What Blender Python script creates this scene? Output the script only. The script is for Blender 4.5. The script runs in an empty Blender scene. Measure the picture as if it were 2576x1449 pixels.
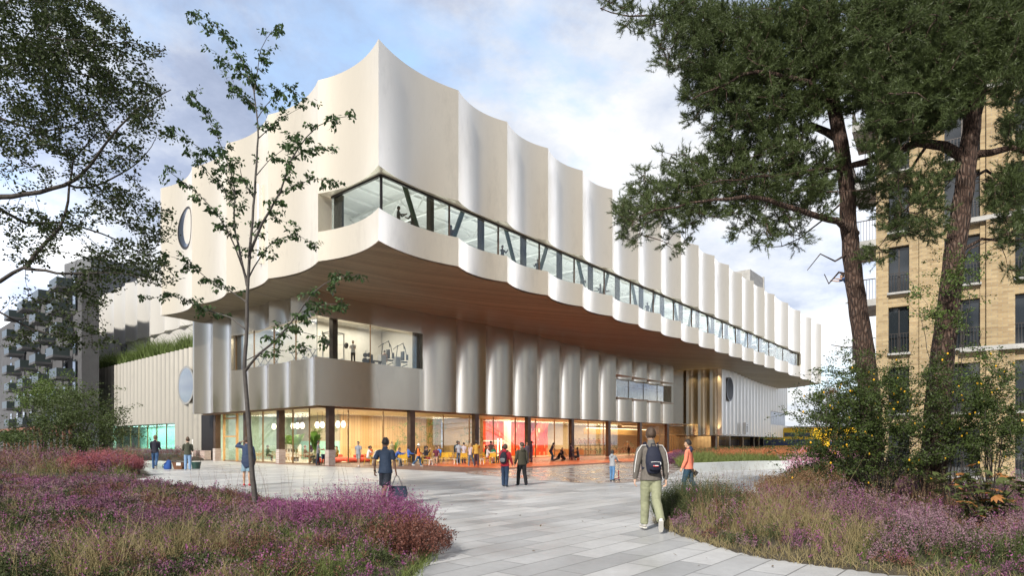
import bpy, bmesh, math, random
import numpy as np
from mathutils import Vector, Matrix
R=math.radians
S=bpy.context.scene; COL=S.collection
rnd=random.Random(7); nr=np.random.default_rng(11)
# ---------------- camera, world, sun, exposure ----------------
F=1540.0; CX=1287.5; HY=1115.0; CH=1.65; W=2575.0
cam=bpy.data.cameras.new('camera'); cam_o=bpy.data.objects.new('camera',cam); COL.objects.link(cam_o)
cam_o.location=(0,0,CH); cam_o.rotation_euler=(R(90),0,0)
cam.sensor_width=36; cam.lens=36*F/W; cam.shift_y=(HY-724.5)/W; cam.clip_end=3000; cam.clip_start=.1
S.camera=cam_o
S.view_settings.view_transform='Standard'; S.view_settings.look='None'; S.view_settings.exposure=0.40; S.view_settings.gamma=1
SUN_AZ=R(207); SUN_EL=R(36)      # azimuth clockwise from +Y
def sundir(): return Vector((math.sin(SUN_AZ)*math.cos(SUN_EL), math.cos(SUN_AZ)*math.cos(SUN_EL), math.sin(SUN_EL)))
wd=bpy.data.worlds.new("World"); S.world=wd; wd.use_nodes=True
nt=wd.node_tree; nt.nodes.clear(); N=nt.nodes.new; L=nt.links.new
out=N('ShaderNodeOutputWorld'); sky=N('ShaderNodeTexSky'); sky.sky_type='NISHITA'; sky.sun_disc=False
sky.sun_elevation=SUN_EL; sky.sun_rotation=SUN_AZ; sky.air_density=1.0; sky.dust_density=1.5
b1=N('ShaderNodeBackground'); b1.inputs[1].default_value=.13; L(sky.outputs[0],b1.inputs[0])
tc=N('ShaderNodeTexCoord'); sp=N('ShaderNodeSeparateXYZ'); L(tc.outputs['Generated'],sp.inputs[0])
def math_(op,a,b=None,c=None,nt=nt):
    m=nt.nodes.new('ShaderNodeMath'); m.operation=op
    for i,v in enumerate((a,b,c)):
        if v is None: continue
        if isinstance(v,(int,float)): m.inputs[i].default_value=v
        else: nt.links.new(v,m.inputs[i])
    return m.outputs[0]
zc=math_('MAXIMUM',sp.outputs[2],0.0); den=math_('ADD',zc,.28)
cb=N('ShaderNodeCombineXYZ'); L(math_('DIVIDE',sp.outputs[0],den),cb.inputs[0]); L(math_('DIVIDE',sp.outputs[1],den),cb.inputs[1]); cb.inputs[2].default_value=4.2
def noise(vec,scale,detail,rough,nt=nt,dist=0):
    n=nt.nodes.new('ShaderNodeTexNoise'); n.inputs['Scale'].default_value=scale; n.inputs['Detail'].default_value=detail; n.inputs['Roughness'].default_value=rough; n.inputs['Distortion'].default_value=dist
    if vec is not None: nt.links.new(vec,n.inputs['Vector'])
    return n.outputs['Fac']
def ramp(fac,stops,nt=nt):
    r=nt.nodes.new('ShaderNodeValToRGB'); e=r.color_ramp.elements
    while len(e)<len(stops): e.new(.5)
    for i,(p,c) in enumerate(stops): e[i].position=p; e[i].color=(*c,1)
    nt.links.new(fac,r.inputs[0]); return r.outputs[0]
cover=ramp(noise(cb.outputs[0],1.5,8,.62,dist=.3),[(.30,(0,0,0)),(.45,(1,1,1))])
mp=N('ShaderNodeMapping'); mp.inputs['Location'].default_value=(7.3,2.1,0); L(cb.outputs[0],mp.inputs[0])
shade=noise(mp.outputs[0],1.6,9,.6)
# brighter cloud bank to the right of the view
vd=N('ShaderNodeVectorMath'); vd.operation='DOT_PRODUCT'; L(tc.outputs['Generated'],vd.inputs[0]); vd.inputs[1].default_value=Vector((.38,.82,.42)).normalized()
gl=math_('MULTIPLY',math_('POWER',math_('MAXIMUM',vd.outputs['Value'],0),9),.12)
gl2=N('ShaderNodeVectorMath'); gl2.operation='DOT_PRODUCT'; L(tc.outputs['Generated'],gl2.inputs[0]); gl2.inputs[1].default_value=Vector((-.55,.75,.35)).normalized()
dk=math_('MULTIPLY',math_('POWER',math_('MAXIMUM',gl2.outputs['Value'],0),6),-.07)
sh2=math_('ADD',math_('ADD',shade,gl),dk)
ccol=ramp(sh2,[(.36,(.32,.38,.54)),(.46,(.50,.56,.73)),(.54,(.80,.84,.93)),(.64,(1.08,1.07,1.06))])
# sky dimmed behind the viewer and kept bright ahead, added to shape facade reflections
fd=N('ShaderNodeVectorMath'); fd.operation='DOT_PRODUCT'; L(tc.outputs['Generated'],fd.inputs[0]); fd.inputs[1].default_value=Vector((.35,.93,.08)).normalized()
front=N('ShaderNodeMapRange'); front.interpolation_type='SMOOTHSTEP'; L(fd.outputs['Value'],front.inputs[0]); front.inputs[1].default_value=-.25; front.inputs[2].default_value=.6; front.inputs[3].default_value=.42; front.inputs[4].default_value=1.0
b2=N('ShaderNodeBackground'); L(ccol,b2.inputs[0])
def added_glow(v,p,k):
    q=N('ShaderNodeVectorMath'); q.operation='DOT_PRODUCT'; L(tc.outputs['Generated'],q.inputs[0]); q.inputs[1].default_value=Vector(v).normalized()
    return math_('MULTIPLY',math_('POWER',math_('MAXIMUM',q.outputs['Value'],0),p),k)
glow=math_('ADD',math_('ADD',added_glow((.28,1,.42),16,.03),added_glow((.76,.60,.22),42,5.0)),added_glow((-.80,.58,.16),30,2.2))  # glows added to the sky, mostly outside the view, to streak the facade
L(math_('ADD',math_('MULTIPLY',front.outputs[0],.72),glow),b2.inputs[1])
mx=N('ShaderNodeMixShader'); L(math_('MULTIPLY',cover,.92),mx.inputs[0])
b3=N('ShaderNodeBackground'); b3.inputs[0].default_value=(.44,.64,.90,1); L(math_('MULTIPLY',front.outputs[0],.55),b3.inputs[1])
ad=N('ShaderNodeAddShader'); L(b1.outputs[0],ad.inputs[0]); L(b3.outputs[0],ad.inputs[1])
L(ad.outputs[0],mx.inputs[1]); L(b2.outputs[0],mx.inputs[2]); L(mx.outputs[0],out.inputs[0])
sl=bpy.data.lights.new('sun','SUN'); sl.energy=4.5; sl.angle=R(3); sl.color=(1,.95,.87)
so=bpy.data.objects.new('sun',sl); COL.objects.link(so); so.rotation_euler=(-sundir()).to_track_quat('-Z','Y').to_euler(); so.location=(-20,-30,60)
# ---------------- helpers ----------------
def P(px,py,Y): return Vector(((px-CX)/F*Y, Y, CH+(HY-py)/F*Y))
def G(px,py):
    Y=CH*F/(py-HY); return Vector(((px-CX)/F*Y,Y,0))
def T(o,label=None,cat=None,group=None,kind=None):
    if label: o['label']=label
    if cat: o['category']=cat
    if group: o['group']=group
    if kind: o['kind']=kind
    return o
def empty(name,loc=(0,0,0),rz=0):
    o=bpy.data.objects.new(name,None); COL.objects.link(o); o.location=loc; o.rotation_euler[2]=rz; o.empty_display_size=.2; return o
def copy_tree(o,parent=None):
    c=o.copy(); COL.objects.link(c)
    if parent: c.parent=parent
    for ch in list(o.children): copy_tree(ch,c)
    return c
def link(name,me,mat=None,parent=None):
    o=bpy.data.objects.new(name,me); COL.objects.link(o)
    if parent: o.parent=parent
    if mat:
        for m in (mat if isinstance(mat,(list,tuple)) else [mat]): me.materials.append(m)
    return o
class MB:
    def __init__(s): s.v=[]; s.f=[]; s.m=[]; s.cm=0
    def add(s,vs,fs):
        b=len(s.v); s.v+= [tuple(v) for v in vs]; s.f+=[tuple(i+b for i in f) for f in fs]; s.m+=[s.cm]*len(fs); return s
    def box(s,c,sz,ax=None,rz=0):
        c=Vector(c); hx,hy,hz=sz[0]/2,sz[1]/2,sz[2]/2
        M=Matrix.Rotation(rz,3,'Z') if ax is None else ax
        vs=[c+M@Vector((x*hx,y*hy,z*hz)) for x in(-1,1) for y in(-1,1) for z in(-1,1)]
        return s.add(vs,[(0,1,3,2),(4,6,7,5),(0,4,5,1),(2,3,7,6),(0,2,6,4),(1,5,7,3)])
    def tube(s,pts,rad,n=8,cap=True):
        pts=[Vector(p) for p in pts]; k=len(pts)
        if not isinstance(rad,(list,tuple)): rad=[rad]*k
        vs=[]; u=None
        for i,p in enumerate(pts):
            t=(pts[min(i+1,k-1)]-pts[max(i-1,0)])
            t=t.normalized() if t.length>1e-9 else Vector((0,0,1))
            if u is None:
                a=Vector((1,0,0)) if abs(t.x)<.9 else Vector((0,1,0)); u=t.cross(a).normalized()
            else:
                u=(u-t*u.dot(t)); u=u.normalized() if u.length>1e-6 else t.orthogonal().normalized()
            w=t.cross(u)
            r=rad[i]; rx,ry=(r if isinstance(r,(tuple,list)) else (r,r))
            for j in range(n):
                a=2*math.pi*j/n; vs.append(p+u*(rx*math.cos(a))+w*(ry*math.sin(a)))
        fs=[(i*n+j,i*n+(j+1)%n,(i+1)*n+(j+1)%n,(i+1)*n+j) for i in range(k-1) for j in range(n)]
        if cap: fs+= [tuple(range(n-1,-1,-1)),tuple((k-1)*n+j for j in range(n))]
        return s.add(vs,fs)
    def loft(s,rings,lat,n=14,flat=0):
        """rings: (center, rx along lat, ry across); rounded caps."""
        k=len(rings); cs=[Vector(r[0]) for r in rings]; vs=[]; lat=Vector(lat)
        R2=[]
        for i in range(k):
            t=(cs[min(i+1,k-1)]-cs[max(i-1,0)]).normalized()
            u=lat-t*lat.dot(t); u=u.normalized() if u.length>1e-4 else t.orthogonal().normalized(); w=t.cross(u)
            R2.append((cs[i],rings[i][1],rings[i][2],u,w,t))
        def cap(rr,sgn):
            c,a,b,u,w,t=rr; m=min(a,b); o=[]
            for q in (.5,.87): 
                o.append((c+t*sgn*m*q,a*math.sqrt(1-q*q),b*math.sqrt(1-q*q),u,w,t))
            return o
        full=list(reversed(cap(R2[0],-1)) if flat<2 else [])+R2+(cap(R2[-1],1) if flat==0 else [])
        for c,a,b,u,w,t in full:
            for j in range(n):
                an=2*math.pi*j/n; vs.append(c+u*(a*math.cos(an))+w*(b*math.sin(an)))
        K=len(full)
        fs=[(i*n+j,i*n+(j+1)%n,(i+1)*n+(j+1)%n,(i+1)*n+j) for i in range(K-1) for j in range(n)]
        fs+=[tuple(range(n-1,-1,-1)),tuple((K-1)*n+j for j in range(n))]
        return s.add(vs,fs)
    def ell(s,c,r,nu=12,nv=8,M=None,fn=None):
        c=Vector(c); vs=[]
        for i in range(nv+1):
            th=math.pi*i/nv
            for j in range(nu):
                a=2*math.pi*j/nu; d=Vector((math.sin(th)*math.cos(a),math.sin(th)*math.sin(a),math.cos(th)))
                q=fn(d) if fn else 1
                p=Vector((d.x*r[0]*q,d.y*r[1]*q,d.z*r[2]*q)); vs.append(c+(M@p if M else p))
        fs=[(i*nu+j,(i+1)*nu+j,(i+1)*nu+(j+1)%nu,i*nu+(j+1)%nu) for i in range(nv) for j in range(nu)]
        return s.add(vs,fs)
    def prism(s,poly,z0,z1):
        n=len(poly); vs=[(p[0],p[1],z0) for p in poly]+[(p[0],p[1],z1) for p in poly]
        return s.add(vs,[tuple(range(n-1,-1,-1)),tuple(range(n,2*n))]+[(i,(i+1)%n,n+(i+1)%n,n+i) for i in range(n)])
    def build(s,name,mat=None,parent=None,smooth=None):
        me=bpy.data.meshes.new(name); me.from_pydata([tuple(v) for v in s.v],[],s.f)
        if any(s.m): me.polygons.foreach_set('material_index',s.m)
        me.update()
        if smooth is not None:
            me.polygons.foreach_set('use_smooth',[True]*len(me.polygons)); me.set_sharp_from_angle(angle=R(smooth))
        return link(name,me,mat,parent)
def npmesh(name,V,Fa,mat,parent=None,mi=None):
    V=np.asarray(V,dtype=np.float32).reshape(-1,3); Fa=np.asarray(Fa,dtype=np.int32); k=Fa.shape[1]; n=len(Fa)
    me=bpy.data.meshes.new(name); me.vertices.add(len(V)); me.vertices.foreach_set('co',V.ravel())
    me.loops.add(n*k); me.loops.foreach_set('vertex_index',Fa.ravel()); me.polygons.add(n)
    me.polygons.foreach_set('loop_start',np.arange(n,dtype=np.int32)*k)
    me.update(calc_edges=True)
    o=link(name,me,mat,parent)
    if mi is not None: me.polygons.foreach_set('material_index',np.asarray(mi,dtype=np.int32))
    return o
def unit(a): return a/(np.linalg.norm(a,axis=1,keepdims=True)+1e-9)
def leafquads(C,D,Nn,ln,wd):
    """diamond leaves from base C along D"""
    D=unit(D); Sd=unit(np.cross(D,Nn)); ln=np.asarray(ln).reshape(-1,1); wd=np.asarray(wd).reshape(-1,1)
    a=C; b=C+D*ln*.45+Sd*wd*.5; c=C+D*ln; d=C+D*ln*.45-Sd*wd*.5
    return np.stack([a,b,c,d],1).reshape(-1,3)
def quadidx(n): return np.arange(n*4).reshape(-1,4)
# ---------------- materials ----------------
MATS={}
def nm(name):
    m=bpy.data.materials.new(name); m.use_nodes=True; t=m.node_tree; return m,t,t.nodes['Principled BSDF']
def mat(name,c,rough=.6,metal=0,var=0,vs=3,bump=0,bs=40,c2=None,spec=.5,emit=0,trans=0,island=0,coord='Object'):
    if name in MATS: return MATS[name]
    m,t,b=nm(name); b.inputs['Roughness'].default_value=rough; b.inputs['Metallic'].default_value=metal; b.inputs['Specular IOR Level'].default_value=spec
    b.inputs['Base Color'].default_value=(*c,1)
    co=t.nodes.new('ShaderNodeTexCoord').outputs[coord]
    if var or c2:
        c2=c2 or tuple(min(1,x*(1-var)) for x in c); c1=c if c2 and not var else tuple(min(1,x*(1+var)) for x in c)
        if island:
            g=t.nodes.new('ShaderNodeNewGeometry'); fac=g.outputs['Random Per Island']
            n_=noise(co,vs,3,.6,t); fac=math_('ADD',math_('MULTIPLY',fac,island),math_('MULTIPLY',n_,1-island),nt=t)
            L_=ramp(fac,[(.2,c2),(.8,c1)],t)
        else: L_=ramp(noise(co,vs,6,.6,t),[(.3,c2),(.7,c1)],t)
        t.links.new(L_,b.inputs['Base Color'])
    if bump:
        bp=t.nodes.new('ShaderNodeBump'); bp.inputs['Strength'].default_value=bump; bp.inputs['Distance'].default_value=.02
        t.links.new(noise(co,bs,5,.6,t),bp.inputs['Height']); t.links.new(bp.outputs[0],b.inputs['Normal'])
    if emit: b.inputs['Emission Color'].default_value=(*c,1); b.inputs['Emission Strength'].default_value=emit
    if trans:
        tr=t.nodes.new('ShaderNodeBsdfTranslucent'); mxx=t.nodes.new('ShaderNodeMixShader'); mxx.inputs[0].default_value=trans
        if var or c2: t.links.new(L_,tr.inputs[0])
        else: tr.inputs[0].default_value=(*c,1)
        o=t.nodes['Material Output']; t.links.new(b.outputs[0],mxx.inputs[1]); t.links.new(tr.outputs[0],mxx.inputs[2]); t.links.new(mxx.outputs[0],o.inputs[0])
    MATS[name]=m; return m
def glassmat(name,tint=(.9,.95,.93),base=.05,rough=.02,scale=1.0):
    m,t,b=nm(name); t.nodes.remove(b); o=t.nodes['Material Output']
    tr=t.nodes.new('ShaderNodeBsdfTransparent'); tr.inputs[0].default_value=(*tint,1)
    gl=t.nodes.new('ShaderNodeBsdfGlossy'); gl.inputs['Roughness'].default_value=rough; gl.inputs[0].default_value=(1,1,1,1)
    fr=t.nodes.new('ShaderNodeFresnel'); fr.inputs[0].default_value=1.5
    mx=t.nodes.new('ShaderNodeMixShader'); t.links.new(math_('MULTIPLY_ADD',fr.outputs[0],scale,base,nt=t),mx.inputs[0])
    t.links.new(tr.outputs[0],mx.inputs[1]); t.links.new(gl.outputs[0],mx.inputs[2]); t.links.new(mx.outputs[0],o.inputs[0]); return m
def brickmat(name,c1,c2,mort,bw,bh,rot=(0,0,0),off=.5,msize=.01,rough=.8,bump=.3,var=.15,coord='Object',squash=1,vns=.6,spec=.4,rvar=None):
    m,t,b=nm(name); co=t.nodes.new('ShaderNodeTexCoord').outputs[coord]
    mp=t.nodes.new('ShaderNodeMapping'); mp.inputs['Rotation'].default_value=rot; t.links.new(co,mp.inputs[0])
    br=t.nodes.new('ShaderNodeTexBrick'); br.inputs['Scale'].default_value=1; br.inputs['Brick Width'].default_value=bw; br.inputs['Row Height'].default_value=bh
    br.inputs['Mortar Size'].default_value=msize; br.inputs['Color1'].default_value=(*c1,1); br.inputs['Color2'].default_value=(*c2,1); br.inputs['Mortar'].default_value=(*mort,1); br.offset=off
    br.inputs['Mortar Smooth'].default_value=.1; br.inputs['Bias'].default_value=0
    t.links.new(mp.outputs[0],br.inputs[0])
    n1=noise(co,vns,7,.62,t); n2=noise(co,9,6,.7,t)
    mr=ramp(n1,[(.3,(1-var,)*3),(.7,(1+var*.6,)*3)],t); mr2=ramp(n2,[(.3,(.9,)*3),(.7,(1.06,)*3)],t)
    def mul(a,b_):
        x=t.nodes.new('ShaderNodeMix'); x.data_type='RGBA'; x.blend_type='MULTIPLY'; x.inputs[0].default_value=1; t.links.new(a,x.inputs[6]); t.links.new(b_,x.inputs[7]); return x.outputs[2]
    t.links.new(mul(mul(br.outputs['Color'],mr),mr2),b.inputs['Base Color'])
    b.inputs['Roughness'].default_value=rough; b.inputs['Specular IOR Level'].default_value=spec
    if rvar: t.links.new(ramp(n1,[(.35,(rvar[0],)*3),(.65,(rvar[1],)*3)],t),b.inputs['Roughness'])
    bp=t.nodes.new('ShaderNodeBump'); bp.inputs['Strength'].default_value=bump; bp.inputs['Distance'].default_value=.01
    t.links.new(math_('ADD',math_('MULTIPLY',br.outputs['Fac'],-1,nt=t),math_('MULTIPLY',n2,.5,nt=t),nt=t),bp.inputs['Height']); t.links.new(bp.outputs[0],b.inputs['Normal'])
    MATS[name]=m; return m
def slatmat(name,c1,c2,pitch,axis_rot,rough=.6,gap=.12,metal=0):
    """lines across local x after rotation"""
    m,t,b=nm(name); co=t.nodes.new('ShaderNodeTexCoord').outputs['Object']
    mp=t.nodes.new('ShaderNodeMapping'); mp.inputs['Rotation'].default_value=axis_rot; t.links.new(co,mp.inputs[0])
    sx=t.nodes.new('ShaderNodeSeparateXYZ'); t.links.new(mp.outputs[0],sx.inputs[0])
    u=math_('DIVIDE',sx.outputs[0],pitch,nt=t); fr=math_('FRACT',u,nt=t); gapm=math_('LESS_THAN',fr,gap,nt=t)
    fl=math_('FLOOR',u,nt=t); wn=t.nodes.new('ShaderNodeTexWhiteNoise'); wn.noise_dimensions='1D'; t.links.new(fl,wn.inputs['W'])
    n=noise(co,1.2,6,.6,t); col=ramp(math_('ADD',math_('MULTIPLY',wn.outputs[0],.5,nt=t),math_('MULTIPLY',n,.5,nt=t),nt=t),[(.2,c2),(.8,c1)],t)
    x=t.nodes.new('ShaderNodeMix'); x.data_type='RGBA'; t.links.new(gapm,x.inputs[0]); t.links.new(col,x.inputs[6]); x.inputs[7].default_value=(*[k*.25 for k in c2],1)
    t.links.new(x.outputs[2],b.inputs['Base Color']); b.inputs['Roughness'].default_value=rough; b.inputs['Metallic'].default_value=metal
    MATS[name]=m; return m
# ================= main building =================
def facademat(name,c,rough,metal,grime=.18,stain=(.30,.25,.18)):
    m,t,b=nm(name); co=t.nodes.new('ShaderNodeTexCoord').outputs['Object']
    mp=t.nodes.new('ShaderNodeMapping'); mp.inputs['Scale'].default_value=(1,1,.35); t.links.new(co,mp.inputs[0])
    n1=noise(mp.outputs[0],.35,8,.62,t); n2=noise(mp.outputs[0],2.6,8,.7,t); n3=noise(co,30,3,.6,t)
    f=math_('ADD',math_('MULTIPLY',n1,.6,nt=t),math_('MULTIPLY',n2,.4,nt=t),nt=t)
    col=ramp(f,[(.28,tuple(x*(1-grime) for x in c)),(.45,c),(.7,tuple(min(1,x*1.06) for x in c))],t)
    mx=t.nodes.new('ShaderNodeMix'); mx.data_type='RGBA'; t.links.new(ramp(n2,[(.62,(0,0,0)),(.80,(.35,.35,.35))],t),mx.inputs[0])
    t.links.new(col,mx.inputs[6]); mx.inputs[7].default_value=(*stain,1); t.links.new(mx.outputs[2],b.inputs['Base Color'])
    b.inputs['Metallic'].default_value=metal
    t.links.new(ramp(f,[(.3,(rough*1.25,)*3),(.7,(rough*.85,)*3)],t),b.inputs['Roughness'])
    bp=t.nodes.new('ShaderNodeBump'); bp.inputs['Strength'].default_value=.12; bp.inputs['Distance'].default_value=.01; t.links.new(n3,bp.inputs['Height']); t.links.new(bp.outputs[0],b.inputs['Normal'])
    return m
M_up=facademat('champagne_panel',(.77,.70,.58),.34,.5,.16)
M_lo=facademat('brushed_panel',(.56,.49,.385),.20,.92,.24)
M_wh=facademat('white_panel',(.62,.60,.56),.42,.3,.12)
M_glass=glassmat('clear_glass',(.95,.96,.94),.01,.01,.4)
M_glass2=glassmat('gallery_glass',(.84,.88,.87),.005,.01,.14)
M_teal=glassmat('teal_glass',(.75,.93,.88),.03,.02,.5)
M_dark=mat('dark_metal',(.035,.03,.028),.45,.6)
M_bronze=mat('bronze_steel',(.10,.065,.045),.42,.55,var=.25,vs=2)
M_brass=mat('brass_mullion',(.28,.17,.08),.4,.6)
M_white=mat('white_paint',(.78,.78,.76),.6,var=.05)
M_conc=mat('concrete',(.36,.355,.34),.85,var=.2,vs=1.5,bump=.3,bs=12)
M_concd=mat('dark_concrete',(.15,.155,.165),.85,var=.2,vs=.4,bump=.2,bs=12)
M_green=mat('green_steel',(.02,.055,.032),.6)
M_beam=mat('truss_white',(.72,.73,.73),.6)
C0=Vector((-13.98,43.5,0)); DR=Vector((.654,.7565,0)); DN=Vector((-.7565,.654,0))
def LO(t,n,z=0): return C0+DR*t+DN*n+Vector((0,0,z))
C1=Vector((-7.43,34.1,0)); UR=Vector((.627,.779,0)); UV=Vector((-.762,.647,0))
def UP(u,v,z=0): return C1+UR*u+UV*v+Vector((0,0,z))
YAW=math.atan2(.7565,.654)   # yaw of DR from +X
AXL=Matrix((DR,DN,Vector((0,0,1)))).transposed()
def fluted(mb,pos,cusps,sag,depth,bands,opens=(),nseg=10,ends=(True,True),mit0=0):
    """pos(t,o,z)->world. solid between outer concave arcs and inner line at depth. bands: z list. opens: (t0,t1,z0,z1,closed_end)"""
    ts=[];os=[]
    for a,b in zip(cusps[:-1],cusps[1:]):
        for i in range(nseg):
            x=i/nseg; ts.append(a+(b-a)*x); os.append(sag*4*x*(1-x) if not callable(sag) else sag(a,b,x))
    ts.append(cusps[-1]); os.append(0)
    def inner(t):
        return max(t,cusps[0]+depth) if mit0 else t
    def solid(i,za,zb):
        tm=(ts[i]+ts[i+1])/2
        return not any(t0<tm<t1 and z0<(za+zb)/2<z1 for (t0,t1,z0,z1) in opens)
    n=len(ts)-1; m=len(bands)-1
    g=[[solid(i,bands[k],bands[k+1]) for k in range(m)] for i in range(n)]
    vi={}; V=[]; Fs=[]
    def vid(kind,i,k):
        key=(kind,i,k)
        if key not in vi:
            vi[key]=len(V); V.append(pos(ts[i],os[i],bands[k]) if kind=='o' else pos(inner(ts[i]),depth,bands[k]))
        return vi[key]
    for i in range(n):
        for k in range(m):
            if not g[i][k]: continue
            Fs.append((vid('o',i,k),vid('o',i+1,k),vid('o',i+1,k+1),vid('o',i,k+1)))
            Fs.append((vid('i',i,k),vid('i',i,k+1),vid('i',i+1,k+1),vid('i',i+1,k)))
            if k==0 or not g[i][k-1]: Fs.append((vid('o',i,k),vid('i',i,k),vid('i',i+1,k),vid('o',i+1,k)))
            if k==m-1 or not g[i][k+1]: Fs.append((vid('o',i,k+1),vid('o',i+1,k+1),vid('i',i+1,k+1),vid('i',i,k+1)))
            if (i==0 and ends[0]) or (i>0 and not g[i-1][k]): Fs.append((vid('o',i,k),vid('o',i,k+1),vid('i',i,k+1),vid('i',i,k)))
            if (i==n-1 and ends[1]) or (i<n-1 and not g[i+1][k]): Fs.append((vid('o',i+1,k),vid('i',i+1,k),vid('i',i+1,k+1),vid('o',i+1,k+1)))
    mb.add(V,Fs); return [(ts[i],os[i]) for i in range(len(ts))]
bld=empty('arts_centre',LO(0,0)); bld.location=(0,0,0)
T(bld,'large champagne-coloured arts centre with scalloped fluted facade, overhanging upper storey and glowing glass ground floor','building')
# upper volume
Z0,ZW0,ZW1,Z1=12.95,14.78,17.15,24.2
cuR=[0,6.4]+[6.4+4.92*i for i in range(1,15)]; cuR+= [cuR[-1]+7.55*i for i in range(1,5)]
cuL=[0,6.05,12.2,18.4,24.5,30.8]
DU=1.0
mb=MB()
oR=fluted(mb,lambda t,o,z:UP(t,o,z),cuR,.58,DU,[Z0,ZW0,ZW1,Z1],[(-1,92.5,ZW0,ZW1)],mit0=1,ends=(False,True))
oL=fluted(mb,lambda t,o,z:UP(o,t,z),cuL,.58,DU,[Z0,ZW0,ZW1,Z1],[(-1,5.8,ZW0,ZW1)],mit0=1,ends=(False,True))
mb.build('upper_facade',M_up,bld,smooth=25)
LEN=cuR[-1]; VW=30.8
mb=MB(); q=[UP(DU,DU),UP(LEN,DU),UP(LEN,VW),UP(DU,VW)]
mb.prism([(p.x,p.y) for p in q],Z1-.6,Z1-.3); mb.build('roof_slab',M_conc,bld)
mb=MB(); mb.box(UP(LEN/2,VW+.15,(Z0+Z1)/2),(LEN,.3,Z1-Z0),Matrix((UR,UV,Vector((0,0,1)))).transposed()); mb.build('rear_wall',M_up,bld)
mb=MB(); mb.box(UP(LEN-.1,VW/2+.6,(Z0+Z1)/2),(.2,VW-1.4,Z1-Z0-.7),Matrix((UR,UV,Vector((0,0,1)))).transposed()); mb.build('end_wall',M_up,bld)
# timber soffit following the scallops, slightly folded
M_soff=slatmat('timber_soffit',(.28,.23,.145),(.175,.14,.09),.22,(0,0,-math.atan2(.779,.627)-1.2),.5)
ins=.06
edge=[UP(t,o+ins) for t,o in oR if t>=0]; 
sv=[];sf=[]
ring=[UP(t,o+ins,Z0-.02) for t,o in oR]+[UP(LEN,VW,Z0-.02)]+[UP(o+ins,t,Z0-.02) for t,o in reversed(oL[1:])]
mid=[]
def soffmesh():
    V=[];Fc=[]; cols=[]
    NV=[0,2.5,5.5,9,13,18,24,VW]
    for (t,o) in oR:
        col=[]
        for k,v in enumerate(NV):
            vv=max(v,o+ins) if k else o+ins
            # gentle rolling folds in the timber ceiling
            dz=.0 if k==0 else (.28*math.sin(t*.16+v*.25)+.22*math.sin(t*.31-v*.4))*min(1,v/6.)*(1 if v<13 else .2)
            col.append(len(V)); V.append(UP(max(t,0),vv,Z0-.02-max(0,dz)*.8))
        cols.append(col)
    for a,b in zip(cols[:-1],cols[1:]):
        for k in range(len(NV)-1): Fc.append((a[k],a[k+1],b[k+1],b[k]))
    m=MB(); m.add(V,Fc); return m
# clip the left edge of the sheet to the scallops of the left face by shifting u
def oLat(v):
    for (a,oa),(b,ob) in zip(oL[:-1],oL[1:]):
        if a<=v<=b: return oa+(ob-oa)*(v-a)/(b-a+1e-9)
    return 0
V=[];Fc=[];NVs=sorted(set([0]+[a for a,_ in oL]+[1.2,2.4,3.6]))
us=[u for u,_ in oR]; 
for iu,(u,o) in enumerate(oR):
    for k,v in enumerate(NVs):
        vv=max(v,o+ins) if v<1 else v
        uu=max(u,oLat(vv)+ins)
        w=min(1,uu/5.)*min(1,vv/5.)
        fold=.35*abs(math.sin(uu*.075+vv*.11))+.25*abs(math.sin(uu*.05-vv*.16+.8))
        V.append(UP(uu,vv,Z0-.02-fold*w*(1 if vv<16 else .6)))
nk=len(NVs)
for i in range(len(oR)-1):
    for k in range(nk-1): Fc.append((i*nk+k,i*nk+k+1,(i+1)*nk+k+1,(i+1)*nk+k))
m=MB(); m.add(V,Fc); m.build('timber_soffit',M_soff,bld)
# gallery behind the ribbon window
mb=MB(); mb.prism([(UP(a,b).x,UP(a,b).y) for a,b in ((DU,DU),(LEN-.3,DU),(LEN-.3,14),(20,14),(20,VW-.2),(DU,VW-.2))],14.3,14.55); mb.build('gallery_floor',M_white,bld)
mb=MB(); mb.prism([(UP(a,b).x,UP(a,b).y) for a,b in ((DU+.1,DU+.1),(LEN-.3,DU+.1),(LEN-.3,14),(DU+.1,14))],20.0,20.3); mb.build('gallery_ceiling',mat('gallery_ceiling',(.62,.63,.63),.8,var=.08),bld)
AXU=Matrix((UR,UV,Vector((0,0,1)))).transposed()
mb=MB(); mb.box(UP(LEN/2,14,17.2),(LEN-.4,.2,5.6),AXU); mb.build('gallery_back_wall',M_white,bld)
gu=1.05
glz=[DU+.0]+[c for c in cuR[1:] if c<93]+[92.5]
GB=DU-.15
for i in range(len(glz)-1):
    a,b=glz[i],glz[i+1]; a=a if i else GB
    mb=MB(); mb.box(UP((a+b)/2,GB,(ZW0+ZW1)/2),(b-a-.12,.03,ZW1-ZW0+.02),AXU); w=mb.build('gallery_window',M_glass2,bld)
    mb=MB(); mb.box(UP(b,GB,(ZW0+ZW1)/2),(.07,.12,ZW1-ZW0),AXU); mb.build('mullion',M_bronze,w)
    mb=MB(); mb.box(UP(b-.75,GB+1.0,17.2),(.3,.4,5.4),AXU); mb.build('inner_column',M_dark if i<8 else M_bronze,bld)
mb=MB(); mb.box(UP(GB,(GB+5.8)/2,(ZW0+ZW1)/2),(.03,5.8-GB,ZW1-ZW0+.02),AXU); mb.build('gallery_window',M_glass2,bld)
mb=MB(); mb.box(UP(GB,GB,(ZW0+ZW1)/2),(.12,.12,ZW1-ZW0),AXU); mb.box(UP(GB+.3,5.5,16),(.4,.5,2.5),AXU); mb.build('corner_mullion',M_dark,bld)
mb=MB()
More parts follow.
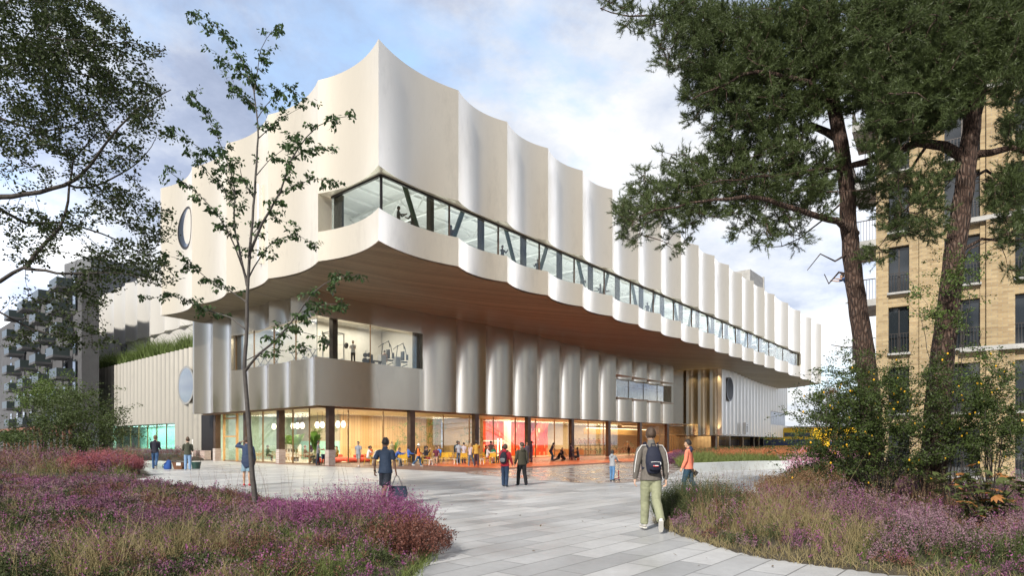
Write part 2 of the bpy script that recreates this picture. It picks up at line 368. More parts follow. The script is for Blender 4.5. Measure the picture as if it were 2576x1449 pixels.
mb.box(UP(46.7,DU-.17,ZW1-.06),(91.5,.14,.12),AXU); mb.box(UP(DU-.17,3.35,ZW1-.06),(.14,4.9,.12),AXU); mb.build('head_frame',M_dark,bld)
for i in range(17):
    u=3.0+i*4.92; s=1 if i%2 else -1
    mb=MB(); mb.tube([UP(u-1.2*s+.5,1.7,14.5),UP(u+1.2*s+.5,1.7,19.9)],.17,6); mb.build('diagonal_brace',M_green,bld)
for i in range(15):
    u=1.8+i*6.2; mb=MB()
    for z in (18.0,19.7): mb.box(UP(u,7.6,z),(.16,12.4,.16),AXU)
    for k in range(8):
        v0=1.5+k*1.55; z=(18,19.7) if k%2 else (19.7,18)
        mb.tube([UP(u,v0,z[0]),UP(u,v0+1.55,z[1])],.06,4)
    mb.build('roof_truss',M_beam,bld)
for i in range(6):
    mb=MB(); v=2.8+2.0*i
    mb.box(UP(46,v,19.9),(88,.14,.18),AXU); mb.build('ceiling_beam',M_beam,bld)
# round window in left face
def flushwin(surf,cx,cz,r,name='round_window',glass=None,frame=None,cres=None):
    '''disc that follows the fluted surface; cres: pale disc that paints the facade reflection on the glass'''
    def disc(cx,r,off,nr_=8,n=40,r0=0,sx=1):
        V=[];Fc=[]
        for i in range(nr_+1):
            rr=r0+(r-r0)*i/nr_
            for k in range(n):
                a=2*math.pi*k/n; V.append(surf(cx+rr*sx*math.cos(a),off,cz+rr*math.sin(a)))
        for i in range(nr_):
            for k in range(n): Fc.append((i*n+k,i*n+(k+1)%n,(i+1)*n+(k+1)%n,(i+1)*n+k))
        m=MB(); m.add(V,Fc); return m
    f=disc(cx,r*1.05,-.02,3,40,r*.93).build(name,frame,bld,smooth=60)
    disc(cx,r*.95,-.012).build('pane',glass,f,smooth=60)
    if cres: disc(cx+cres[0]*r,r*cres[1],-.03,sx=cres[2]).build('painted_reflection',M_up,f,smooth=60)  # pale disc paints the reflected facade onto the dark pane
def flute_at(cusps,sag,t):
    for a,b in zip(cusps[:-1],cusps[1:]):
        if a<=t<=b: x=(t-a)/(b-a); return sag*4*x*(1-x)
    return 0
def roundwin(pos,cx,cz,r,depth,name='round_window',glass=M_glass2,frame=M_dark):
    n=40; V=[];Fc=[]
    for k in range(n):
        a=2*math.pi*k/n
        for rr,dd in ((r*1.05,-.16),(r*1.05,.7),(r*.98,-.16),(r*.98,.2)): V.append(pos(cx+rr*math.cos(a),dd,cz+rr*math.sin(a)))
    for k in range(n):
        a=k*4;b=((k+1)%n)*4; Fc+=[(a,b,b+1,a+1),(a,a+2,b+2,b),(a+2,a+3,b+3,b+2)]
    m=MB(); m.add(V,Fc); f=m.build(name,frame,bld,smooth=40)
    m=MB(); m.add([pos(cx+r*math.cos(2*math.pi*k/n),-.04,cz+r*math.sin(2*math.pi*k/n)) for k in range(n)],[tuple(range(n))]); m.build('pane',glass,f)
M_darkpane=mat('dark_pane',(.02,.025,.03),.04,spec=1.0)
M_skypane=mat('mirror_pane',(.45,.48,.5),.05,metal=.9)
flushwin(lambda t,o,z:UP(o+flute_at(cuL,.58,t),t,z),26.9,19.9,1.7,glass=M_darkpane,frame=M_dark,cres=(-.28,.86,.80))
# rooftop box
mb=MB(); mb.box(UP(71.5,4,25.2),(6,5,3.2),AXU); mb.box(UP(74.8,2.6,25.3),(.3,2.4,3.4),AXU); mb.build('rooftop_plant_room',M_conc,bld)

# lower volume
LZ0,LW0,LW1,LZ1=4.35,7.82,10.77,13.4
clR=[0,5.05,10.0]+[10.0+3.83*i for i in range(1,13)]; LT=clR[-1]
clL=[0,3.34,6.6,9.87,13.05,16.6,20.6]
DL=.8
mb=MB()
def sagR(a,b,x): return (.1 if b<11 else (.25 if b<14.5 else .44))*4*x*(1-x)
fluted(mb,lambda t,o,z:LO(t,o,z),clR,sagR,DL,[LZ0,7.35,LW0,9.6,LW1,LZ1],[(-1,10.0,LW0,LW1),(41.1,LT-.2,7.35,9.6)],mit0=1,ends=(False,True),nseg=12)
fluted(mb,lambda t,o,z:LO(o,t,z),clL,.30,DL,[LZ0,LW0,LW1,LZ1],[(-1,13.05,LW0,LW1)],mit0=1,ends=(False,True),nseg=12)
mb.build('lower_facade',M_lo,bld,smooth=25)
mb=MB() # far end return, curved
pts=[LO(LT,0),LO(LT+1.2,.7),LO(LT+2.1,1.9),LO(LT+2.6,3.4),LO(LT+2.8,6)]
for a,b in zip(pts[:-1],pts[1:]):
    mb.add([a+Vector((0,0,LZ0)),b+Vector((0,0,LZ0)),b+Vector((0,0,LZ1)),a+Vector((0,0,LZ1))],[(0,1,2,3)])
mb.build('curved_end_panel',M_lo,bld,smooth=40)
mb=MB(); mb.box(LO(LT+5,7,8.6),(14,.3,9.2),AXL); mb.build('recess_wall',M_lo,bld)
# underside of lower volume (ceiling of the arcade)
M_under=mat('arcade_ceiling',(.45,.38,.28),.5,var=.1,vs=1)
mb=MB(); mb.prism([(LO(a,b).x,LO(a,b).y) for a,b in ((.82,.82),(LT+8,.82),(LT+8,20.6),(.82,20.6))],LZ0+.03,LZ0+.15); mb.build('arcade_ceiling',M_under,bld)
mb=MB(); mb.box(LO(LT/2,.74,LZ0-.06),(LT-1.4,.12,.14),AXL); mb.box(LO(.74,10.6,LZ0-.06),(.12,19.6,.14),AXL); mb.build('edge_trim',M_brass,bld)
mb=MB(); mb.box(LO(10,20.75,8.9),(20,.3,9),AXL); mb.build('lower_side_wall',M_lo,bld)
# ---- ground floor glazing ----
GN=3.6; GT=1.7
M_bbase=brickmat('pale_brick',(.46,.36,.31),(.36,.24,.2),(.5,.47,.44),.24,.07,(R(90),YAW,0),rough=.9)
def glazing(name,p0,p1,z0,z1,n,mat_,framemat,fw=.06,trans=None,par=None):
    par=par or bld
    p0=Vector(p0);p1=Vector(p1); d=(p1-p0).normalized(); nn=Vector((-d.y,d.x,0)); A=Matrix((d,nn,Vector((0,0,1)))).transposed(); Ln=(p1-p0).length
    for i in range(n):
        a=p0+d*(Ln*i/n); b=p0+d*(Ln*(i+1)/n); c=(a+b)/2
        m=MB(); m.box(c+Vector((0,0,(z0+z1)/2)),(Ln/n-fw,.025,z1-z0-.02),A); g=m.build(name,mat_,par)
        m=MB(); m.box(a+Vector((0,0,(z0+z1)/2)),(fw,.1,z1-z0),A)
        m.box(c+Vector((0,0,z0+.03)),(Ln/n-fw-.01,.09,.06),A)
        if trans:
            m.box(c+Vector((0,0,trans)),(Ln/n-fw-.01,.08,.05),A)
        m.build('window_frame',framemat,g)
glazing('glass_panel',LO(GT,GN),LO(47,GN),.03,LZ0,13,M_glass,M_brass)
glazing('glass_panel',LO(GT,18.2),LO(GT,GN),.03,LZ0,6,M_glass,M_brass)
# door frame in timber at left end of the café
mb=MB()
for n_ in (18.2,15.6): mb.box(LO(GT-.02,n_,2.15),(.16,.16,4.3),AXL)
for z in (2.25,3.9): mb.box(LO(GT-.02,16.9,z),(.14,2.5,.12),AXL)
mb.build('timber_door_frame',mat('honey_wood',(.50,.29,.11),.5,var=.15),bld)
# columns with brick bases
def column(p,base):
    m=MB(); m.box(Vector((p.x,p.y,LZ0/2+.02)),(.5,.42,LZ0-.05),AXL); c=m.build('column',M_bronze,bld)
    if base:
        m=MB(); m.box(Vector((p.x,p.y,.575)),(.56,.5,1.14),AXL); m.build('brick_base',M_bbase,c)
for k in range(8): column(LO(1.5+7.62*k,.45),k<1)
for n_,bb in ((7.3,1),(13.0,0),(18.9,1)): column(LO(GT-.35,n_),bb)
# ---- interior ----
M_floorw=mat('interior_floor',(.55,.48,.36),.35,var=.1)
mb=MB(); mb.prism([(LO(a,b).x,LO(a,b).y) for a,b in ((GT,GN),(70,GN),(70,20.4),(GT,20.4))],-.05,.02); mb.build('interior_floor',M_floorw,bld)
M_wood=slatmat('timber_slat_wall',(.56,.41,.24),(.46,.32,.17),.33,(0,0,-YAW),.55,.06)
M_ply=mat('timber_wall',(.55,.40,.22),.55,var=.12,vs=1.5)
mb=MB(); mb.box(LO(16.5,12,2.2),(13,.2,4.3),AXL); mb.build('timber_slat_wall',M_wood,bld)
mb=MB(); mb.box(LO(17,11.75,.55),(12,.3,1.1),AXL); mb.build('timber_bench_wall',M_ply,bld)
mb=MB(); mb.box(LO(24.2,9.6,2.2),(1.6,4.6,4.3),AXL); mb.build('timber_core',M_ply,bld)
M_cafe=brickmat('cafe_wall',(.36,.32,.26),(.33,.29,.23),(.22,.2,.17),1.6,.5,(R(90),YAW+R(90),0),rough=.8)
mb=MB(); mb.box(LO(10,16,3.1),(.2,8,2.5),AXL); mb.build('cafe_wall',M_cafe,bld)
mb=MB(); mb.box(LO(10,16,.9),(.2,8,1.9),AXL); mb.build('cafe_lower_wall',mat('teal_wall',(.30,.55,.50),.6,var=.15),bld)
mb=MB(); mb.box(LO(5.9,19.9,2.2),(8,.2,4.3),AXL); mb.build('cafe_end_wall',mat('cafe_end',(.35,.5,.46),.6,var=.2),bld)
M_plas=mat('cream_plaster',(.66,.56,.42),.7,var=.08)
mb=MB(); mb.box(LO(48,13,2.2),(46,.2,4.3),AXL); mb.build('plaster_wall',M_plas,bld)
M_red=brickmat('red_tile',(.80,.09,.02),(.72,.05,.015),(.85,.22,.1),.16,.42,(R(90),0,-YAW),off=.35,msize=.008,rough=.3,var=.15)
def redtiles():
    # glazed tiles; a few pale ones
    m,t,b=nm('red_tile_mix'); co=t.nodes.new('ShaderNodeTexCoord').outputs['Object']; mp=t.nodes.new('ShaderNodeMapping'); mp.vector_type='POINT'; mp.inputs['Rotation'].default_value=(0,0,-YAW); t.links.new(co,mp.inputs[0])
    sx=t.nodes.new('ShaderNodeSeparateXYZ'); t.links.new(mp.outputs[0],sx.inputs[0])
    u=math_('DIVIDE',sx.outputs[0],.17,nt=t); v=math_('DIVIDE',sx.outputs[2],.5,nt=t)
    cbx=t.nodes.new('ShaderNodeCombineXYZ'); t.links.new(math_('FLOOR',u,nt=t),cbx.inputs[0]); t.links.new(math_('FLOOR',v,nt=t),cbx.inputs[1])
    wn=t.nodes.new('ShaderNodeTexWhiteNoise'); wn.noise_dimensions='2D'; t.links.new(cbx.outputs[0],wn.inputs['Vector'])
    c=ramp(wn.outputs['Value'],[(0,(.60,.035,.012)),(.5,(.80,.07,.02)),(.93,(.85,.13,.04)),(.955,(.9,.62,.4))],t)
    gp=math_('MAXIMUM',math_('LESS_THAN',math_('FRACT',u,nt=t),.08,nt=t),math_('LESS_THAN',math_('FRACT',v,nt=t),.03,nt=t),nt=t)
    x=t.nodes.new('ShaderNodeMix'); x.data_type='RGBA'; t.links.new(gp,x.inputs[0]); t.links.new(c,x.inputs[6]); x.inputs[7].default_value=(.75,.14,.06,1); t.links.new(x.outputs[2],b.inputs['Base Color']); b.inputs['Roughness'].default_value=.3; return m
M_redt=redtiles()
mb=MB(); mb.box(LO(34,10.6,2.2),(13.5,.25,4.3),AXL); mb.build('red_tile_wall',M_redt,bld)
mb=MB(); # tiled stair rising to the right
def LOv(a,b,z): return LO(a,b,z)
st=[(33.5,0),(34.6,0),(39.5,4.3),(37.4,4.3)]
v=[LOv(a,9.2,z) for a,z in st]+[LOv(a,9.4,z) for a,z in st]
mb.add(v,[(0,1,2,3),(7,6,5,4),(0,4,5,1),(1,5,6,2),(2,6,7,3),(3,7,4,0)])
for k in range(12):
    mb.box(LO(34.4+.36*k,10,.15+.34*k),(.4,1.4,.1),AXL)
mb.build('tiled_staircase',M_redt,bld)
mb=MB()
for t_ in (35.2,35.8,36.4): mb.box(LO(t_-4.5,10.3,1.1),(.12,.1,2.2),AXL)
mb.build('lit_door_frames',mat('warm_strip',(1,.85,.6),.5,emit=2.0),bld)
mb=MB(); mb.box(LO(30.2,10.35,1.9),(5,.2,.15),AXL); mb.box(LO(30.4,8.5,2.2),(.6,.6,4.3),AXL); mb.build('white_pillar',M_white,bld)
mb=MB(); mb.box(LO(39.5,6.5,.45),(7,.5,.9),AXL); mb.build('reception_counter',mat('pale_orange',(.75,.38,.16),.5),bld)
# gym interior
M_gym=mat('gym_wall',(.55,.52,.46),.8,var=.06)
mb=MB(); mb.prism([(LO(a,b).x,LO(a,b).y) for a,b in ((.85,.85),(14,.85),(14,15),(.85,15))],7.5,7.8); mb.build('gym_floor',mat('gym_floor',(.3,.28,.26),.6),bld)
mb=MB(); mb.prism([(LO(a,b).x,LO(a,b).y) for a,b in ((.65,.65),(14,.65),(14,15),(.65,15))],11.7,11.9); mb.build('gym_ceiling',M_gym,bld)
mb=MB(); mb.box(LO(10.6,7,9.7),(.2,12.5,4),AXL); mb.box(LO(5.5,6.2,9.7),(9.8,.2,4),AXL); mb.box(LO(2.6,13.4,9.7),(4,.2,4),AXL); mb.build('gym_walls',M_gym,bld)
mb=MB(); mb.box(LO(.38,.38,9.3),(.03,.03,2.95),AXL); mb.build('glass_joint',M_green,bld)
for a,b in ((.4,5.0),(5.0,10.0)):
    mb=MB(); mb.box(LO((a+b)/2,.38,9.3),(b-a-.03,.03,2.95),AXL); mb.build('gym_window',M_glass,bld)
for a,b in ((.4,3.34),(3.34,6.6),(6.6,9.87),(9.87,13.05)):
    mb=MB(); mb.box(LO(.42,(a+b)/2,9.3),(.03,b-a-.05,2.95),AXL); g=mb.build('gym_window',M_glass,bld)
    mb=MB(); mb.box(LO(.42,b,9.3),(.08,.05,2.95),AXL); mb.build('mullion',M_brass,g)
mb=MB(); mb.box(LO(5.0,.38,9.3),(.05,.08,2.95),AXL); mb.build('mullion',M_brass,bld)
mb=MB(); mb.box(LO(2.2,1.1,9.5),(.45,.45,4.0),AXL); mb.build('inner_column',M_dark,bld)
mb=MB(); mb.box(LO(9.7,.55,9.3),(.5,.25,2.95),AXL); mb.box(LO(.6,12.7,9.3),(.25,.6,2.95),AXL); mb.build('window_jamb',M_dark,bld)
# strip window at far end of lower facade
for k in range(4):
    a=41.1+3.85*k; mb=MB(); mb.box(LO(a+1.85,.74,8.475),(3.6,.03,2.25),AXL); mb.build('strip_window',M_glass,bld)
mb=MB(); mb.box(LO(48.5,4,8.6),(15,.2,3.2),AXL); mb.box(LO(48.5,2,10.0),(15,4,.1),AXL); mb.build('strip_room_wall',M_plas,bld)
mb=MB(); mb.box(LO(48.5,2,7.2),(15,4,.1),AXL)
for k in range(9): mb.box(LO(42+k*1.7,1.6,8.3),(.09,.09,2),AXL)
mb.box(LO(48.5,1.6,8.9),(14,.1,.1),AXL); mb.build('strip_room_frame',M_brass,bld)
# slatted bicycle store screen
def bars(name,p0,p1,z0,z1,sp,mt,par=bld,w=.05):
    p0=Vector(p0);p1=Vector(p1); n=int((p1-p0).length/sp); m=MB()
    for i in range(n+1):
        p=p0+(p1-p0)*(i/n); m.box(p+Vector((0,0,(z0+z1)/2)),(w,w,z1-z0),AXL)
    return m.build(name,mt,par)
bars('slat_screen',LO(47.2,GN),LO(70,GN),.03,LZ0+.6,.28,M_brass)
mb=MB(); mb.box(LO(62,13.5,2.3),(24,.2,4.6),AXL); mb.build('bicycle_store_wall',M_ply,bld)
mb=MB(); mb.box(LO(58,9.5,3.3),(20,.4,.8),AXL); mb.build('bicycle_store_fascia',mat('gold_fascia',(.5,.33,.12),.45,var=.1),bld)
mb=MB(); mb.box(LO(58,9.2,3.78),(20,.06,.06),AXL); mb.build('light_strip',mat('strip_light',(1,.8,.5),.5,emit=6),bld)
# second fluted volume
Q0=Vector((26.4,92.8,0));Q1=Vector((31.1,90.8,0));Q2=Vector((57.1,127,0))
def alongf(A,B):
    d=(B-A).normalized(); n=Vector((-d.y,d.x,0))
    return lambda t,o,z:A+d*t+n*o+Vector((0,0,z)),(B-A).length
M_far=facademat('fluted_white_metal',(.86,.83,.77),.36,.7,.08)
pa,la=alongf(Q0,Q1); pb,lb=alongf(Q1,Q2)
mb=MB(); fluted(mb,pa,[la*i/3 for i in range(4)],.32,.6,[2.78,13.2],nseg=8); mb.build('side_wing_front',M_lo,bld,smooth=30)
mb=MB(); nb=22; fluted(mb,pb,[lb*i/nb for i in range(nb+1)],.32,.6,[2.78,5.2,7.8,13.2],[(lb*15/nb,lb+1,5.2,7.8)],nseg=8); mb.build('side_wing_flank',M_far,bld,smooth=30)
mb=MB()
for i in range(7):
    a=lb*(15+i)/nb; mb.box(pb(a+lb/nb/2,.45,6.5),(lb/nb-.05,.04,2.6),Matrix(((Q2-Q1).normalized(),Vector((-(Q2-Q1).normalized().y,(Q2-Q1).normalized().x,0)),Vector((0,0,1)))).transposed())
mb.build('corner_glazing',mat('grey_pane',(.13,.155,.16),.35,spec=.25),bld)
flushwin(lambda t,o,z:pb(t,o*2-.03,z),4.0,9.9,1.75,glass=mat('round_dark_pane',(.012,.013,.015),.5,spec=.08),frame=M_dark)
mb=MB(); mb.prism([(p.x,p.y) for p in (Q0+Vector((0,.3,0)),Q1+Vector((0,.3,0)),Q2+Vector((-.3,.2,0)),Q2+Vector((-20,14,0)),Q0+Vector((-14,16,0)))],2.86,3.0); mb.build('side_wing_underside',M_under,bld)
AXF=Matrix(((Q2-Q1).normalized(),Vector((-(Q2-Q1).normalized().y,(Q2-Q1).normalized().x,0)),Vector((0,0,1)))).transposed()
for k,t_ in enumerate((.4,7.5,15,22,25.5,29)):
    mb=MB(); mb.box(pb(t_,1.2,1.4),(.5,.5,2.8),AXF); mb.build('column',M_dark if k%2 else M_bronze,bld)
    mb=MB(); mb.box(pb(t_+1.0,1.6,1.4),(.9,.3,2.8),AXF); mb.build('pier',M_dark,bld)
bars('slat_screen',pb(.4,1.7,0),pb(28,1.7,0),.03,2.85,.34,M_dark)
bars('slat_screen',Q0+Vector((-3,4,0)),Q1+Vector((-.2,1.5,0)),.03,2.9,.2,M_brass)
mb=MB(); mb.box((Q0+Q1)/2+Vector((-1,6,1.4)),(10,.2,2.8),rz=-.35); mb.build('brick_back_wall',M_ply,bld)
mb=MB(); ga=LO(58.6,5.5); gb_=Q0+Vector((1.6,.9,0)); mb.add([ga+Vector((0,0,4.2)),gb_+Vector((0,0,4.2)),gb_+Vector((0,0,13.2)),ga+Vector((0,0,13.2))],[(0,1,2,3)]); mb.add([ga+Vector((3,5,0)),gb_+Vector((0,3,0)),gb_+Vector((0,3,4.4)),ga+Vector((3,5,4.4))],[(0,1,2,3)]); mb.build('link_wall',M_lo,bld)
for k in range(3):
    for zz,up_ in ((12.3,0),(3.1,1)):
        p_=pa(la*(k+.62)/3,-.35,zz); l_=bpy.data.lights.new('facade_spot','SPOT'); l_.energy=420; l_.spot_size=R(70); l_.spot_blend=.8; l_.color=(1,.72,.35); l_.shadow_soft_size=.1
        o_=bpy.data.objects.new('facade_spot',l_); COL.objects.link(o_); o_.location=p_+Vector((0,-.25,0)); o_.rotation_euler=(R(180-18) if up_ else R(18),0,0)
# small projecting sign with pictogram
sg=empty('projecting_sign',pb(11.0,-.5,4.0)); 
m=MB(); m.box((0,0,0),(1.5,.5,1.9),AXF); m.build('sign_box',M_white,sg)
d=AXF.col[0]; nn=-AXF.col[1]
m=MB()
def sb(x,z,w,h): m.box(AXF@Vector((x,-.27,z)),(w,.03,h),AXF)
sb(-.28,-.1,.07,.9);sb(-.18,.32,.2,.07);sb(-.18,-.52,.2,.07);sb(.28,-.1,.07,.9);sb(.18,.32,.2,.07);sb(.05,.62,.9,.07)
m.build('pictogram',M_dark,sg)
T(sg,'small white box sign with dark bracket pictogram on the far fluted white flank','sign')
# annex with narrow flutes
A0=Vector((-30.0,60.0,0)); AD=Vector((-.764,.645,0)); AN=Vector((.645,.764,0))
def AX(s,o,z=0): return A0+AD*s+AN*o+Vector((0,0,z))
AXA=Matrix((AD,AN,Vector((0,0,1)))).transposed()
M_ann=facademat('grey_fluted_metal',(.54,.51,.45),.34,.7,.35)
mb=MB(); cs=[-3+1.16*i for i in range(35)]; cs=[c for c in cs if c<36.6]
fluted(mb,lambda t,o,z:AX(t,o,z),cs,.32,.5,[.94,3.79,11.45],[(8.0,27.0,.94,3.79)],nseg=6); mb.build('annex_facade',M_ann,bld,smooth=35)
mb=MB(); mb.box(AX(17,.25,.47),(39,.4,.94),AXA); mb.build('annex_plinth',M_concd,bld)
glazing('annex_window',AX(27.0,.4),AX(8.0,.4),.94,3.79,7,M_teal,M_brass)
mb=MB(); mb.box(AX(17.5,3.5,2.4),(20,.2,3),AXA); mb.build('annex_inner_wall',mat('mint_wall',(.50,.72,.64),.7,var=.15,vs=.5),bld)
mb=MB(); mb.prism([(AX(a,b).x,AX(a,b).y) for a,b in ((-3,.3),(36.5,.3),(36.5,5),(-3,5))],11.0,11.2); mb.build('annex_roof',M_conc,bld)
mb=MB(); mb.box(AX(36.5,6,5.8),(.3,12,11.3),AXA); mb.build('annex_end_wall',M_ann,bld)
flushwin(lambda t,o,z:AX(t,o-.01,z),4.6,7.6,1.9,glass=M_skypane,frame=M_ann)
mb=MB(); B0=4.0; cs=[-2+4.6*i for i in range(11)]+[47.0]
fluted(mb,lambda t,o,z:AX(t,B0+o,z),cs,.5,.8,[11.2,13.2,15.75,24.0],[(-3,38.5,13.2,15.75)],nseg=8); mb.build('set_back_facade',M_wh,bld,smooth=30)
mb=MB(); mb.box(AX(18.2,B0+.7,14.5),(40,.2,2.6),AXA); mb.build('set_back_wall',M_wh,bld)
mb=MB(); mb.box(AX(37.2,B0+.55,14.4),(2.4,.1,2.4),AXA); mb.build('dark_window',M_darkpane,bld)
mb=MB(); mb.box(AX(47,B0+6,17.5),(.3,11,12.8),AXA); mb.build('set_back_end',M_wh,bld)
# brick stub walls and white post by the corner
for a,w_ in ((LO(GT-.6,20.8),1.0),(LO(GT-.6,22.9),1.5)):
    mb=MB(); mb.box(a+Vector((0,0,.47)),(.6,w_,.94),AXL); o=mb.build('brick_wall',M_bbase)
    T(o,'low brick stub wall nearer the timber café door' if w_==1.0 else 'low brick stub wall beside the brown grass by the fluted annex','wall')
mb=MB(); mb.tube([(LO(GT-1.6,21.2).x,LO(GT-1.6,21.2).y,0),(LO(GT-1.6,21.2).x,LO(GT-1.6,21.2).y,2.0)],.06,8); T(mb.build('post',M_white),'slim white post standing between the two brick stub walls','post')
mb=MB(); mb.box(LO(2.3,21.9,2.2),(1.2,2.6,4.4),AXL); mb.build('entrance_core',M_dark,bld)
# interior lights (lit rooms visible in the photograph)
def area(name,p,sx,sy,pw,col,rz=YAW,down=True):
    l=bpy.data.lights.new(name,'AREA'); l.shape='RECTANGLE'; l.size=sx; l.size_y=sy; l.energy=pw; l.color=col
    o=bpy.data.objects.new(name,l); COL.objects.link(o); o.location=p; o.rotation_euler=(0 if down else R(180),0,rz); return o
WARM=(1,.80,.54); 
area('cafe_light',LO(5.8,11,4.2),5,13,1300,(1,.9,.68))
area('hall_light',LO(14,8,4.2),12,5,950,WARM)
area('foyer_light',LO(33,7,4.2),14,4,1400,(1,.70,.42))
area('store_light',LO(52,8,4.2),16,5,1400,(1,.78,.5))
area('gym_light',LO(5,3.8,11.5),8,3.5,450,(1,.95,.85))
area('gym_light',LO(2.4,9,11.5),2.5,6,300,(1,.95,.85))
area('gallery_fill',UP(25,6,14.9),48,5,1900,(1,.97,.9),down=False)  # added upward fills, hidden below the window sill, to brighten the gallery ceiling
area('gallery_fill',UP(70,6,14.9),40,5,1700,(1,.97,.9),down=False)
area('annex_light',AX(17,2,3.7),17,2,900,(.8,1,.9),rz=math.atan2(.645,-.764))
area('wing_light',Vector((32,97,2.7)),8,4,300,WARM)
# ================= ground =================
def sheet(name,poly,z,m,cut=1):
    mb=MB(); mb.add([(p[0],p[1],z) for p in poly],[tuple(range(len(poly)))]); o=mb.build(name,m); 
    if o.data.polygons[0].normal.z<0: o.data.flip_normals()
    return T(o,kind='structure')
M_pave=brickmat('stone_paving',(.54,.54,.535),(.34,.345,.35),(.19,.19,.19),1.6,.48,(0,0,-YAW),off=.37,msize=.011,rough=.45,bump=.25,var=.2,vns=.45,spec=.5,rvar=(.28,.55))
sheet('plaza',[(-500,-30),(500,-30),(500,900),(-500,900)],0,M_pave)
def gp(l): return [G(*q) for q in l]
def smoothpoly(pts,it=2):
    for _ in range(it):
        n=len(pts); o=[]
        for i in range(n):
            a=Vector(pts[i]);b=Vector(pts[(i+1)%n]); o+=[a*.75+b*.25,a*.25+b*.75]
        pts=o
    return pts
M_brown=brickmat('brown_brick_paving',(.22,.115,.085),(.17,.085,.065),(.12,.09,.08),.2,.1,(0,0,-YAW),msize=.006,rough=.55,var=.2,rvar=(.35,.6))
sheet('brick_apron',[LO(GT-.5,19),LO(GT-1.4,8),LO(.2,.2),G(849,1175),G(1000,1181),G(1148,1188),G(1300,1195),G(1420,1192),G(1560,1176),G(1700,1160),LO(70,2),LO(70,6),LO(GT,6)],.004,M_brown)
def cobble():
    m,t,b=nm('wet_setts'); co=t.nodes.new('ShaderNodeTexCoord').outputs['Object']
    mp=t.nodes.new('ShaderNodeMapping'); mp.inputs['Scale'].default_value=(.9,.9,1); mp.inputs['Rotation'].default_value=(0,0,-.4); t.links.new(co,mp.inputs[0])
    n=noise(mp.outputs[0],1.6,5,.6,t,.6); n2=noise(co,.5,4,.6,t)
    f=math_('ADD',math_('MULTIPLY',n,.7,nt=t),math_('MULTIPLY',n2,.3,nt=t),nt=t)
    t.links.new(ramp(f,[(.38,(.12,.085,.07)),(.47,(.24,.17,.14)),(.54,(.36,.33,.31)),(.65,(.42,.42,.42))],t),b.inputs['Base Color'])
    t.links.new(ramp(n,[(.4,(.12,)*3),(.6,(.45,)*3)],t),b.inputs['Roughness'])
    bp=t.nodes.new('ShaderNodeBump'); bp.inputs['Strength'].default_value=.5; bp.inputs['Distance'].default_value=.03; t.links.new(n,bp.inputs['Height']); t.links.new(bp.outputs[0],b.inputs['Normal']); return m
sheet('cobbled_strip',smoothpoly(gp([(1130,1189),(1300,1181),(1450,1172),(1600,1163),(1705,1156),(1722,1168),(1700,1190),(1640,1208),(1540,1219),(1430,1215),(1300,1203)]),2),.008,cobble())
M_orange=brickmat('orange_paving',(.72,.17,.05),(.62,.10,.03),(.5,.13,.06),.6,.3,(0,0,-YAW),msize=.004,rough=.4,var=.2,rvar=(.2,.5))
sheet('orange_paving',[LO(15,1.5)]+gp([(1059,1171),(1160,1176),(1250,1179),(1350,1174),(1442,1169),(1600,1161),(1680,1156)])+[LO(62,0),LO(60,GN),LO(15,GN)],.012,M_orange)
mb=MB(); p=[G(1676,1155),G(1690,1154),G(1712,1148),G(1706,1140)]; mb.prism([(q.x,q.y) for q in p],0,.62); T(mb.build('low_block',mat('orange_block',(.75,.13,.05),.5,var=.1)),'low orange block standing at the far corner of the orange paving','block')
# bed outlines (world xy)
BED_L=[(-1.5,5.5),(-1.15,8.3),(-1.35,9.6),(-2.2,11.2),(-3.6,13.2),(-7.0,17.2),(-10.5,20.6),(-13,22.4),(-17,24),(-24,24.5),(-34,23),(-34,3),(-1.5,3)]
BED_L2=[(-16.6,27.2),(-20.0,33),(-25.5,41),(-33,51),(-45,64),(-70,66),(-75,40),(-50,27),(-28,26.2),(-19,25.6)]
BED_A=[tuple(AX(-2.6,-.4))[:2],tuple(AX(-2.9,-3.2))[:2],tuple(AX(6,-5.5))[:2],tuple(AX(16,-7))[:2],tuple(AX(36,-8))[:2],tuple(AX(36,-.3))[:2]]
BED_R=[(2.95,12.3),(3.0,11.2),(3.25,9.9),(3.6,8.8),(4.3,8.1),(5.4,7.2),(8.5,5.6),(14,4),(26,3),(26,17),(15,18.5),(9,18),(6.3,16.4),(4.4,14.9),(3.3,13.6)]
BED_R2=[(10.2,35.6),(13,49),(15.5,55),(20,66),(26,78),(50,95),(80,110),(80,50),(40,36),(26,35),(20.5,39.0),(15.7,40.5),(12,37.3)]
BED_R3=[(16,18.5),(24,22),(34,30),(44,36),(60,40),(60,10),(26,8),(26,17)]
BED_L,BED_L2,BED_R,BED_R2,BED_R3=[[tuple(q)[:2] for q in smoothpoly([Vector((p[0],p[1],0)) for p in b],2)] for b in (BED_L,BED_L2,BED_R,BED_R2,BED_R3)]
M_soil=mat('soil',(.055,.045,.03),.95,var=.4,vs=2,bump=.6,bs=6)
def inpoly(x,y,poly):
    x=np.asarray(x);y=np.asarray(y); c=np.zeros(x.shape,bool); n=len(poly)
    for i in range(n):
        x1,y1=poly[i][:2];x2,y2=poly[(i+1)%n][:2]
        cond=((y1>y)!=(y2>y)); xi=(x2-x1)*(y-y1)/((y2-y1)+1e-12)+x1; c^=cond&(x<xi)
    return c
def edgedist(x,y,poly):
    d=np.full(np.shape(x),1e9); n=len(poly)
    for i in range(n):
        a=np.array(poly[i][:2],float);b=np.array(poly[(i+1)%n][:2],float); ab=b-a
        t=np.clip(((x-a[0])*ab[0]+(y-a[1])*ab[1])/(ab@ab),0,1); d=np.minimum(d,np.hypot(x-a[0]-t*ab[0],y-a[1]-t*ab[1]))
    return d
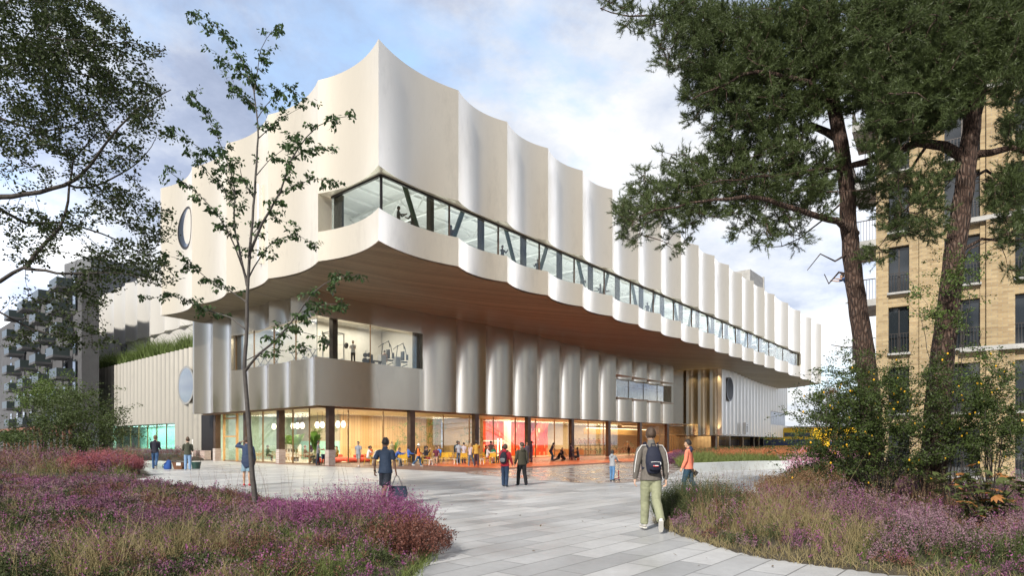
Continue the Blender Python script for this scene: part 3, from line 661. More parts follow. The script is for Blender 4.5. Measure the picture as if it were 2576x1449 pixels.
def wob(x,y,s=1.0,k=0):
    return (np.sin(x*1.3*s+k+1.7*np.sin(y*.9*s+k))+np.sin(y*1.7*s+2+k+1.3*np.sin(x*.8*s))+np.sin((x+y)*.7*s+k*2)+np.sin((x-y)*2.3*s+1+k)*.6)/3.6
def moundz(x,y,poly,h=.28):
    d=edgedist(x,y,poly); return (.03+h*np.clip(d/1.4,0,1)**.7*(.75+.35*wob(x,y,.8,3)))*inpoly(x,y,poly)
def mound(name,poly,h,step):
    xs=[p[0] for p in poly];ys=[p[1] for p in poly]; mb=MB()
    sp_=smoothpoly([Vector((p[0],p[1],0)) for p in poly],1)
    nx=int((max(xs)-min(xs))/step)+1; ny=int((max(ys)-min(ys))/step)+1
    X,Y=np.meshgrid(np.linspace(min(xs),max(xs),nx),np.linspace(min(ys),max(ys),ny)); Z=moundz(X,Y,poly,h)-.01*(~inpoly(X,Y,poly))
    V=np.stack([X,Y,Z],-1).reshape(-1,3); idx=np.arange(nx*ny).reshape(ny,nx); IN=inpoly(X,Y,poly)
    anyin=IN[:-1,:-1]|IN[1:,:-1]|IN[:-1,1:]|IN[1:,1:]
    Fq=np.stack([idx[:-1,:-1],idx[:-1,1:],idx[1:,1:],idx[1:,:-1]],-1)[anyin]
    o=npmesh(name,V,Fq,M_soil); T(o,kind='structure'); return o
mound('soil_bed',BED_L,.28,.12); mound('soil_bed',BED_L2,.45,.6); mound('soil_bed',BED_A,.5,.5); mound('soil_bed',BED_R,.34,.12); mound('soil_bed',BED_R2,.6,.8); mound('soil_bed',BED_R3,.3,.8)
# curved pale bench wall edging the far bed
def ribbon(name,pts,w,h,m):
    mb=MB(); pts=[Vector((p[0],p[1],0)) for p in pts]
    for _ in range(2):
        o=[pts[0]]
        for a,b in zip(pts[:-1],pts[1:]): o+=[a*.75+b*.25,a*.25+b*.75]
        pts=o+[pts[-1]]
    V=[];Fc=[]
    for i,p in enumerate(pts):
        d=(pts[min(i+1,len(pts)-1)]-pts[max(i-1,0)]).normalized(); n=Vector((-d.y,d.x,0))*w/2
        V+=[p+n,p+n+Vector((0,0,h)),p-n+Vector((0,0,h)),p-n]
    for i in range(len(pts)-1):
        a=i*4;b=a+4; Fc+=[(a,b,b+1,a+1),(a+1,b+1,b+2,a+2),(a+2,b+2,b+3,a+3)]
    Fc+=[(0,1,2,3),(len(V)-1,len(V)-2,len(V)-3,len(V)-4)]
    mb.add(V,Fc); return mb.build(name,m,None,smooth=30)
M_bench=mat('pale_concrete',(.52,.55,.55),.5,var=.12,vs=1.5,bump=.15)
T(ribbon('concrete_bench',[(10.0,34.9),(12.0,36.2),(15.6,39.4),(19,39.4),(22,36.5),(26,34.3),(36,34.5)],.6,.5,M_bench),'long curved pale concrete bench edging the far flower bed behind the man in coral','bench')
# ================= neighbouring buildings =================
# left grey apartments
def axes(yawv):
    d=Vector(yawv).normalized(); n=Vector((-d.y,d.x,0)); return d,n,Matrix((d,n,Vector((0,0,1)))).transposed()
ap=empty('apartment_block'); T(ap,'grey concrete apartment block with stacked glass balconies far left behind the tree','building')
Aa=Vector((-52,74,0)); ad,an,aA=axes((-.75,.66,0)); an=-an if an.y<0 else an
aA=Matrix((ad,an,Vector((0,0,1)))).transposed()
def AP(w,o,z): return Aa+ad*w+an*o+Vector((0,0,z))
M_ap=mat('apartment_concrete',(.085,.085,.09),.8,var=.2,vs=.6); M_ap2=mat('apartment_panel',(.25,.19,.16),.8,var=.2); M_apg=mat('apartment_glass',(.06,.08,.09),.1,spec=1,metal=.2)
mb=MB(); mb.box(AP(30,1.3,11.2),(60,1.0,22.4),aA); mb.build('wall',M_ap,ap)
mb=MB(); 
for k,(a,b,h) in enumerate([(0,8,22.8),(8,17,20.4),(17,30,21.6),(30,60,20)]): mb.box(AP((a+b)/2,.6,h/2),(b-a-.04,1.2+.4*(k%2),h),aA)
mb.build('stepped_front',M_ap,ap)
for fl in range(7):
    z=4.2+2.75*fl
    for k in range(9):
        w=2.2+4.6*k
        if (fl+k)%5==4: continue
        m=MB(); m.box(AP(w,-.22,z+1.2),(1.1,.1,2.0),aA); m.build('window',M_apg,ap)
    for k in range(4):
        w=3.8+9.2*k+(1.6 if fl%2 else 0)
        m=MB(); m.box(AP(w,-1.15,z-.1),(3.6,1.9,.28),aA); b_=m.build('balcony',M_ap,ap)
        m=MB(); m.box(AP(w,-2.05,z+.55),(3.5,.04,1.05),aA); m.box(AP(w-1.75,-1.2,z+.55),(.04,1.7,1.05),aA); m.box(AP(w+1.75,-1.2,z+.55),(.04,1.7,1.05),aA); m.build('railing',mat('smoked_railing',(.05,.065,.065),.35,spec=.25),b_)
mb=MB()
for k in range(14): mb.box(AP(1+3*k,-.9,1.8),(.3,.3,3.6),aA)
mb.box(AP(21,-.9,3.75),(43,.5,.35),aA); mb.build('brick_arcade',mat('dark_brick',(.20,.09,.06),.85,var=.2),ap)
tw=empty('concrete_tower'); T(tw,'dark plain concrete tower rising behind the white fluted wing at left','building')
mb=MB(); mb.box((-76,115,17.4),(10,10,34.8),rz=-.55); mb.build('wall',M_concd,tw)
mb=MB(); mb.box((-76,109,30),(3,2,2.0),rz=-.55); mb.build('ledge',M_ap,tw)
mb=MB()
for k in range(8): mb.box((-79.5,111.6,6+3.3*k),(1.2,.6,2),rz=-.55)
mb.build('window',M_apg,tw)
# right brick apartments
rb=empty('brick_apartments'); T(rb,'tall yellow brick apartment block with dark windows and balconies behind the pines','building')
Ra=Vector((18.9,31.8,0)); rd=Vector((.818,-.575,0)); rn=Vector((.575,.818,0)); rA=Matrix((rd,rn,Vector((0,0,1)))).transposed()
def RB(w,o,z): return Ra+rd*w+rn*o+Vector((0,0,z))
M_yb=brickmat('yellow_brick',(.44,.335,.185),(.31,.22,.115),(.30,.27,.22),.42,.105,(R(90),math.atan2(-.575,.818),0),msize=.008,rough=.85,var=.2,vns=.5)
wins=[(.55,1.45),(2.9,4.3),(5.6,7.4),(8.8,10.6),(12,13.8)]
fr=[k*3.1+2.9 for k in range(-1,9)]
H=30
mb=MB()
edges=[0]+[x for w in wins for x in w]+[20]
for a,b in zip(edges[0::2],edges[1::2]):
    mb.box(RB((a+b)/2,.3,H/2),(b-a,.6,H),rA)
mb.box(RB(10,7,H/2),(20,12.6,H),rA)
for f in fr:
    for i,(a,b) in enumerate(wins):
        mb.box(RB((a+b)/2,.35,f-.15),(b-a+.004,.5,.62),rA)
mb.build('wall',M_yb,rb)
mb=MB()
for a in (2.1,4.75,7.9,11.1): mb.box(RB(a,-.12,H/2),(.45,.24,H),rA)
mb.build('pilaster',M_yb,rb)
mb=MB()
for f in fr[2::2]: mb.box(RB(12,-.1,f+.15),(17,.32,.22),rA)
mb.build('concrete_band',M_conc,rb)
for f in fr:
    for i,(a,b) in enumerate(wins):
        m=MB(); m.box(RB((a+b)/2,.38,f+1.45),(b-a,.05,2.45),rA); wn=m.build('window',M_darkpane,rb)
        m=MB(); m.box(RB((a+b)/2,.1,f+.2),(b-a+.1,.5,.1),rA); m.build('sill',M_conc,wn)
        m=MB(); n_=int((b-a)/.12)
        for k in range(n_+1): m.box(RB(a+(b-a)*k/n_,.08,f+.75),(.02,.02,1.0),rA)
        m.box(RB((a+b)/2,.08,f+1.25),(b-a,.03,.03),rA)
        m.box(RB((a+b)/2,.33,f+1.4),(.06,.06,2.4),rA)
        m.build('railing',M_dark,wn)
for f in fr[1:]:
    m=MB(); m.box(RB(-.55,1.6,f-.1),(1.1,3.2,.35),rA); b_=m.build('balcony',M_conc,rb)
    m=MB()
    for k in range(9): m.box(RB(-1.08+k*.13,.05,f+.6),(.02,.02,1.05),rA)
    for k in range(20): m.box(RB(-1.08,.05+k*.16,f+.6),(.02,.02,1.05),rA)
    m.box(RB(-.55,.05,f+1.12),(1.06,.04,.04),rA); m.box(RB(-1.08,1.6,f+1.12),(.04,3.1,.04),rA); m.build('railing',M_dark,b_)
# yellow train
tr=empty('train',(0,0,0)); T(tr,'yellow and dark blue double-deck train passing behind the far wing','train')
Ta=Vector((37,128,0)); td=Vector((.985,-.17,0)); tn=Vector((.17,.985,0)); tA=Matrix((td,tn,Vector((0,0,1)))).transposed()
M_ty=mat('train_yellow',(.80,.50,.02),.35,var=.05); M_tb=mat('train_blue',(.015,.045,.14),.3); M_tw=mat('train_window',(.03,.05,.07),.05,spec=1)
mb=MB()
for k in range(3): mb.box(Ta+td*(13+26.4*k)+tn*1.4+Vector((0,0,2.5)),(26,2.8,3.9),tA); mb.box(Ta+td*(13+26.4*k)+tn*1.4+Vector((0,0,4.6)),(25.6,2.2,.35),tA)
mb.build('carriage',M_ty,tr)
mb=MB()
for k in range(3): mb.box(Ta+td*(13+26.4*k)-tn*.02+Vector((0,0,1.75)),(24,.06,1.2),tA)
mb.build('blue_stripe',M_tb,tr)
for k in range(3):
    m=MB()
    for j in range(8): m.box(Ta+td*(3+26.4*k+2.8*j)-tn*.03+Vector((0,0,3.35)),(2.1,.06,.8),tA)
    m.build('window',M_tw,tr)
mb=MB(); mb.box((60,150,2.8),(90,10,5.6)); T(mb.build('platform_hall',M_ap),'low grey station hall roof on the horizon behind the train','building')
# ================= people =================
def sk(c): return {'l':(.62,.40,.29),'m':(.42,.25,.16),'d':(.18,.10,.065),'t':(.50,.31,.20)}[c]
def cmat(c,cloth=True):
    key='cloth_%d_%d_%d'%tuple(int(x*255) for x in c)
    return mat(key,c,.8 if cloth else .5,var=.10,vs=14,bump=.35 if cloth else .1,bs=22)
HAIRC={'k':(.018,.014,.012),'b':(.06,.035,.02),'y':(.32,.21,.10),'r':(.22,.07,.03),'g':(.3,.28,.26),'lb':(.14,.08,.045)}
RX=lambda v,a,o: o+Matrix.Rotation(a,3,'X')@(v-o)
def remesh(o,vox,it=4,fac=.5):
    m=o.modifiers.new('r','REMESH'); m.mode='VOXEL'; m.voxel_size=vox; m.use_smooth_shade=True
    if it: s=o.modifiers.new('s','SMOOTH'); s.iterations=it; s.factor=fac
def person(loc,h,hd,label,skin='m',hair='k',hs='short',top=(.1,.1,.2),tl='long',bot=(.05,.06,.1),bl='long',shoe=(.03,.03,.03),
           legs=((0,0),(0,0)),arms=((3,10),(3,10)),abd=(7,7),lean=0,yaw=0,pitch=0,seat=None,fem=False,fine=False,group=None,extra=None,loose=1.0,parent=None,lift=0,footp=(0,0),legab=(2.5,2.5),roll=0):
    """hd: heading, 0 faces +Y. legs: (hip flex, knee flex) deg L,R. arms: (shoulder flex, elbow flex)."""
    q=h; V3=Vector
    root=empty('person',loc,R(hd)); T(root,label,'person',group)
    pel=V3((0,0,.53*q)); J={}
    ln=R(-lean)
    up=lambda x,y,z: RX(V3((x*q,y*q,z*q)),ln,pel)
    sw=(.092 if fem else .108); hw=.047
    lat=V3((1,0,0))
    for s,k in ((-1,0),(1,1)):
        hf,kf=map(R,legs[k]); ab=R(legab[k])
        hip=V3((s*hw*q,0,.50*q)); d1=V3((s*math.sin(ab),math.sin(hf)*math.cos(ab),-math.cos(hf)*math.cos(ab))); knee=hip+d1*.238*q
        a2=hf-kf; d2=V3((s*math.sin(ab)*.4,math.sin(a2),-math.cos(a2))).normalized(); ank=knee+d2*.228*q
        fp=R(footp[k]); fd=V3((s*.12,math.cos(fp),-math.sin(fp))).normalized(); J['hip%d'%k]=hip;J['kn%d'%k]=knee;J['an%d'%k]=ank;J['fd%d'%k]=fd
        sh=up(s*sw,0,.812); f,e=map(R,arms[k]); b=R(abd[k]); d1=V3((s*math.sin(b),math.sin(f)*math.cos(b),-math.cos(f)*math.cos(b))); el=sh+d1*.172*q
        fe=f+e; b2=b*(.4 if e<1.2 else -.9); d2=V3((s*math.sin(b2),math.sin(fe)*math.cos(b2),-math.cos(fe)*math.cos(b2))).normalized(); wr=el+d2*.148*q
        J['sh%d'%k]=sh;J['el%d'%k]=el;J['wr%d'%k]=wr;J['hd%d'%k]=d2
    low=min(J['an0'].z-.04*q-max(0,J['fd0'].z*-1)*.12*q,J['an1'].z-.04*q-max(0,J['fd1'].z*-1)*.12*q)
    dz=-low if seat is None else seat-(.50-.045)*q
    dz+=lift
    sh_=V3((0,0,dz))
    for k in J:
        if not k.startswith('fd') and not k.startswith('hd'): J[k]=J[k]+sh_
    U=lambda x,y,z: up(x,y,z)+sh_
    HR=Matrix.Rotation(R(yaw),3,'Z')@Matrix.Rotation(R(pitch),3,'X')
    hc=U(0,.012,.93); hx,hy,hz=.046*q,.057*q,.069*q
    sm=mat('skin_'+skin,sk(skin),.55,var=.08,vs=6); nn_=16 if fine else 10
    # --- body (one continuous surface)
    m=MB()
    m.loft([(U(0,0,.50),.08*q,.055*q),(U(0,0,.56),.078*q,.054*q),(U(0,0,.63),.066*q,.048*q),(U(0,.004,.72),.080*q,.056*q),(U(0,0,.79),.088*q,.05*q),(U(0,-.004,.825),.06*q,.036*q)],lat,nn_)
    m.loft([(U(0,-.006,.82),.032*q,.032*q),(U(0,0,.86),.028*q,.03*q),(U(0,.006,.895),.028*q,.03*q)],lat,nn_)
    m.ell(hc,(hx,hy,hz),14,12,HR,lambda d:1-.16*max(0,-d.z)*(1-max(0,d.y)*.6))
    m.ell(hc+HR@V3((0,hy*.42,-hz*.62)),(hx*.55,hy*.45,hz*.3),8,6,HR)
    m.ell(hc+HR@V3((0,hy*1.0,-hz*.10)),(hx*.17,hy*.22,hz*.2),8,6,HR)
    for s in (-1,1): m.ell(hc+HR@V3((s*hx*1.0,-hy*.02,-hz*.06)),(hx*.13,hy*.2,hz*.24),6,6,HR)
    for k,s in ((0,-1),(1,1)):
        sh,el,wr,hd_=J['sh%d'%k],J['el%d'%k],J['wr%d'%k],J['hd%d'%k]
        ar=.85 if fem else 1
        m.loft([(sh+V3((-s*.012*q,0,-.004*q)),.024*q*ar,.028*q*ar),(sh.lerp(el,.12),.027*q*ar,.029*q*ar),(sh.lerp(el,.45),.025*q*ar,.027*q*ar),(el,.019*q*ar,.02*q*ar),(el.lerp(wr,.3),.02*q*ar,.021*q*ar),(wr,.0125*q,.014*q)],lat,10)
        # palm and five fingers
        pl=.05*q; side=hd_.cross(V3((0,1,0))) if abs(hd_.y)<.8 else hd_.cross(V3((0,0,1))); side=side.normalized()
        # palm plane contains hd_ and fw (forward)
        fw=(V3((0,1,0))-hd_*hd_.y); fw=fw.normalized() if fw.length>.3 else V3((0,0,1)); inn=V3((-s,0,0))
        pc=wr+hd_*pl*.5
        m.loft([(wr,.014*q,.012*q),(wr+hd_*pl*.5,.023*q,.009*q),(wr+hd_*pl,.022*q,.008*q)],fw,8)
        for fi in range(4):
            o=(fi-1.5)*.011*q; L=(.040,.046,.048,.038)[fi]*q; b0=wr+hd_*pl*1.0-fw*o
            p1=b0+(hd_*.9+inn*.35).normalized()*L*.42; p2=p1+(hd_*.55+inn*.8).normalized()*L*.33; p3=p2+(hd_*.1+inn*.95).normalized()*L*.25
            m.tube([b0-hd_*.01*q,b0,p1,p2,p3],[.0056*q,.0056*q,.0052*q,.0048*q,.004*q],6)
        b0=wr+hd_*pl*.25+fw*.018*q; m.tube([b0-fw*.01*q,b0,b0+(fw*.6+hd_*.7+inn*.4)*.018*q,b0+(fw*.4+hd_*1.1+inn*.6)*.032*q],[.0075*q,.0075*q,.0062*q,.005*q],6)
        hp,kn,an,fd=J['hip%d'%k],J['kn%d'%k],J['an%d'%k],J['fd%d'%k]
        back=V3((0,-.012*q,0))
        m.loft([(hp+V3((0,0,.02*q)),.045*q,.052*q),(hp.lerp(kn,.35),.042*q,.046*q),(hp.lerp(kn,.8),.031*q,.034*q),(kn,.028*q,.03*q),(kn.lerp(an,.3)+back*.8,.0285*q,.031*q),(kn.lerp(an,.65),.020*q,.022*q),(an,.0165*q,.019*q)],lat,10)
        m.loft([(an+V3((0,0,-.012*q))-fd*.012*q,.018*q,.02*q),(an+V3((0,0,-.024*q))+fd*.045*q,.02*q,.013*q),(an+V3((0,0,-.028*q))+fd*.085*q,.019*q,.009*q)],lat,8)
    body=m.build('body',sm,root); remesh(body,.0085 if fine else .013,2)
    # eyes and mouth
    m=MB()
    for s in (-1,1): m.ell(hc+HR@V3((s*hx*.38,hy*.86,hz*.04)),(hx*.13,hy*.08,hz*.06),8,5,HR)
    m.ell(hc+HR@V3((0,hy*.84,-hz*.50)),(hx*.28,hy*.06,hz*.03),8,4,HR)
    for s in (-1,1): m.ell(hc+HR@V3((s*hx*.38,hy*.90,hz*.17)),(hx*.2,hy*.06,hz*.025),8,4,HR)
    m.build('facial_features',mat('eye_dark',(.03,.02,.018),.3),body)
    # hair
    if hs!='none':
        hm=mat('hair_'+hair,HAIRC[hair],.55,var=.3,vs=30,bump=.6,bs=60); m=MB(); fl=rnd.random()*9
        def hf_(d):
            face=max(0,d.y-.15)*(1 if d.z<.45 else .25)*(1.2 if d.z<.45 else .3)
            low=max(0,-d.z-(.35 if hs in('long','curly') else .12))*1.25
            return 1.13+.035*math.sin(9*d.x+fl)*math.cos(8*d.y+fl)+.03*math.sin(17*d.z+11*d.x)-.55*face-.5*low
        m.ell(hc+HR@V3((0,-hy*.10,hz*.10)),(hx*1.02,hy*1.0,hz*1.02),26,20,HR,hf_)
        if hs in('long',):
            m.loft([(hc+HR@V3((0,-hy*.75,hz*.3)),hx*.95,hy*.35),(hc+HR@V3((0,-hy*.95,-hz*.8)),hx*.95,hy*.3),(hc+HR@V3((0,-hy*1.05,-hz*2.0)),hx*.8,hy*.25),(hc+HR@V3((0,-hy*1.0,-hz*2.9)),hx*.45,hy*.18)],lat,10)
        if hs=='pony':
            m.ell(hc+HR@V3((0,-hy*1.15,hz*.35)),(hx*.4,hy*.3,hz*.35),8,6,HR); m.tube([hc+HR@V3((0,-hy*1.2,hz*.35)),hc+HR@V3((0,-hy*1.65,0)),hc+HR@V3((0,-hy*1.6,-hz*.9))],[hx*.35,hx*.35,hx*.12],8)
        if hs=='bun': m.ell(hc+HR@V3((0,-hy*1.05,hz*.65)),(hx*.45,hy*.4,hz*.4),10,7,HR)
        if hs=='curly':
            for i in range(26):
                d=V3((rnd.gauss(0,1),rnd.gauss(-.35,1),abs(rnd.gauss(.4,.8)))).normalized(); m.ell(hc+HR@V3((d.x*hx*1.12,d.y*hy*1.12,d.z*hz*1.12)),(hx*.3,hx*.3,hx*.28),6,5)
        m.build('hair',hm,body,smooth=60)
    if hs=='hat' or (extra and 'hat' in extra):
        hatc=(extra or {}).get('hat',(.12,.07,.04)); m=MB(); top_=hc+HR@V3((0,0,hz*.55))
        m.loft([(top_,hx*1.2,hy*1.15),(top_+HR@V3((0,0,hz*.45)),hx*1.1,hy*1.02),(top_+HR@V3((0,0,hz*.75)),hx*.85,hy*.75)],lat,16)
        br_=(extra or {}).get('brim',2.1); m.ell(top_-V3((0,0,hz*.05)),(hx*br_,hy*br_*.95,hz*.07),20,6,HR); m.build('hat',cmat(hatc),root,smooth=50)
    # trousers / shorts / skirt
    g=loose*.007; m=MB()
    def grow(r,a=1.0): return (r+g*a)*q
    tc_=cmat(bot)
    m.loft([(U(0,0,.605),grow(.068),grow(.05)),(U(0,0,.56),grow(.079),grow(.056)),(U(0,-.004,.50),grow(.082),grow(.06))],lat,nn_)
    if bl in('skirt','dress'):
        kneel=(J['kn0']+J['kn1'])/2; m.loft([(U(0,0,.56),grow(.08),grow(.057)),((U(0,0,.47)+kneel)/2+V3((0,0,.03*q)),grow(.088,1.5),grow(.07,1.5)),(kneel.lerp(U(0,0,.47),.15),grow(.092,2),grow(.075,2))],lat,nn_)
    else:
        end={'long':1.0,'short':.0,'crop':.6}[bl]
        for k in (0,1):
            hp,kn,an=J['hip%d'%k],J['kn%d'%k],J['an%d'%k]; rr=[(hp+V3((0,0,.02*q)),grow(.042),grow(.053)),(hp.lerp(kn,.4),grow(.041,1.2),grow(.046,1.2))]
            if end==0: rr+=[(hp.lerp(kn,.84),grow(.044,1.8),grow(.046,1.8))]
            else:
                rr+=[(hp.lerp(kn,.8),grow(.032,1.3),grow(.035,1.3)),(kn,grow(.029,1.4),grow(.031,1.4)),(kn.lerp(an,.35)+V3((0,-.008*q,0)),grow(.027,1.4),grow(.030,1.4))]
                if end==1: rr+=[(kn.lerp(an,.75),grow(.023,1.5),grow(.025,1.5)),(an+V3((0,0,-.004*q)),grow(.021,1.6),grow(.024,1.6))]
                else: rr+=[(kn.lerp(an,.6),grow(.021,1),grow(.023,1))]
            m.loft(rr,lat,nn_,1)
    o=m.build({'short':'shorts','skirt':'skirt','dress':'dress'}.get(bl,'trousers'),tc_,body); remesh(o,.009 if fine else .014,3)
    if fine:
        tx=bpy.data.textures.get('folds') or bpy.data.textures.new('folds','CLOUDS'); tx.noise_scale=.07; tx.noise_depth=2
        d_=o.modifiers.new('d','DISPLACE'); d_.texture=tx; d_.strength=.013; d_.mid_level=.5
    # top
    g=loose*.006; m=MB(); hem=.50 if tl!='crop' else .60
    m.loft([(U(0,0,hem-.016),grow(.101,1.3),grow(.076,1.3)),(U(0,0,.57),grow(.086,1.3),grow(.062,1.3)),(U(0,0,.65),grow(.071 if fem else .079,1.4),grow(.052 if fem else .057,1.4)),(U(0,.004,.72),grow(.082,1.2),grow(.058,1.2)),(U(0,0,.785),grow(.092,1),grow(.052,1)),(U(0,-.004,.82),grow(.066,.8),grow(.04,.8)),(U(0,-.005,.842),grow(.034,.8),grow(.036,.8))][::-1],lat,nn_,1)
    if tl!='none':
        for k in (0,1):
            sh,el,wr=J['sh%d'%k],J['el%d'%k],J['wr%d'%k]
            s_=(-1,1)[k]; rr=[(sh+V3((-s_*.016*q,0,-.006*q)),grow(.022,.8),grow(.028,.9)),(sh.lerp(el,.14),grow(.0265,.9),grow(.029,.9)),(sh.lerp(el,.45),grow(.026,1.1),grow(.028,1.1))]
            if tl=='long': rr+=[(el,grow(.021,1.4),grow(.022,1.4)),(el.lerp(wr,.4),grow(.020,1.2),grow(.021,1.2)),(wr,grow(.014,1.0),grow(.015,1.0))]
            else: rr+=[(sh.lerp(el,.74),grow(.026,1.4),grow(.028,1.4))]
            m.loft(rr,lat,nn_,1)
    o=m.build('shirt' if tl!='long' else 'sweater',cmat(top),body); remesh(o,.009 if fine else .014,3)
    if fine:
        d_=o.modifiers.new('d','DISPLACE'); d_.texture=bpy.data.textures['folds']; d_.strength=.012; d_.mid_level=.5
    # collar/hood
    if extra and 'hood' in extra:
        m=MB(); m.loft([(U(0,-.045,.80),.055*q,.025*q),(U(0,-.058,.835),.06*q,.03*q),(U(0,-.04,.87),.045*q,.025*q)],lat,12); m.tube([U(.04*math.cos(a),-.01+.04*math.sin(a),.85+.008*math.sin(a)*-1) for a in [i*math.pi/6 for i in range(13)]],.012*q,8); o=m.build('hood',cmat(extra['hood']),body); remesh(o,.012,3)
    if extra and 'collar' in extra:
        m=MB(); m.loft([(U(0,-.006,.832),.048*q,.046*q),(U(0,-.002,.862),.038*q,.042*q)],lat,14); o=m.build('collar',cmat(extra['collar']),body,smooth=40)
    # shoes
    for k in (0,1):
        an,fd=J['an%d'%k],J['fd%d'%k]; upv=(V3((0,0,1))-fd*fd.z).normalized(); m=MB()
        m.loft([(an-fd*.016*q-upv*.012*q,.021*q,.025*q),(an+fd*.028*q-upv*.022*q,.024*q,.018*q),(an+fd*.072*q-upv*.027*q,.023*q,.012*q),(an+fd*.100*q-upv*.029*q,.018*q,.009*q)],lat,12)
        sh2=m.build('shoe',cmat(shoe,False),body,smooth=60)
        m=MB(); c=an-upv*.038*q; W_=fd.cross(upv).normalized()
        pts=[(-.035,.012),(-.030,.020),(.02,.021),(.07,.024),(.105,.017),(.115,0),(.105,-.017),(.07,-.024),(.02,-.021),(-.030,-.020),(-.035,-.012)]
        V=[c+fd*a*q+W_*b*q-upv*t_ for t_ in (0,.012*q) for a,b in pts]; n=len(pts)
        m.add(V,[tuple(range(n)),tuple(range(2*n-1,n-1,-1))]+[(i,n+i,n+(i+1)%n,(i+1)%n) for i in range(n)]); m.build('sole',mat('shoe_sole',(.62,.60,.55),.6),sh2)
    if extra:
        if 'glasses' in extra:
            m=MB(); m.box(hc+HR@V3((0,hy*.98,hz*.05)),(hx*1.5,hy*.1,hz*.2),HR); m.build('sunglasses',M_dark,body)
        if 'watch' in extra:
            m=MB(); w=J['wr0']; d=J['hd0']; m.tube([w-d*.02*q,w],.0175*q,12); m.build('watch',M_dark,body)
        if 'piping' in extra:
            m=MB()
            for k,s in ((0,-1),(1,1)):
                sh,el,wr=J['sh%d'%k],J['el%d'%k],J['wr%d'%k]; off=V3((s*.024*q,-.030*q,.008*q))
                m.tube([U(s*.045,-.045,.835),sh+V3((-s*.005*q,-.046*q,.02*q)),sh.lerp(el,.35)+off*1.1,el+off*.95,el.lerp(wr,.6)+off*.85],.0035*q,6)
            m.build('reflective_piping',M_white,body)
        if 'stripes' in extra:
            m=MB()
            for j in range(3):
                m.tube([U(-.07+.02*0,-.015+.012*j,.82),J['sh0']+V3((-.042*q,(-.014+.014*j)*q,.006*q)),J['sh0'].lerp(J['el0'],.62)+V3((-.047*q,(-.014+.014*j)*q,0))],.0028*q,5)
                m.tube([U(-.092,-.014+.014*j,.52),J['hip0'].lerp(J['kn0'],.4)+V3((-.062*q,(-.014+.014*j)*q,0)),J['hip0'].lerp(J['kn0'],.8)+V3((-.066*q,(-.014+.014*j)*q,0))],.0032*q,5)
            m.build('white_stripes',M_white,body)
    return root,J,U
def backpack(root,J,U,q,c1,c2,label,strap=None,s=1.0,patch=False):
    """worn bag, a thing of its own placed against the wearer's back"""
    bp=empty('backpack',root.location.copy(),root.rotation_euler[2]); T(bp,label,'backpack')
    m=MB(); lat=Vector((1,0,0))
    m.loft([(U(0,-.098*s,.585),.070*q*s,.040*q*s),(U(0,-.105*s,.66),.082*q*s,.052*q*s),(U(0,-.100*s,.73),.078*q*s,.047*q*s),(U(0,-.092*s,.79),.060*q*s,.034*q*s)],lat,20); b=m.build('bag',cmat(c1),bp); remesh(b,.011,2)
    m=MB(); m.loft([(U(0,-.150*s,.605),.060*q*s,.020*q*s),(U(0,-.154*s,.635),.064*q*s,.024*q*s),(U(0,-.150*s,.665),.058*q*s,.017*q*s)],lat,16); b2=m.build('front_pocket',cmat(c2),bp); remesh(b2,.009,2)
    m=MB()
    for sx in (-1,1):
        m.tube([U(sx*.045,-.075,.80),U(sx*.062,-.035,.853),U(sx*.066,.02,.845),U(sx*.075,.062,.78),U(sx*.082,.05,.68),U(sx*.085,-.04,.60)],[(.018*q,.005*q)]*6,8)
    m.build('shoulder_strap',cmat(c1),bp)
    m=MB(); m.tube([U(-.02,-.09,.815),U(-.02,-.085,.845),U(.02,-.085,.845),U(.02,-.09,.815)],.006*q,6); m.build('grab_handle',cmat(c1),bp)
    m=MB(); m.tube([U(-.045,-.174*s,.668),U(0,-.178*s,.672),U(.045,-.174*s,.668)],.0025*q,5); m.tube([U(.048,-.172*s,.668),U(.050,-.178*s,.645)],.004*q,5); m.build('zip',mat('zip_white',(.7,.7,.7),.4),bp)
    if patch:
        m=MB(); m.box(U(0,-.182*s,.633),(.050*q,.006,.011*q)); m.build('patch',M_white,bp); m=MB(); m.box(U(0,-.1835*s,.6295),(.050*q,.006,.006*q)); m.box(U(-.018,-.1835*s,.636),(.010*q,.006,.008*q)); m.build('patch_band',mat('patch_red',(.6,.02,.02),.6),bp)
    return bp
def atg(px,py): return G(px,py)
def PZ(px,fy,top):  # ground point & height from feet/head rows
    g=G(px,fy); return g,(fy-top)/F*g.y
walkA=((-14,4),(20,6)); walkB=((22,8),(-12,28))
# 1 foreground walker with backpack
g,h=PZ(1637,1337,1085)
r,J,U=person(g,h,2,'man in grey-brown jacket and khaki trousers walking away with a navy backpack','l','b','short',(.125,.11,.095),'long',(.26,.27,.17),'long',(.6,.58,.54),legs=((15,8),(-14,32)),legab=(-.5,-1.5),arms=((-4,14),(-6,12)),abd=(12,10),fine=True,loose=1.7,footp=(0,55),extra={'collar':(.13,.12,.105),'piping':1},yaw=-6)
backpack(r,J,U,h,(.010,.013,.03),(.009,.011,.028),'navy backpack with small red and white patch worn above khaki trousers',patch=True)
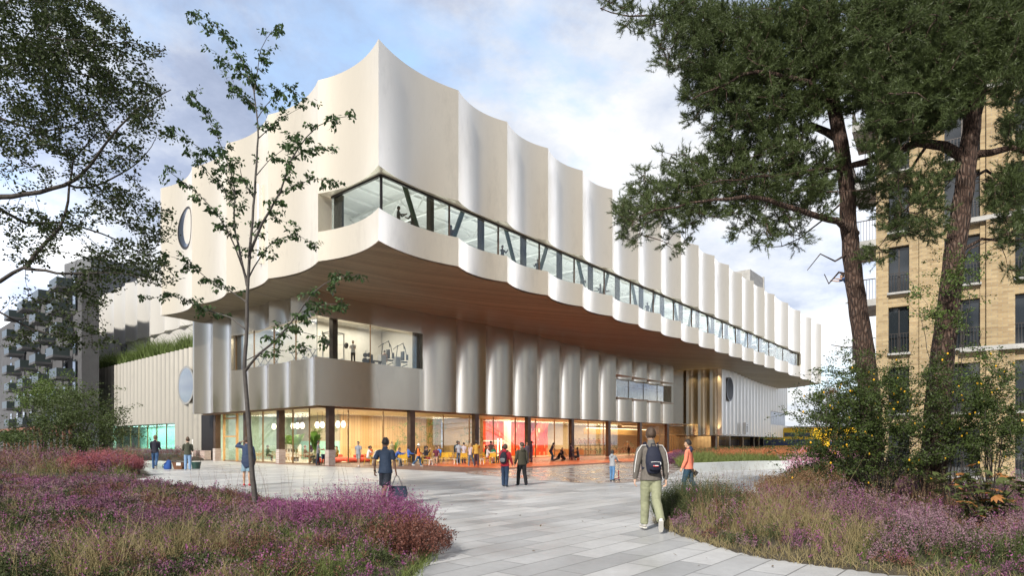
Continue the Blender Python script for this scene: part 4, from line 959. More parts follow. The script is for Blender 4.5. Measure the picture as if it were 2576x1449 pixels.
# 2 man in coral
g,h=PZ(1731,1248,1106.8)
r,J,U=person(g,h,62,'man in coral sweater and dark blue jeans walking left with a folder in his hand','t','k','short',(.72,.20,.12),'long',(.012,.045,.075),'long',(.1,.06,.03),legs=((16,10),(-10,22)),arms=((6,18),(-12,14)),abd=(8,12),fine=True,loose=1.2,extra={'hood':(.02,.03,.07)},yaw=10)
fo=empty('folder',Vector((0,0,0))); hm=Matrix.Rotation(R(62),4,'Z'); pw=r.location+(hm@(J['wr1']+J['hd1']*.11)); fo.location=pw; T(fo,'tan folder with dark top held low by the man in coral','folder')
m=MB(); m.box((0,0,-.02),(.03,.34,.22),Matrix.Rotation(R(62),3,'Z')@Matrix.Rotation(R(35),3,'X')); m.build('cover',mat('folder_tan',(.42,.32,.20),.6),fo)
m=MB(); m.box(Matrix.Rotation(R(62),3,'Z')@Matrix.Rotation(R(35),3,'X')@Vector((0,-.13,.02)),(.04,.12,.15),Matrix.Rotation(R(62),3,'Z')@Matrix.Rotation(R(35),3,'X')); m.build('dark_flap',M_dark,fo)
# 3 navy man with tote
g,h=PZ(969,1273,1102.6)
r,J,U=person(g,h,-12,'man in navy t-shirt and striped navy shorts walking away with a tote bag','d','k','short',(.012,.026,.055),'short',(.010,.015,.026),'short',(.02,.03,.07),legs=((12,6),(-16,34)),legab=(0,-2),arms=((-4,22),(8,10)),abd=(19,7),fine=True,loose=1.5,footp=(0,45),extra={'watch':1,'stripes':1},yaw=12)
hm=Matrix.Rotation(R(-12),4,'Z'); hw_=r.location+(hm@(J['wr1']+J['hd1']*.085))
tb=empty('tote_bag',hw_); T(tb,'dark blue tote bag hanging from the right hand of the man in navy shorts','bag')
m=MB(); V=[]
prof=[(-.20,-.30),(.22,-.30),(.27,-.48),(.24,-.62),(.05,-.72),(-.17,-.70),(-.25,-.55)]
for y in (-.07,.07): V+=[Vector((x+.02,y*(1 if z>-.5 else .8),z)) for x,z in prof]
n=len(prof); m.add(V,[tuple(range(n)),tuple(range(2*n-1,n-1,-1))]+[(i,n+i,n+(i+1)%n,(i+1)%n) for i in range(n)]); m.build('bag',cmat((.012,.025,.05)),tb,smooth=40)
m=MB()
for y in (-.07,.07): m.tube([(-.12,y,-.31),(-.03,y*.5,-.06),(0,0,.0),(.06,y*.5,-.06),(.16,y,-.31)],[(.012,.004)]*5,6)
m.build('handle',cmat((.010,.02,.04)),tb)
# 4 red hoodie, 5 olive hoodie
g,h=PZ(1270,1225,1119); r,J,U=person(g,h,-22,'teenager in red hooded sweatshirt and jeans with a grey backpack','l','b','curly',(.42,.02,.035),'long',(.025,.05,.10),'long',(.03,.04,.06),legs=((8,6),(-4,8)),arms=((14,20),(14,20)),fine=True,loose=1.5,extra={'hood':(.45,.02,.035)},yaw=20)
backpack(r,J,U,h,(.02,.022,.035),(.22,.23,.24),'grey and black backpack on the teenager in the red hoodie',s=1.05)
g,h=PZ(1312,1222,1113.5); person(g,h,24,'teenager in olive hooded jacket and black trousers facing left','l','b','short',(.055,.05,.032),'long',(.008,.008,.010),'long',(.015,.02,.03),legs=((14,10),(-10,8)),arms=((6,18),(0,16)),fine=True,loose=1.6,extra={'hood':(.055,.05,.032)},yaw=35)
# 6 man with arm raised, jacket
g,h=PZ(621,1223,1101.5); r,J,U=person(g,h,6,'man in blue jacket and pale denim shorts shading his eyes with a raised arm','m','b','short',(.022,.042,.095),'long',(.17,.26,.33),'short',(.42,.03,.05),legs=((3,2),(-2,3)),arms=((95,128),(3,14)),abd=(52,8),fine=True,loose=1.7,yaw=-10)
m=MB(); m.loft([(U(0,-.05,.60),.095*h,.03*h),(U(.01,-.06,.50),.11*h,.035*h),(U(.03,-.06,.40),.07*h,.03*h)],Vector((1,0,0)),12); o=m.build('tied_jacket',cmat((.02,.035,.08)),r); remesh(o,.014,3)
hb=empty('shoulder_bag',r.location.copy(),r.rotation_euler[2]); T(hb,'dark brown shoulder bag at the right hip of the man in the blue jacket','bag')
m=MB(); m.loft([(U(.13,-.02,.44),.03*h,.05*h),(U(.135,-.02,.50),.035*h,.06*h),(U(.13,-.02,.56),.025*h,.055*h)],Vector((1,0,0)),12); m.build('bag',cmat((.035,.028,.025)),hb,smooth=50)
m=MB(); m.tube([U(.13,-.05,.57),U(.12,-.05,.70),U(.085,-.03,.835),U(.09,.03,.80),U(.125,.03,.57)],.006*h,6); m.build('strap',cmat((.03,.025,.02)),hb)
# 7 girl on scooter
g,h=PZ(1540,1211,1133.5); r,J,U=person(g,h,-28,'child in grey hoodie and blue jeans riding a kick scooter','d','k','long',(.28,.29,.31),'long',(.08,.19,.36),'long',(.02,.02,.025),legs=((6,6),(-10,12)),arms=((35,25),(42,22)),fem=True,loose=1.2,extra={'hood':(.30,.31,.33)})
sc=empty('kick_scooter',g+Vector((.22,.25,0)),R(-28)); T(sc,'red and silver kick scooter under the child in the grey hoodie','scooter')
M_scr=mat('scooter_red',(.65,.02,.03),.35); M_sil=mat('silver',(.55,.55,.56),.3,.9); M_rub=mat('rubber',(.02,.02,.02),.8)
m=MB(); m.box((0,.0,.09),(.10,.46,.025)); m.build('deck',M_scr,sc,smooth=30)
m=MB(); m.tube([(0,.22,.10),(0,.34,.16),(0,.33,.10)],.016,8); m.tube([(0,.33,.10),(0,.27,.46)],.02,8); m.build('front_fork',M_scr,sc)
m=MB(); m.tube([(0,.275,.42),(0,.235,.82)],.014,8); m.build('steering_tube',M_sil,sc)
m=MB(); m.tube([(-.18,.23,.82),(.18,.23,.82)],.015,8); m.build('handlebar',M_rub,sc)
for y in (-.27,.36):
    m=MB(); m.tube([(-.014,y,.05),(.014,y,.05)],.05,16); m.build('wheel',M_rub,sc)
# 8 left pair and bags
g,h=PZ(390,1181,1095.5); person(g,h,20,'man in dark navy sweater and blue jeans walking left near the annex','l','lb','curly',(.015,.016,.03),'long',(.04,.10,.22),'long',(.02,.02,.02),legs=((16,6),(-20,24)),arms=((14,50),(10,60)),abd=(2,2),footp=(0,35),yaw=30)
g,h=PZ(472,1184,1103.5); person(g,h,28,'man in brown brimmed hat, olive jacket and pale jeans near the annex','l','b','short',(.05,.055,.035),'long',(.20,.32,.50),'long',(.3,.33,.4),legs=((4,3),(-4,3)),arms=((16,62),(12,60)),extra={'hat':(.11,.075,.05)},loose=1.6,yaw=35)
gb=G(433,1181); bg=empty('rucksack',gb); T(bg,'blue rucksack slumped on the paving beside a brown basket','backpack')
m=MB(); m.loft([((-.30,0,.10),.26,.17),((-.26,0,.30),.23,.16),((-.20,0,.48),.16,.11)],Vector((1,0,0)),14); b=m.build('bag',cmat((.015,.07,.28)),bg); remesh(b,.02,3)
m=MB(); m.tube([(-.30,-.15,.45),(-.48,-.18,.28),(-.52,-.15,.06)],[(.03,.01)]*3,6); m.build('strap',cmat((.012,.04,.16)),bg)
bk=empty('basket',gb+Vector((.42,.05,0))); T(bk,'brown bicycle basket standing on the paving beside the blue rucksack','basket')
m=MB(); V=[(-.22,-.2,.0),(.22,-.2,0),(.22,.2,0),(-.22,.2,0),(-.34,-.28,.5),(.42,-.28,.44),(.42,.28,.44),(-.34,.28,.5)]; m.add(V,[(0,3,2,1),(0,1,5,4),(1,2,6,5),(2,3,7,6),(3,0,4,7),(4,5,6,7)]); m.build('wicker_body',mat('wicker',(.16,.07,.035),.7,var=.3,vs=20),bk)
m=MB(); m.tube([(-.36,-.3,.51),(.44,-.3,.45),(.44,.3,.45),(-.36,.3,.51),(-.36,-.3,.51)],.03,8); m.build('rim',M_dark,bk)
m=MB(); m.box((.1,-.27,.33),(.28,.04,.18)); m.build('label_plate',M_white,bk)
gb=G(487,1181); bc=empty('bucket',gb+Vector((-.1,.5,0))); T(bc,'dark green bucket on the paving behind the man in the brown hat','bucket')
m=MB(); m.tube([(0,0,0),(0,0,.45)],[.22,.30],16); m.build('body',mat('bucket_green',(.02,.06,.05),.4),bc,smooth=50); m=MB(); m.tube([(-.3,0,.45),(-.2,0,.62),(.2,0,.62),(.3,0,.45)],.012,6); m.build('handle',M_dark,bc)
# standing people along the terrace: (px, feet, head, heading, label, kw)
TG='people on the terrace'
ST=[
(800,1171,1110,-75,'man in grey polo and dark jeans with folded arms by the glass corner column',dict(skin='m',top=(.13,.13,.14),tl='short',bot=(.02,.03,.05),arms=((14,70),(14,80)),legs=((6,4),(-6,4)))),
(901,1174,1112,172,'man in grey polo, grey shorts and sunglasses walking towards the plaza',dict(skin='t',top=(.22,.24,.28),tl='short',bot=(.26,.25,.24),bl='short',shoe=(.7,.7,.7),legs=((12,8),(-14,24)),arms=((4,10),(-4,12)),extra={'glasses':1},footp=(0,30))),
(1052,1174,1118,-85,'man in orange sweater, blue jeans and white sun hat walking right',dict(skin='m',top=(.78,.17,.03),bot=(.03,.09,.19),shoe=(.6,.6,.58),legs=((18,6),(-22,22)),arms=((20,30),(10,20)),extra={'hat':(.75,.73,.68),'brim':1.7},hs='short')),
(1150,1166,1110,10,'man in dark teal bomber jacket standing with his back to the plaza',dict(skin='d',top=(.012,.03,.04),bot=(.03,.035,.045),loose=2.0,legs=((5,4),(-3,4)))),
(1153.5,1168,1111.5,-160,'man in pale shirt and black apron standing behind the chairs',dict(skin='d',top=(.30,.32,.36),tl='short',bot=(.05,.09,.14),arms=((10,60),(10,40)))),
(1166,1166,1114.5,-20,'person in lavender t-shirt and black trousers standing by the tables',dict(skin='t',hs='short',top=(.40,.37,.42),tl='short',bot=(.02,.02,.03),arms=((15,50),(5,15)))),
(1183,1173,1115.7,-35,'woman with long blonde hair and grey-blue jeans striding past the tables',dict(skin='l',hair='y',hs='long',top=(.42,.34,.36),bot=(.07,.11,.16),shoe=(.35,.3,.27),legs=((-4,4),(26,6)),arms=((10,40),(10,70)),fem=True)),
(1198,1174,1109,8,'man in mustard sweater and plum trousers standing with his back turned',dict(skin='d',hs='curly',top=(.42,.24,.035),bot=(.045,.018,.028),arms=((12,10),(60,70)),legs=((8,3),(-6,3)))),
(1234.6,1163,1110,5,'man in grey suit jacket facing the red tiled hall',dict(skin='d',top=(.24,.22,.20),bot=(.2,.18,.17),loose=1.6,arms=((10,50),(10,50)))),
(1336.5,1163,1110.5,75,'woman with ponytail in mauve and black tracksuit standing by the column',dict(skin='d',hs='pony',top=(.13,.08,.12),bot=(.17,.10,.14),fem=True,arms=((25,60),(25,60)))),
(1325,1167,1114,15,'woman with long dark ponytail half hidden behind the olive hoodie',dict(skin='t',hair='r',hs='pony',top=(.05,.04,.06),bot=(.05,.04,.05),fem=True)),
(1384.6,1160,1119,-60,'woman in mauve top and patterned leggings bending forward over her knees',dict(skin='t',hs='pony',top=(.10,.06,.09),tl='none',bot=(.05,.13,.22),bl='long',shoe=(.5,.48,.46),legs=((35,45),(28,30)),lean=28,arms=((25,35),(25,35)),fem=True)),
(1435,1157,1116,-30,'woman in plum leggings with a pale towel round her neck',dict(skin='t',hs='bun',top=(.10,.06,.09),tl='none',bot=(.05,.03,.06),fem=True,arms=((20,70),(20,75)))),
(1691,1141,1112.8,10,'person in dark top and beige shorts standing beyond the last column',dict(skin='m',top=(.015,.015,.02),tl='short',bot=(.35,.26,.18),bl='short',arms=((30,90),(30,90)))),
(1700.5,1141,1114.5,0,'person in black t-shirt and tan shorts standing rightmost by the slatted screen',dict(skin='m',top=(.012,.012,.015),tl='short',bot=(.30,.20,.15),bl='short',fem=True)),
(1778,1140,1112.5,40,'person in blue top standing by the far slatted screen under the wing',dict(skin='m',top=(.03,.09,.25),bot=(.02,.02,.03))),
(1581,1147,1122,-30,'person in black standing at the slatted bicycle store',dict(skin='m',top=(.01,.01,.012),bot=(.01,.01,.012),fem=True)),
]
for px,fy,hy_,hd,lab,kw in ST:
    g,h=PZ(px,fy,hy_)
    if kw.get('lean'): h*=1.2
    rr=person(g,h,hd,lab,group=TG,**kw)
    if 'towel' in lab:
        tw_=empty('towel',rr[0].location.copy(),rr[0].rotation_euler[2]); T(tw_,'pale pink towel hanging round the neck of the woman in plum leggings','towel'); U=rr[2]; m=MB(); m.tube([U(-.05,.075,.62),U(-.06,.07,.74),U(-.045,.02,.845),U(0,-.035,.86),U(.045,.02,.845),U(.06,.07,.74),U(.05,.078,.58)],[(.028*h,.009*h)]*7,8); m.build('cloth',cmat((.62,.52,.55)),tw_)
    if 'orange sweater' in lab: backpack(rr[0],rr[1],rr[2],h,(.015,.015,.015),(.02,.02,.02),'black backpack on the man in the orange sweater',s=.9)
    if 'long blonde' in lab:
        hb=empty('shoulder_bag',rr[0].location.copy(),rr[0].rotation_euler[2]); T(hb,'dark grey shoulder bag carried by the blonde woman','bag'); U=rr[2]
        m=MB(); m.loft([(U(.13,-.02,.50),.025*h,.07*h),(U(.13,-.02,.60),.03*h,.075*h)],Vector((1,0,0)),12); m.build('bag',cmat((.04,.04,.05)),hb,smooth=50); m=MB(); m.tube([U(.13,-.05,.62),U(.085,-.02,.835),U(.13,.03,.62)],.006*h,6); m.build('strap',cmat((.03,.03,.035)),hb)
# ---- furniture ----
M_yel=mat('yellow_metal',(.62,.36,.02),.45,var=.08)
def make_chair(name,label,group,mt,slats=5,arms=True,cat='chair'):
    r=empty(name); T(r,label,cat,group)
    m=MB()
    for k in range(5): m.box((0,-.19+.095*k,.44),(.44,.075,.015))
    m.build('seat',mt,r)
    m=MB(); 
    for k in range(slats): m.box((0,-.235-.012*k,.56+.075*k),(.44,.014,.055))
    m.build('backrest',mt,r)
    for sx in (-1,1):
        for fy in (1,-1):
            m=MB(); 
            if fy>0: m.tube([(sx*.23,.22,0),(sx*.23,.19,.44)],.012,6)
            else: m.tube([(sx*.23,-.30,0),(sx*.23,-.20,.44),(sx*.23,-.30,.90)],.012,6)
            m.build('leg',mt,r)
        if arms:
            m=MB(); m.tube([(sx*.26,-.25,.66),(sx*.27,.12,.65),(sx*.26,.2,.60),(sx*.24,.2,.44)],.013,6); m.build('armrest',mt,r)
    return r
def tri_table(label,group,mt,rd=.38,h=.72):
    r=empty('table'); T(r,label,'table',group)
    m=MB(); m.tube([(0,0,h-.02),(0,0,h)],rd,24); m.build('tabletop',mt,r)
    for a in range(4):
        m=MB(); t_=math.pi/4+a*math.pi/2; m.tube([(rd*.7*math.cos(t_),rd*.7*math.sin(t_),h-.02),(rd*.85*math.cos(t_),rd*.85*math.sin(t_),0)],.012,6); m.build('leg',mt,r)
    return r
ych=make_chair('terrace_chair','','yellow metal terrace chairs',M_yel); used=[0]
def place(o,loc,rz,label,first):
    c=o if not first[0] else copy_tree(o); first[0]=1; c.location=loc; c.rotation_euler[2]=R(rz); c['label']=label; return c
# seated people: px, seat-depth Y, heading
def seated(px,Y,hd,lab,h=1.74,seat=.46,group=TG,kw=None,chair=True,clab=None,z=0):
    kw=kw or {}; x=(px-CX)/F*Y; d=dict(legs=((84,80),(80,88)),arms=((35,45),(30,55))); d.update(kw)
    r=person(Vector((x,Y,z)),h,hd,lab,seat=seat,group=group,**d)
    if chair: place(ych,Vector((x,Y,z))-Vector((-math.sin(R(hd)),math.cos(R(hd)),0))*.0,hd,clab,used)
    return r
seated(925,46.5,-75,'person in white and navy shirt and beige trousers seated sideways reading',kw=dict(skin='m',top=(.62,.62,.64),tl='short',bot=(.34,.30,.26),shoe=(.08,.02,.03),arms=((55,50),(50,60)),lean=8),clab='yellow chair under the reader in the white shirt')
seated(993,43.6,-100,'person in blue and black jacket bent forward on a chair behind the navy man',kw=dict(skin='m',hair='b',top=(.03,.09,.35),bot=(.16,.17,.18),lean=30,arms=((55,60),(55,60))),clab='yellow chair under the person bent forward in blue')
seated(1027,48.5,-70,'man in bright blue sweater seated facing right',kw=dict(skin='d',top=(.03,.12,.42),bot=(.02,.02,.03)),clab='yellow chair under the man in the bright blue sweater')
seated(1069,46,-80,'woman in dark red dress and black jacket seated drinking',kw=dict(skin='m',hs='long',top=(.02,.015,.015),bot=(.22,.015,.03),bl='short',arms=((60,95),(60,95)),fem=True),clab='yellow chair under the woman in the dark red dress')
seated(1097,46.5,178,'man in maroon polo and sunglasses seated facing the plaza',kw=dict(skin='t',top=(.10,.012,.03),tl='short',bot=(.30,.22,.16),bl='short',arms=((25,50),(20,10)),extra={'glasses':1}),clab='yellow chair under the man in the maroon polo')
seated(1104,50.5,165,'man in blue shirt seated behind the man in the maroon polo',kw=dict(skin='t',top=(.05,.16,.45),bot=(.05,.05,.06)),clab='yellow chair under the man in the blue shirt')
seated(1222,53,-60,'person in grey cap and green top seated at the table leftmost',kw=dict(skin='t',top=(.06,.16,.08),bot=(.05,.05,.06),tl='short'),clab='yellow chair under the person in the grey cap')
seated(1226,49,-95,'woman in pale jacket and red skirt seated reading',kw=dict(skin='l',hair='r',hs='long',top=(.50,.46,.46),bot=(.35,.02,.03),bl='short',arms=((40,60),(40,60)),fem=True),clab='yellow chair under the woman in the red skirt')
seated(1242,51,170,'woman in green top with long dark hair seated facing the plaza',kw=dict(skin='t',hs='long',top=(.03,.22,.12),tl='short',bot=(.08,.09,.1),fem=True),clab='yellow chair under the woman in the green top')
seated(1261,50,60,'person in grey sweater and black trousers leaning back in a chair',kw=dict(skin='d',top=(.16,.16,.17),bot=(.02,.02,.02),lean=-12),clab='yellow chair under the person in the grey sweater')
seated(1323,53,150,'person in dark jacket seated behind the two teenagers',kw=dict(skin='d',top=(.03,.035,.06),bot=(.03,.03,.04)),clab='yellow chair by the column behind the teenagers')
seated(1073,48.5,80,'person in dark blue seated beyond the woman in the dark red dress',kw=dict(skin='m',top=(.02,.03,.07),bot=(.02,.02,.03)),clab='yellow chair with its back to the column')
seated(1414,57,-150,'person in black vest kneeling on the orange paving',seat=.25,kw=dict(skin='t',top=(.015,.015,.017),tl='none',bot=(.012,.012,.015),legs=((70,140),(80,140)),arms=((30,45),(30,45))),chair=False)
seated(1403,56.5,120,'person in dark clothes reclining on the orange paving',seat=.14,kw=dict(skin='m',top=(.02,.015,.015),bot=(.20,.15,.11),legs=((80,40),(70,30)),lean=-30,arms=((-20,10),(-20,10))),chair=False)
rb_=seated(1454,58,70,'man in black vest and shorts seated on a basketball',seat=.30,kw=dict(skin='d',top=(.02,.02,.022),tl='none',bot=(.07,.05,.05),bl='short',legs=((88,60),(70,90)),arms=((45,50),(45,60)),lean=6),chair=False)
m=MB(); m.ell((0,0,.15),(.15,.15,.15),16,12); ba=m.build('basketball',mat('ball_orange',(.45,.10,.03),.7,var=.1),None,smooth=60); ba.location=rb_[0].location; T(ba,'orange basketball under the man in the black vest','ball')
# empty chairs
for px,Y,rz,lab in [(1010,46,200,'empty yellow chair turned towards the glass beside the person in blue'),(1016,45.4,10,'wide yellow chair seen from behind in front of the man in bright blue'),(1001,48.5,150,'yellow chair nearest the tall plants left of the column'),(1118,48,185,'folded-arm yellow chair right of the man in the bomber jacket'),(1128,49.6,175,'yellow chair with tall back beyond the dark teal bomber jacket'),(1166,47,5,'yellow slatted chair seen from behind in front of the lavender t-shirt'),(1150,49,20,'yellow chair behind the apron man'),(1185,48.5,170,'yellow chair between blonde woman and mustard sweater'),(1239,48.6,5,'yellow chair seen from behind in front of the woman in green'),(1298,50,95,'yellow deck chair turned sideways behind the teenagers'),(944,45,60,'yellow chair beside the reader in the white shirt'),(1285,49.5,-70,'yellow chair behind the red hooded teenager')]:
    place(ych,Vector(((px-CX)/F*Y,Y,0)),rz,lab,used)
ytb=tri_table('','yellow terrace tables',M_yel); ut=[0]
for px,Y,lab in [(941,46.3,'yellow table in front of the reader in the white shirt'),(1012,47.4,'yellow table between the blue jackets'),(1136,49.2,'yellow table right of the bomber jacket'),(1213,50.5,'yellow table behind the mustard sweater'),(1250,50.2,'yellow table beside the woman in green')]:
    place(ytb,Vector(((px-CX)/F*Y,Y,0)),0,lab,ut)
sdt=tri_table('','small white side tables',M_white,.2,.42); us_=[0]
for px,Y,lab in [(1083,45,'small white side table by the woman in the dark red dress'),(1146,46.6,'small white side table in front of the bomber jacket'),(1212,47,'small white side table left of the woman in the red skirt')]:
    place(sdt,Vector(((px-CX)/F*Y,Y,0)),0,lab,us_)
gp_=G(815,1171); r=empty('stool',gp_+Vector((.9,.4,0)) if 0 else G(818,1170)); T(r,'dark stool draped with a blue cloth beside the glass corner column','stool')
m=MB(); m.tube([(0,0,.44),(0,0,.80)],[.28,.30],16); m.build('draped_cloth',cmat((.02,.03,.07)),r,smooth=40)
for a in range(4):
    m=MB(); t_=a*math.pi/2+.6; m.tube([(.2*math.cos(t_),.2*math.sin(t_),.5),(.28*math.cos(t_),.28*math.sin(t_),0)],.022,6); m.build('leg',M_dark,r)
# café furniture
M_cw=mat('cafe_wood',(.46,.25,.08),.5,var=.1)
cch=make_chair('cafe_chair','','wooden café chairs behind the glass',M_cw,1); uc=[0]; M_ct=mat('table_white',(.6,.55,.45),.4)
ctb=tri_table('','café tables behind the glass',M_ct,.45,.74); uct=[0]
cpos=[(3.6,16.6,'leftmost'),(3.5,14.4,'second from left'),(3.6,11.6,'behind the raised-arm man'),(3.6,9.6,'right of the shelf unit'),(3.4,6.6,'behind the brick-based column'),(3.4,5.0,'nearest the glass corner')]
for i,(t_,n_,w_) in enumerate(cpos):
    place(ctb,LO(t_,n_,.02),0,'round café table %s'%w_,uct)
    for s_ in (-1,1): place(cch,LO(t_+.1,n_+s_*.75,.02),math.degrees(YAW)+(90 if s_<0 else -90)+90-90,'wooden café chair on the %s side of the café table %s'%('near' if s_<0 else 'far',w_),uc)
inside=[(3.6,17.4,150,'man in dark sweater seated behind the timber-framed café door',dict(skin='m',top=(.06,.05,.05),bot=(.03,.05,.08),arms=((50,40),(40,50)))),
(3.5,13.6,-40,'person in green top seated in the café behind the bare tree trunk',dict(skin='m',top=(.03,.10,.05),bot=(.05,.05,.06))),
(3.6,7.5,-60,'red-haired person in brown top seated beside the brick-based column',dict(skin='l',hair='r',hs='short',top=(.20,.12,.08),bot=(.15,.06,.04))),
(3.9,6.2,-150,'man in beige sweater seated at the café table facing out',dict(skin='l',top=(.40,.28,.20),bot=(.1,.1,.1))),
(3.2,5.3,120,'woman with tied hair in pale green top seated at the café table',dict(skin='l',hs='bun',top=(.42,.42,.30),bot=(.02,.02,.02),fem=True)),
(4.4,4.4,170,'person in cream jacket seated at the end of the café table',dict(skin='m',top=(.45,.36,.28),bot=(.2,.15,.1)))]
for t_,n_,hd,lab,kw in inside:
    d=dict(legs=((84,80),(80,88)),arms=((35,45),(30,55))); d.update(kw); person(LO(t_,n_,.02),1.75,hd,lab,seat=.47,group='people in the café',**d)
person(LO(4.6,8.0,.02),1.75,160,'man in dark purple jacket standing in the café behind the red-haired person','m',top=(.06,.03,.07),bot=(.03,.03,.04),group='people in the café')
# hall people & sofas
def sofa(t_,n_,l,lab,rz=0):
    r=empty('sofa',LO(t_,n_,.02),YAW+R(rz)); T(r,lab,'sofa','low coral-red sofas in the timber hall'); m=MB(); M_s=mat('coral_fabric',(.75,.09,.06),.85,var=.1)
    m.loft([((-l/2,0,.2),.2,.4),((0,0,.2),.21,.42),((l/2,0,.2),.2,.4)],Vector((0,0,1)),12); b=m.build('seat',M_s,r,smooth=50)
    m=MB(); m.tube([(-l*.2,.15,.5),(l*.3,.15,.5)],.15,12); m.build('bolster',M_s,r,smooth=50); return r
sofa(4.6,5.6,2.2,'coral-red sofa with round bolster just right of the corner column'); sofa(7.2,8.2,1.8,'pale coral sofa beyond the seated woman in olive'); sofa(7.6,5.4,2.4,'coral-red sofa behind the walking man in grey shorts')
person(LO(5.8,6.2,.02),1.68,165,'woman in olive dress with long hair seated on a coral sofa','l','b','long',(.22,.20,.02),'short',(.06,.07,.02),'crop',seat=.44,legs=((84,80),(80,88)),fem=True,group='people in the timber hall')
person(LO(3.9,6.4,.02),1.72,-60,'person in dark top seated behind the corner column','m',top=(.03,.03,.03),bot=(.03,.03,.04),seat=.44,legs=((84,80),(80,88)),group='people in the timber hall')
person(LO(9.3,6.2,.02),1.7,150,'woman in rust cardigan with long dark hair sitting inside the timber hall','l','b','long',(.45,.10,.04),'long',(.2,.08,.05),seat=.45,legs=((84,80),(80,88)),fem=True,group='people in the timber hall')
person(LO(11.0,5.4,.02),1.78,20,'woman in cream belted dress standing inside the timber hall','l','y','bun',(.55,.50,.36),'long',(.45,.40,.26),'dress',fem=True,group='people in the timber hall')
# gym people and machines
person(LO(4.2,1.5,7.8),1.8,180,'woman in white top and black leggings standing in the upstairs gym','m','k','bun',(.6,.6,.6),'short',(.02,.02,.02),'long',fem=True,arms=((20,90),(20,90)),group='people in the gym')
person(LO(7.3,1.6,7.8),1.7,30,'shirtless person seated on a weight machine in the upstairs gym','l','b','short',(.45,.28,.2),'none',(.03,.03,.03),'short',seat=.5,legs=((84,80),(80,88)),group='people in the gym')
person(LO(1.6,7.0,7.8),1.75,-60,'cyclist in red top leaning over an exercise bike in the upstairs gym','m','k','short',(.62,.05,.04),'short',(.02,.02,.02),'long',seat=.85,legs=((70,60),(40,40)),lean=38,arms=((60,20),(60,20)),group='people in the gym')
M_gk=mat('gym_black',(.02,.02,.022),.5); M_gw=mat('gym_silver',(.45,.45,.45),.4,.5)
sb_=empty('exercise_bike'); T(sb_,'','exercise bike','exercise bikes in the upstairs gym')
m=MB(); m.tube([(0,-.45,.05),(0,.45,.05)],.03,6); m.box((0,.5,.04),(.5,.06,.06)); m.box((0,-.5,.04),(.5,.06,.06)); m.tube([(0,-.4,.05),(0,.1,.5),(0,.45,.95)],.035,6); m.tube([(0,.2,.35),(0,-.25,.85)],.03,6); m.build('frame',M_gk,sb_)
m=MB(); m.tube([(-.03,.4,.35),(.03,.4,.35)],.24,18); m.build('flywheel',M_gw,sb_)
m=MB(); m.box((0,-.28,.88),(.18,.28,.07)); m.build('saddle',M_gk,sb_)
m=MB(); m.tube([(-.22,.62,1.12),(-.2,.45,.98),(.2,.45,.98),(.22,.62,1.12)],.02,6); m.build('handlebar',M_gk,sb_)
ub=[0]
for k,(t_,n_) in enumerate([(1.3,2.6),(1.3,3.9),(1.3,5.2),(1.3,6.6),(1.3,8.0),(1.3,9.4),(1.3,10.7)]):
    place(sb_,LO(t_,n_,7.8),-20,'exercise bike in the gym window, '+['nearest the glass corner','second from the glass corner','third from the glass corner','under the red-topped cyclist','third from the left end','second from the left end','at the left end of the window'][k],ub)
rk=empty('squat_rack',LO(2.9,2.2,7.8),YAW); T(rk,'white squat rack frame behind the gym window','squat rack'); m=MB()
for x in(-.6,.6):
    for y in (-.5,.5): m.box((x,y,1.15),(.07,.07,2.3))
for y in (-.5,.5): m.box((0,y,2.3),(1.2,.07,.07))
for x in (-.6,.6): m.box((x,0,2.3),(.07,1.0,.07)); m.box((x,0,.35),(.07,1,.07))
m.build('frame',M_gw,rk)
bbn=empty('barbell',LO(2.9,1.65,9.2),YAW); T(bbn,'barbell with black plates resting on the squat rack','barbell'); m=MB(); m.tube([(-1.0,0,0),(1.0,0,0)],.018,6); m.build('bar',M_gw,bbn)
for x in (-.8,.8):
    m=MB(); m.tube([(x-.03,0,0),(x+.03,0,0)],.23,18); m.build('weight_plate',M_gk,bbn)
wt=empty('plate_tree',LO(5.4,1.5,7.8),YAW); T(wt,'stand loaded with black weight plates beside the woman in white','weight stand'); m=MB(); m.tube([(0,0,0),(0,0,1.2)],.04,6); m.box((0,0,.03),(.6,.5,.05)); m.build('stand',M_gw,wt)
for k,(x,z,r_) in enumerate([(-.2,.35,.24),(.25,.35,.24),(-.18,.8,.18),(.2,.85,.18),(.5,.2,.22)]):
    m=MB(); m.tube([(x,-.2,z),(x,-.1,z)],r_,16); m.build('weight_plate',M_gk,wt)
ben=empty('weight_bench',LO(6.3,1.4,7.8),YAW); T(ben,'low black bench between the weight stand and the machines','bench'); m=MB(); m.box((0,0,.42),(.9,.3,.1)); m.box((-.45,0,.65),(.1,.3,.5)); m.build('pad',M_gk,ben); m=MB(); m.box((-.3,0,.2),(.08,.3,.4)); m.box((.35,0,.2),(.08,.3,.4)); m.build('leg',M_gk,ben)
mc=empty('weight_machine'); T(mc,'','weight machine','weight machines in the gym'); m=MB(); m.box((-.45,0,.5),(.5,.45,1.0)); m.build('weight_stack',M_gw,mc)
m=MB(); m.tube([(-.5,0,.9),(-.35,0,1.9),(.25,0,2.25),(.35,0,1.75)],.035,6); m.tube([(-.2,0,.1),(.7,0,.5)],.035,6); m.tube([(.2,0,2.2),(.6,.2,1.9),(.75,.2,1.3)],.03,6); m.tube([(-.8,0,1.6),(-.3,0,2.0)],.025,6); m.build('frame',M_gk,mc)
m=MB(); m.box((.18,0,1.15),(.12,.35,.75)); m.box((.35,0,.65),(.45,.35,.1)); m.box((.75,.1,1.1),(.1,.2,.45)); m.build('pads',M_gk,mc)
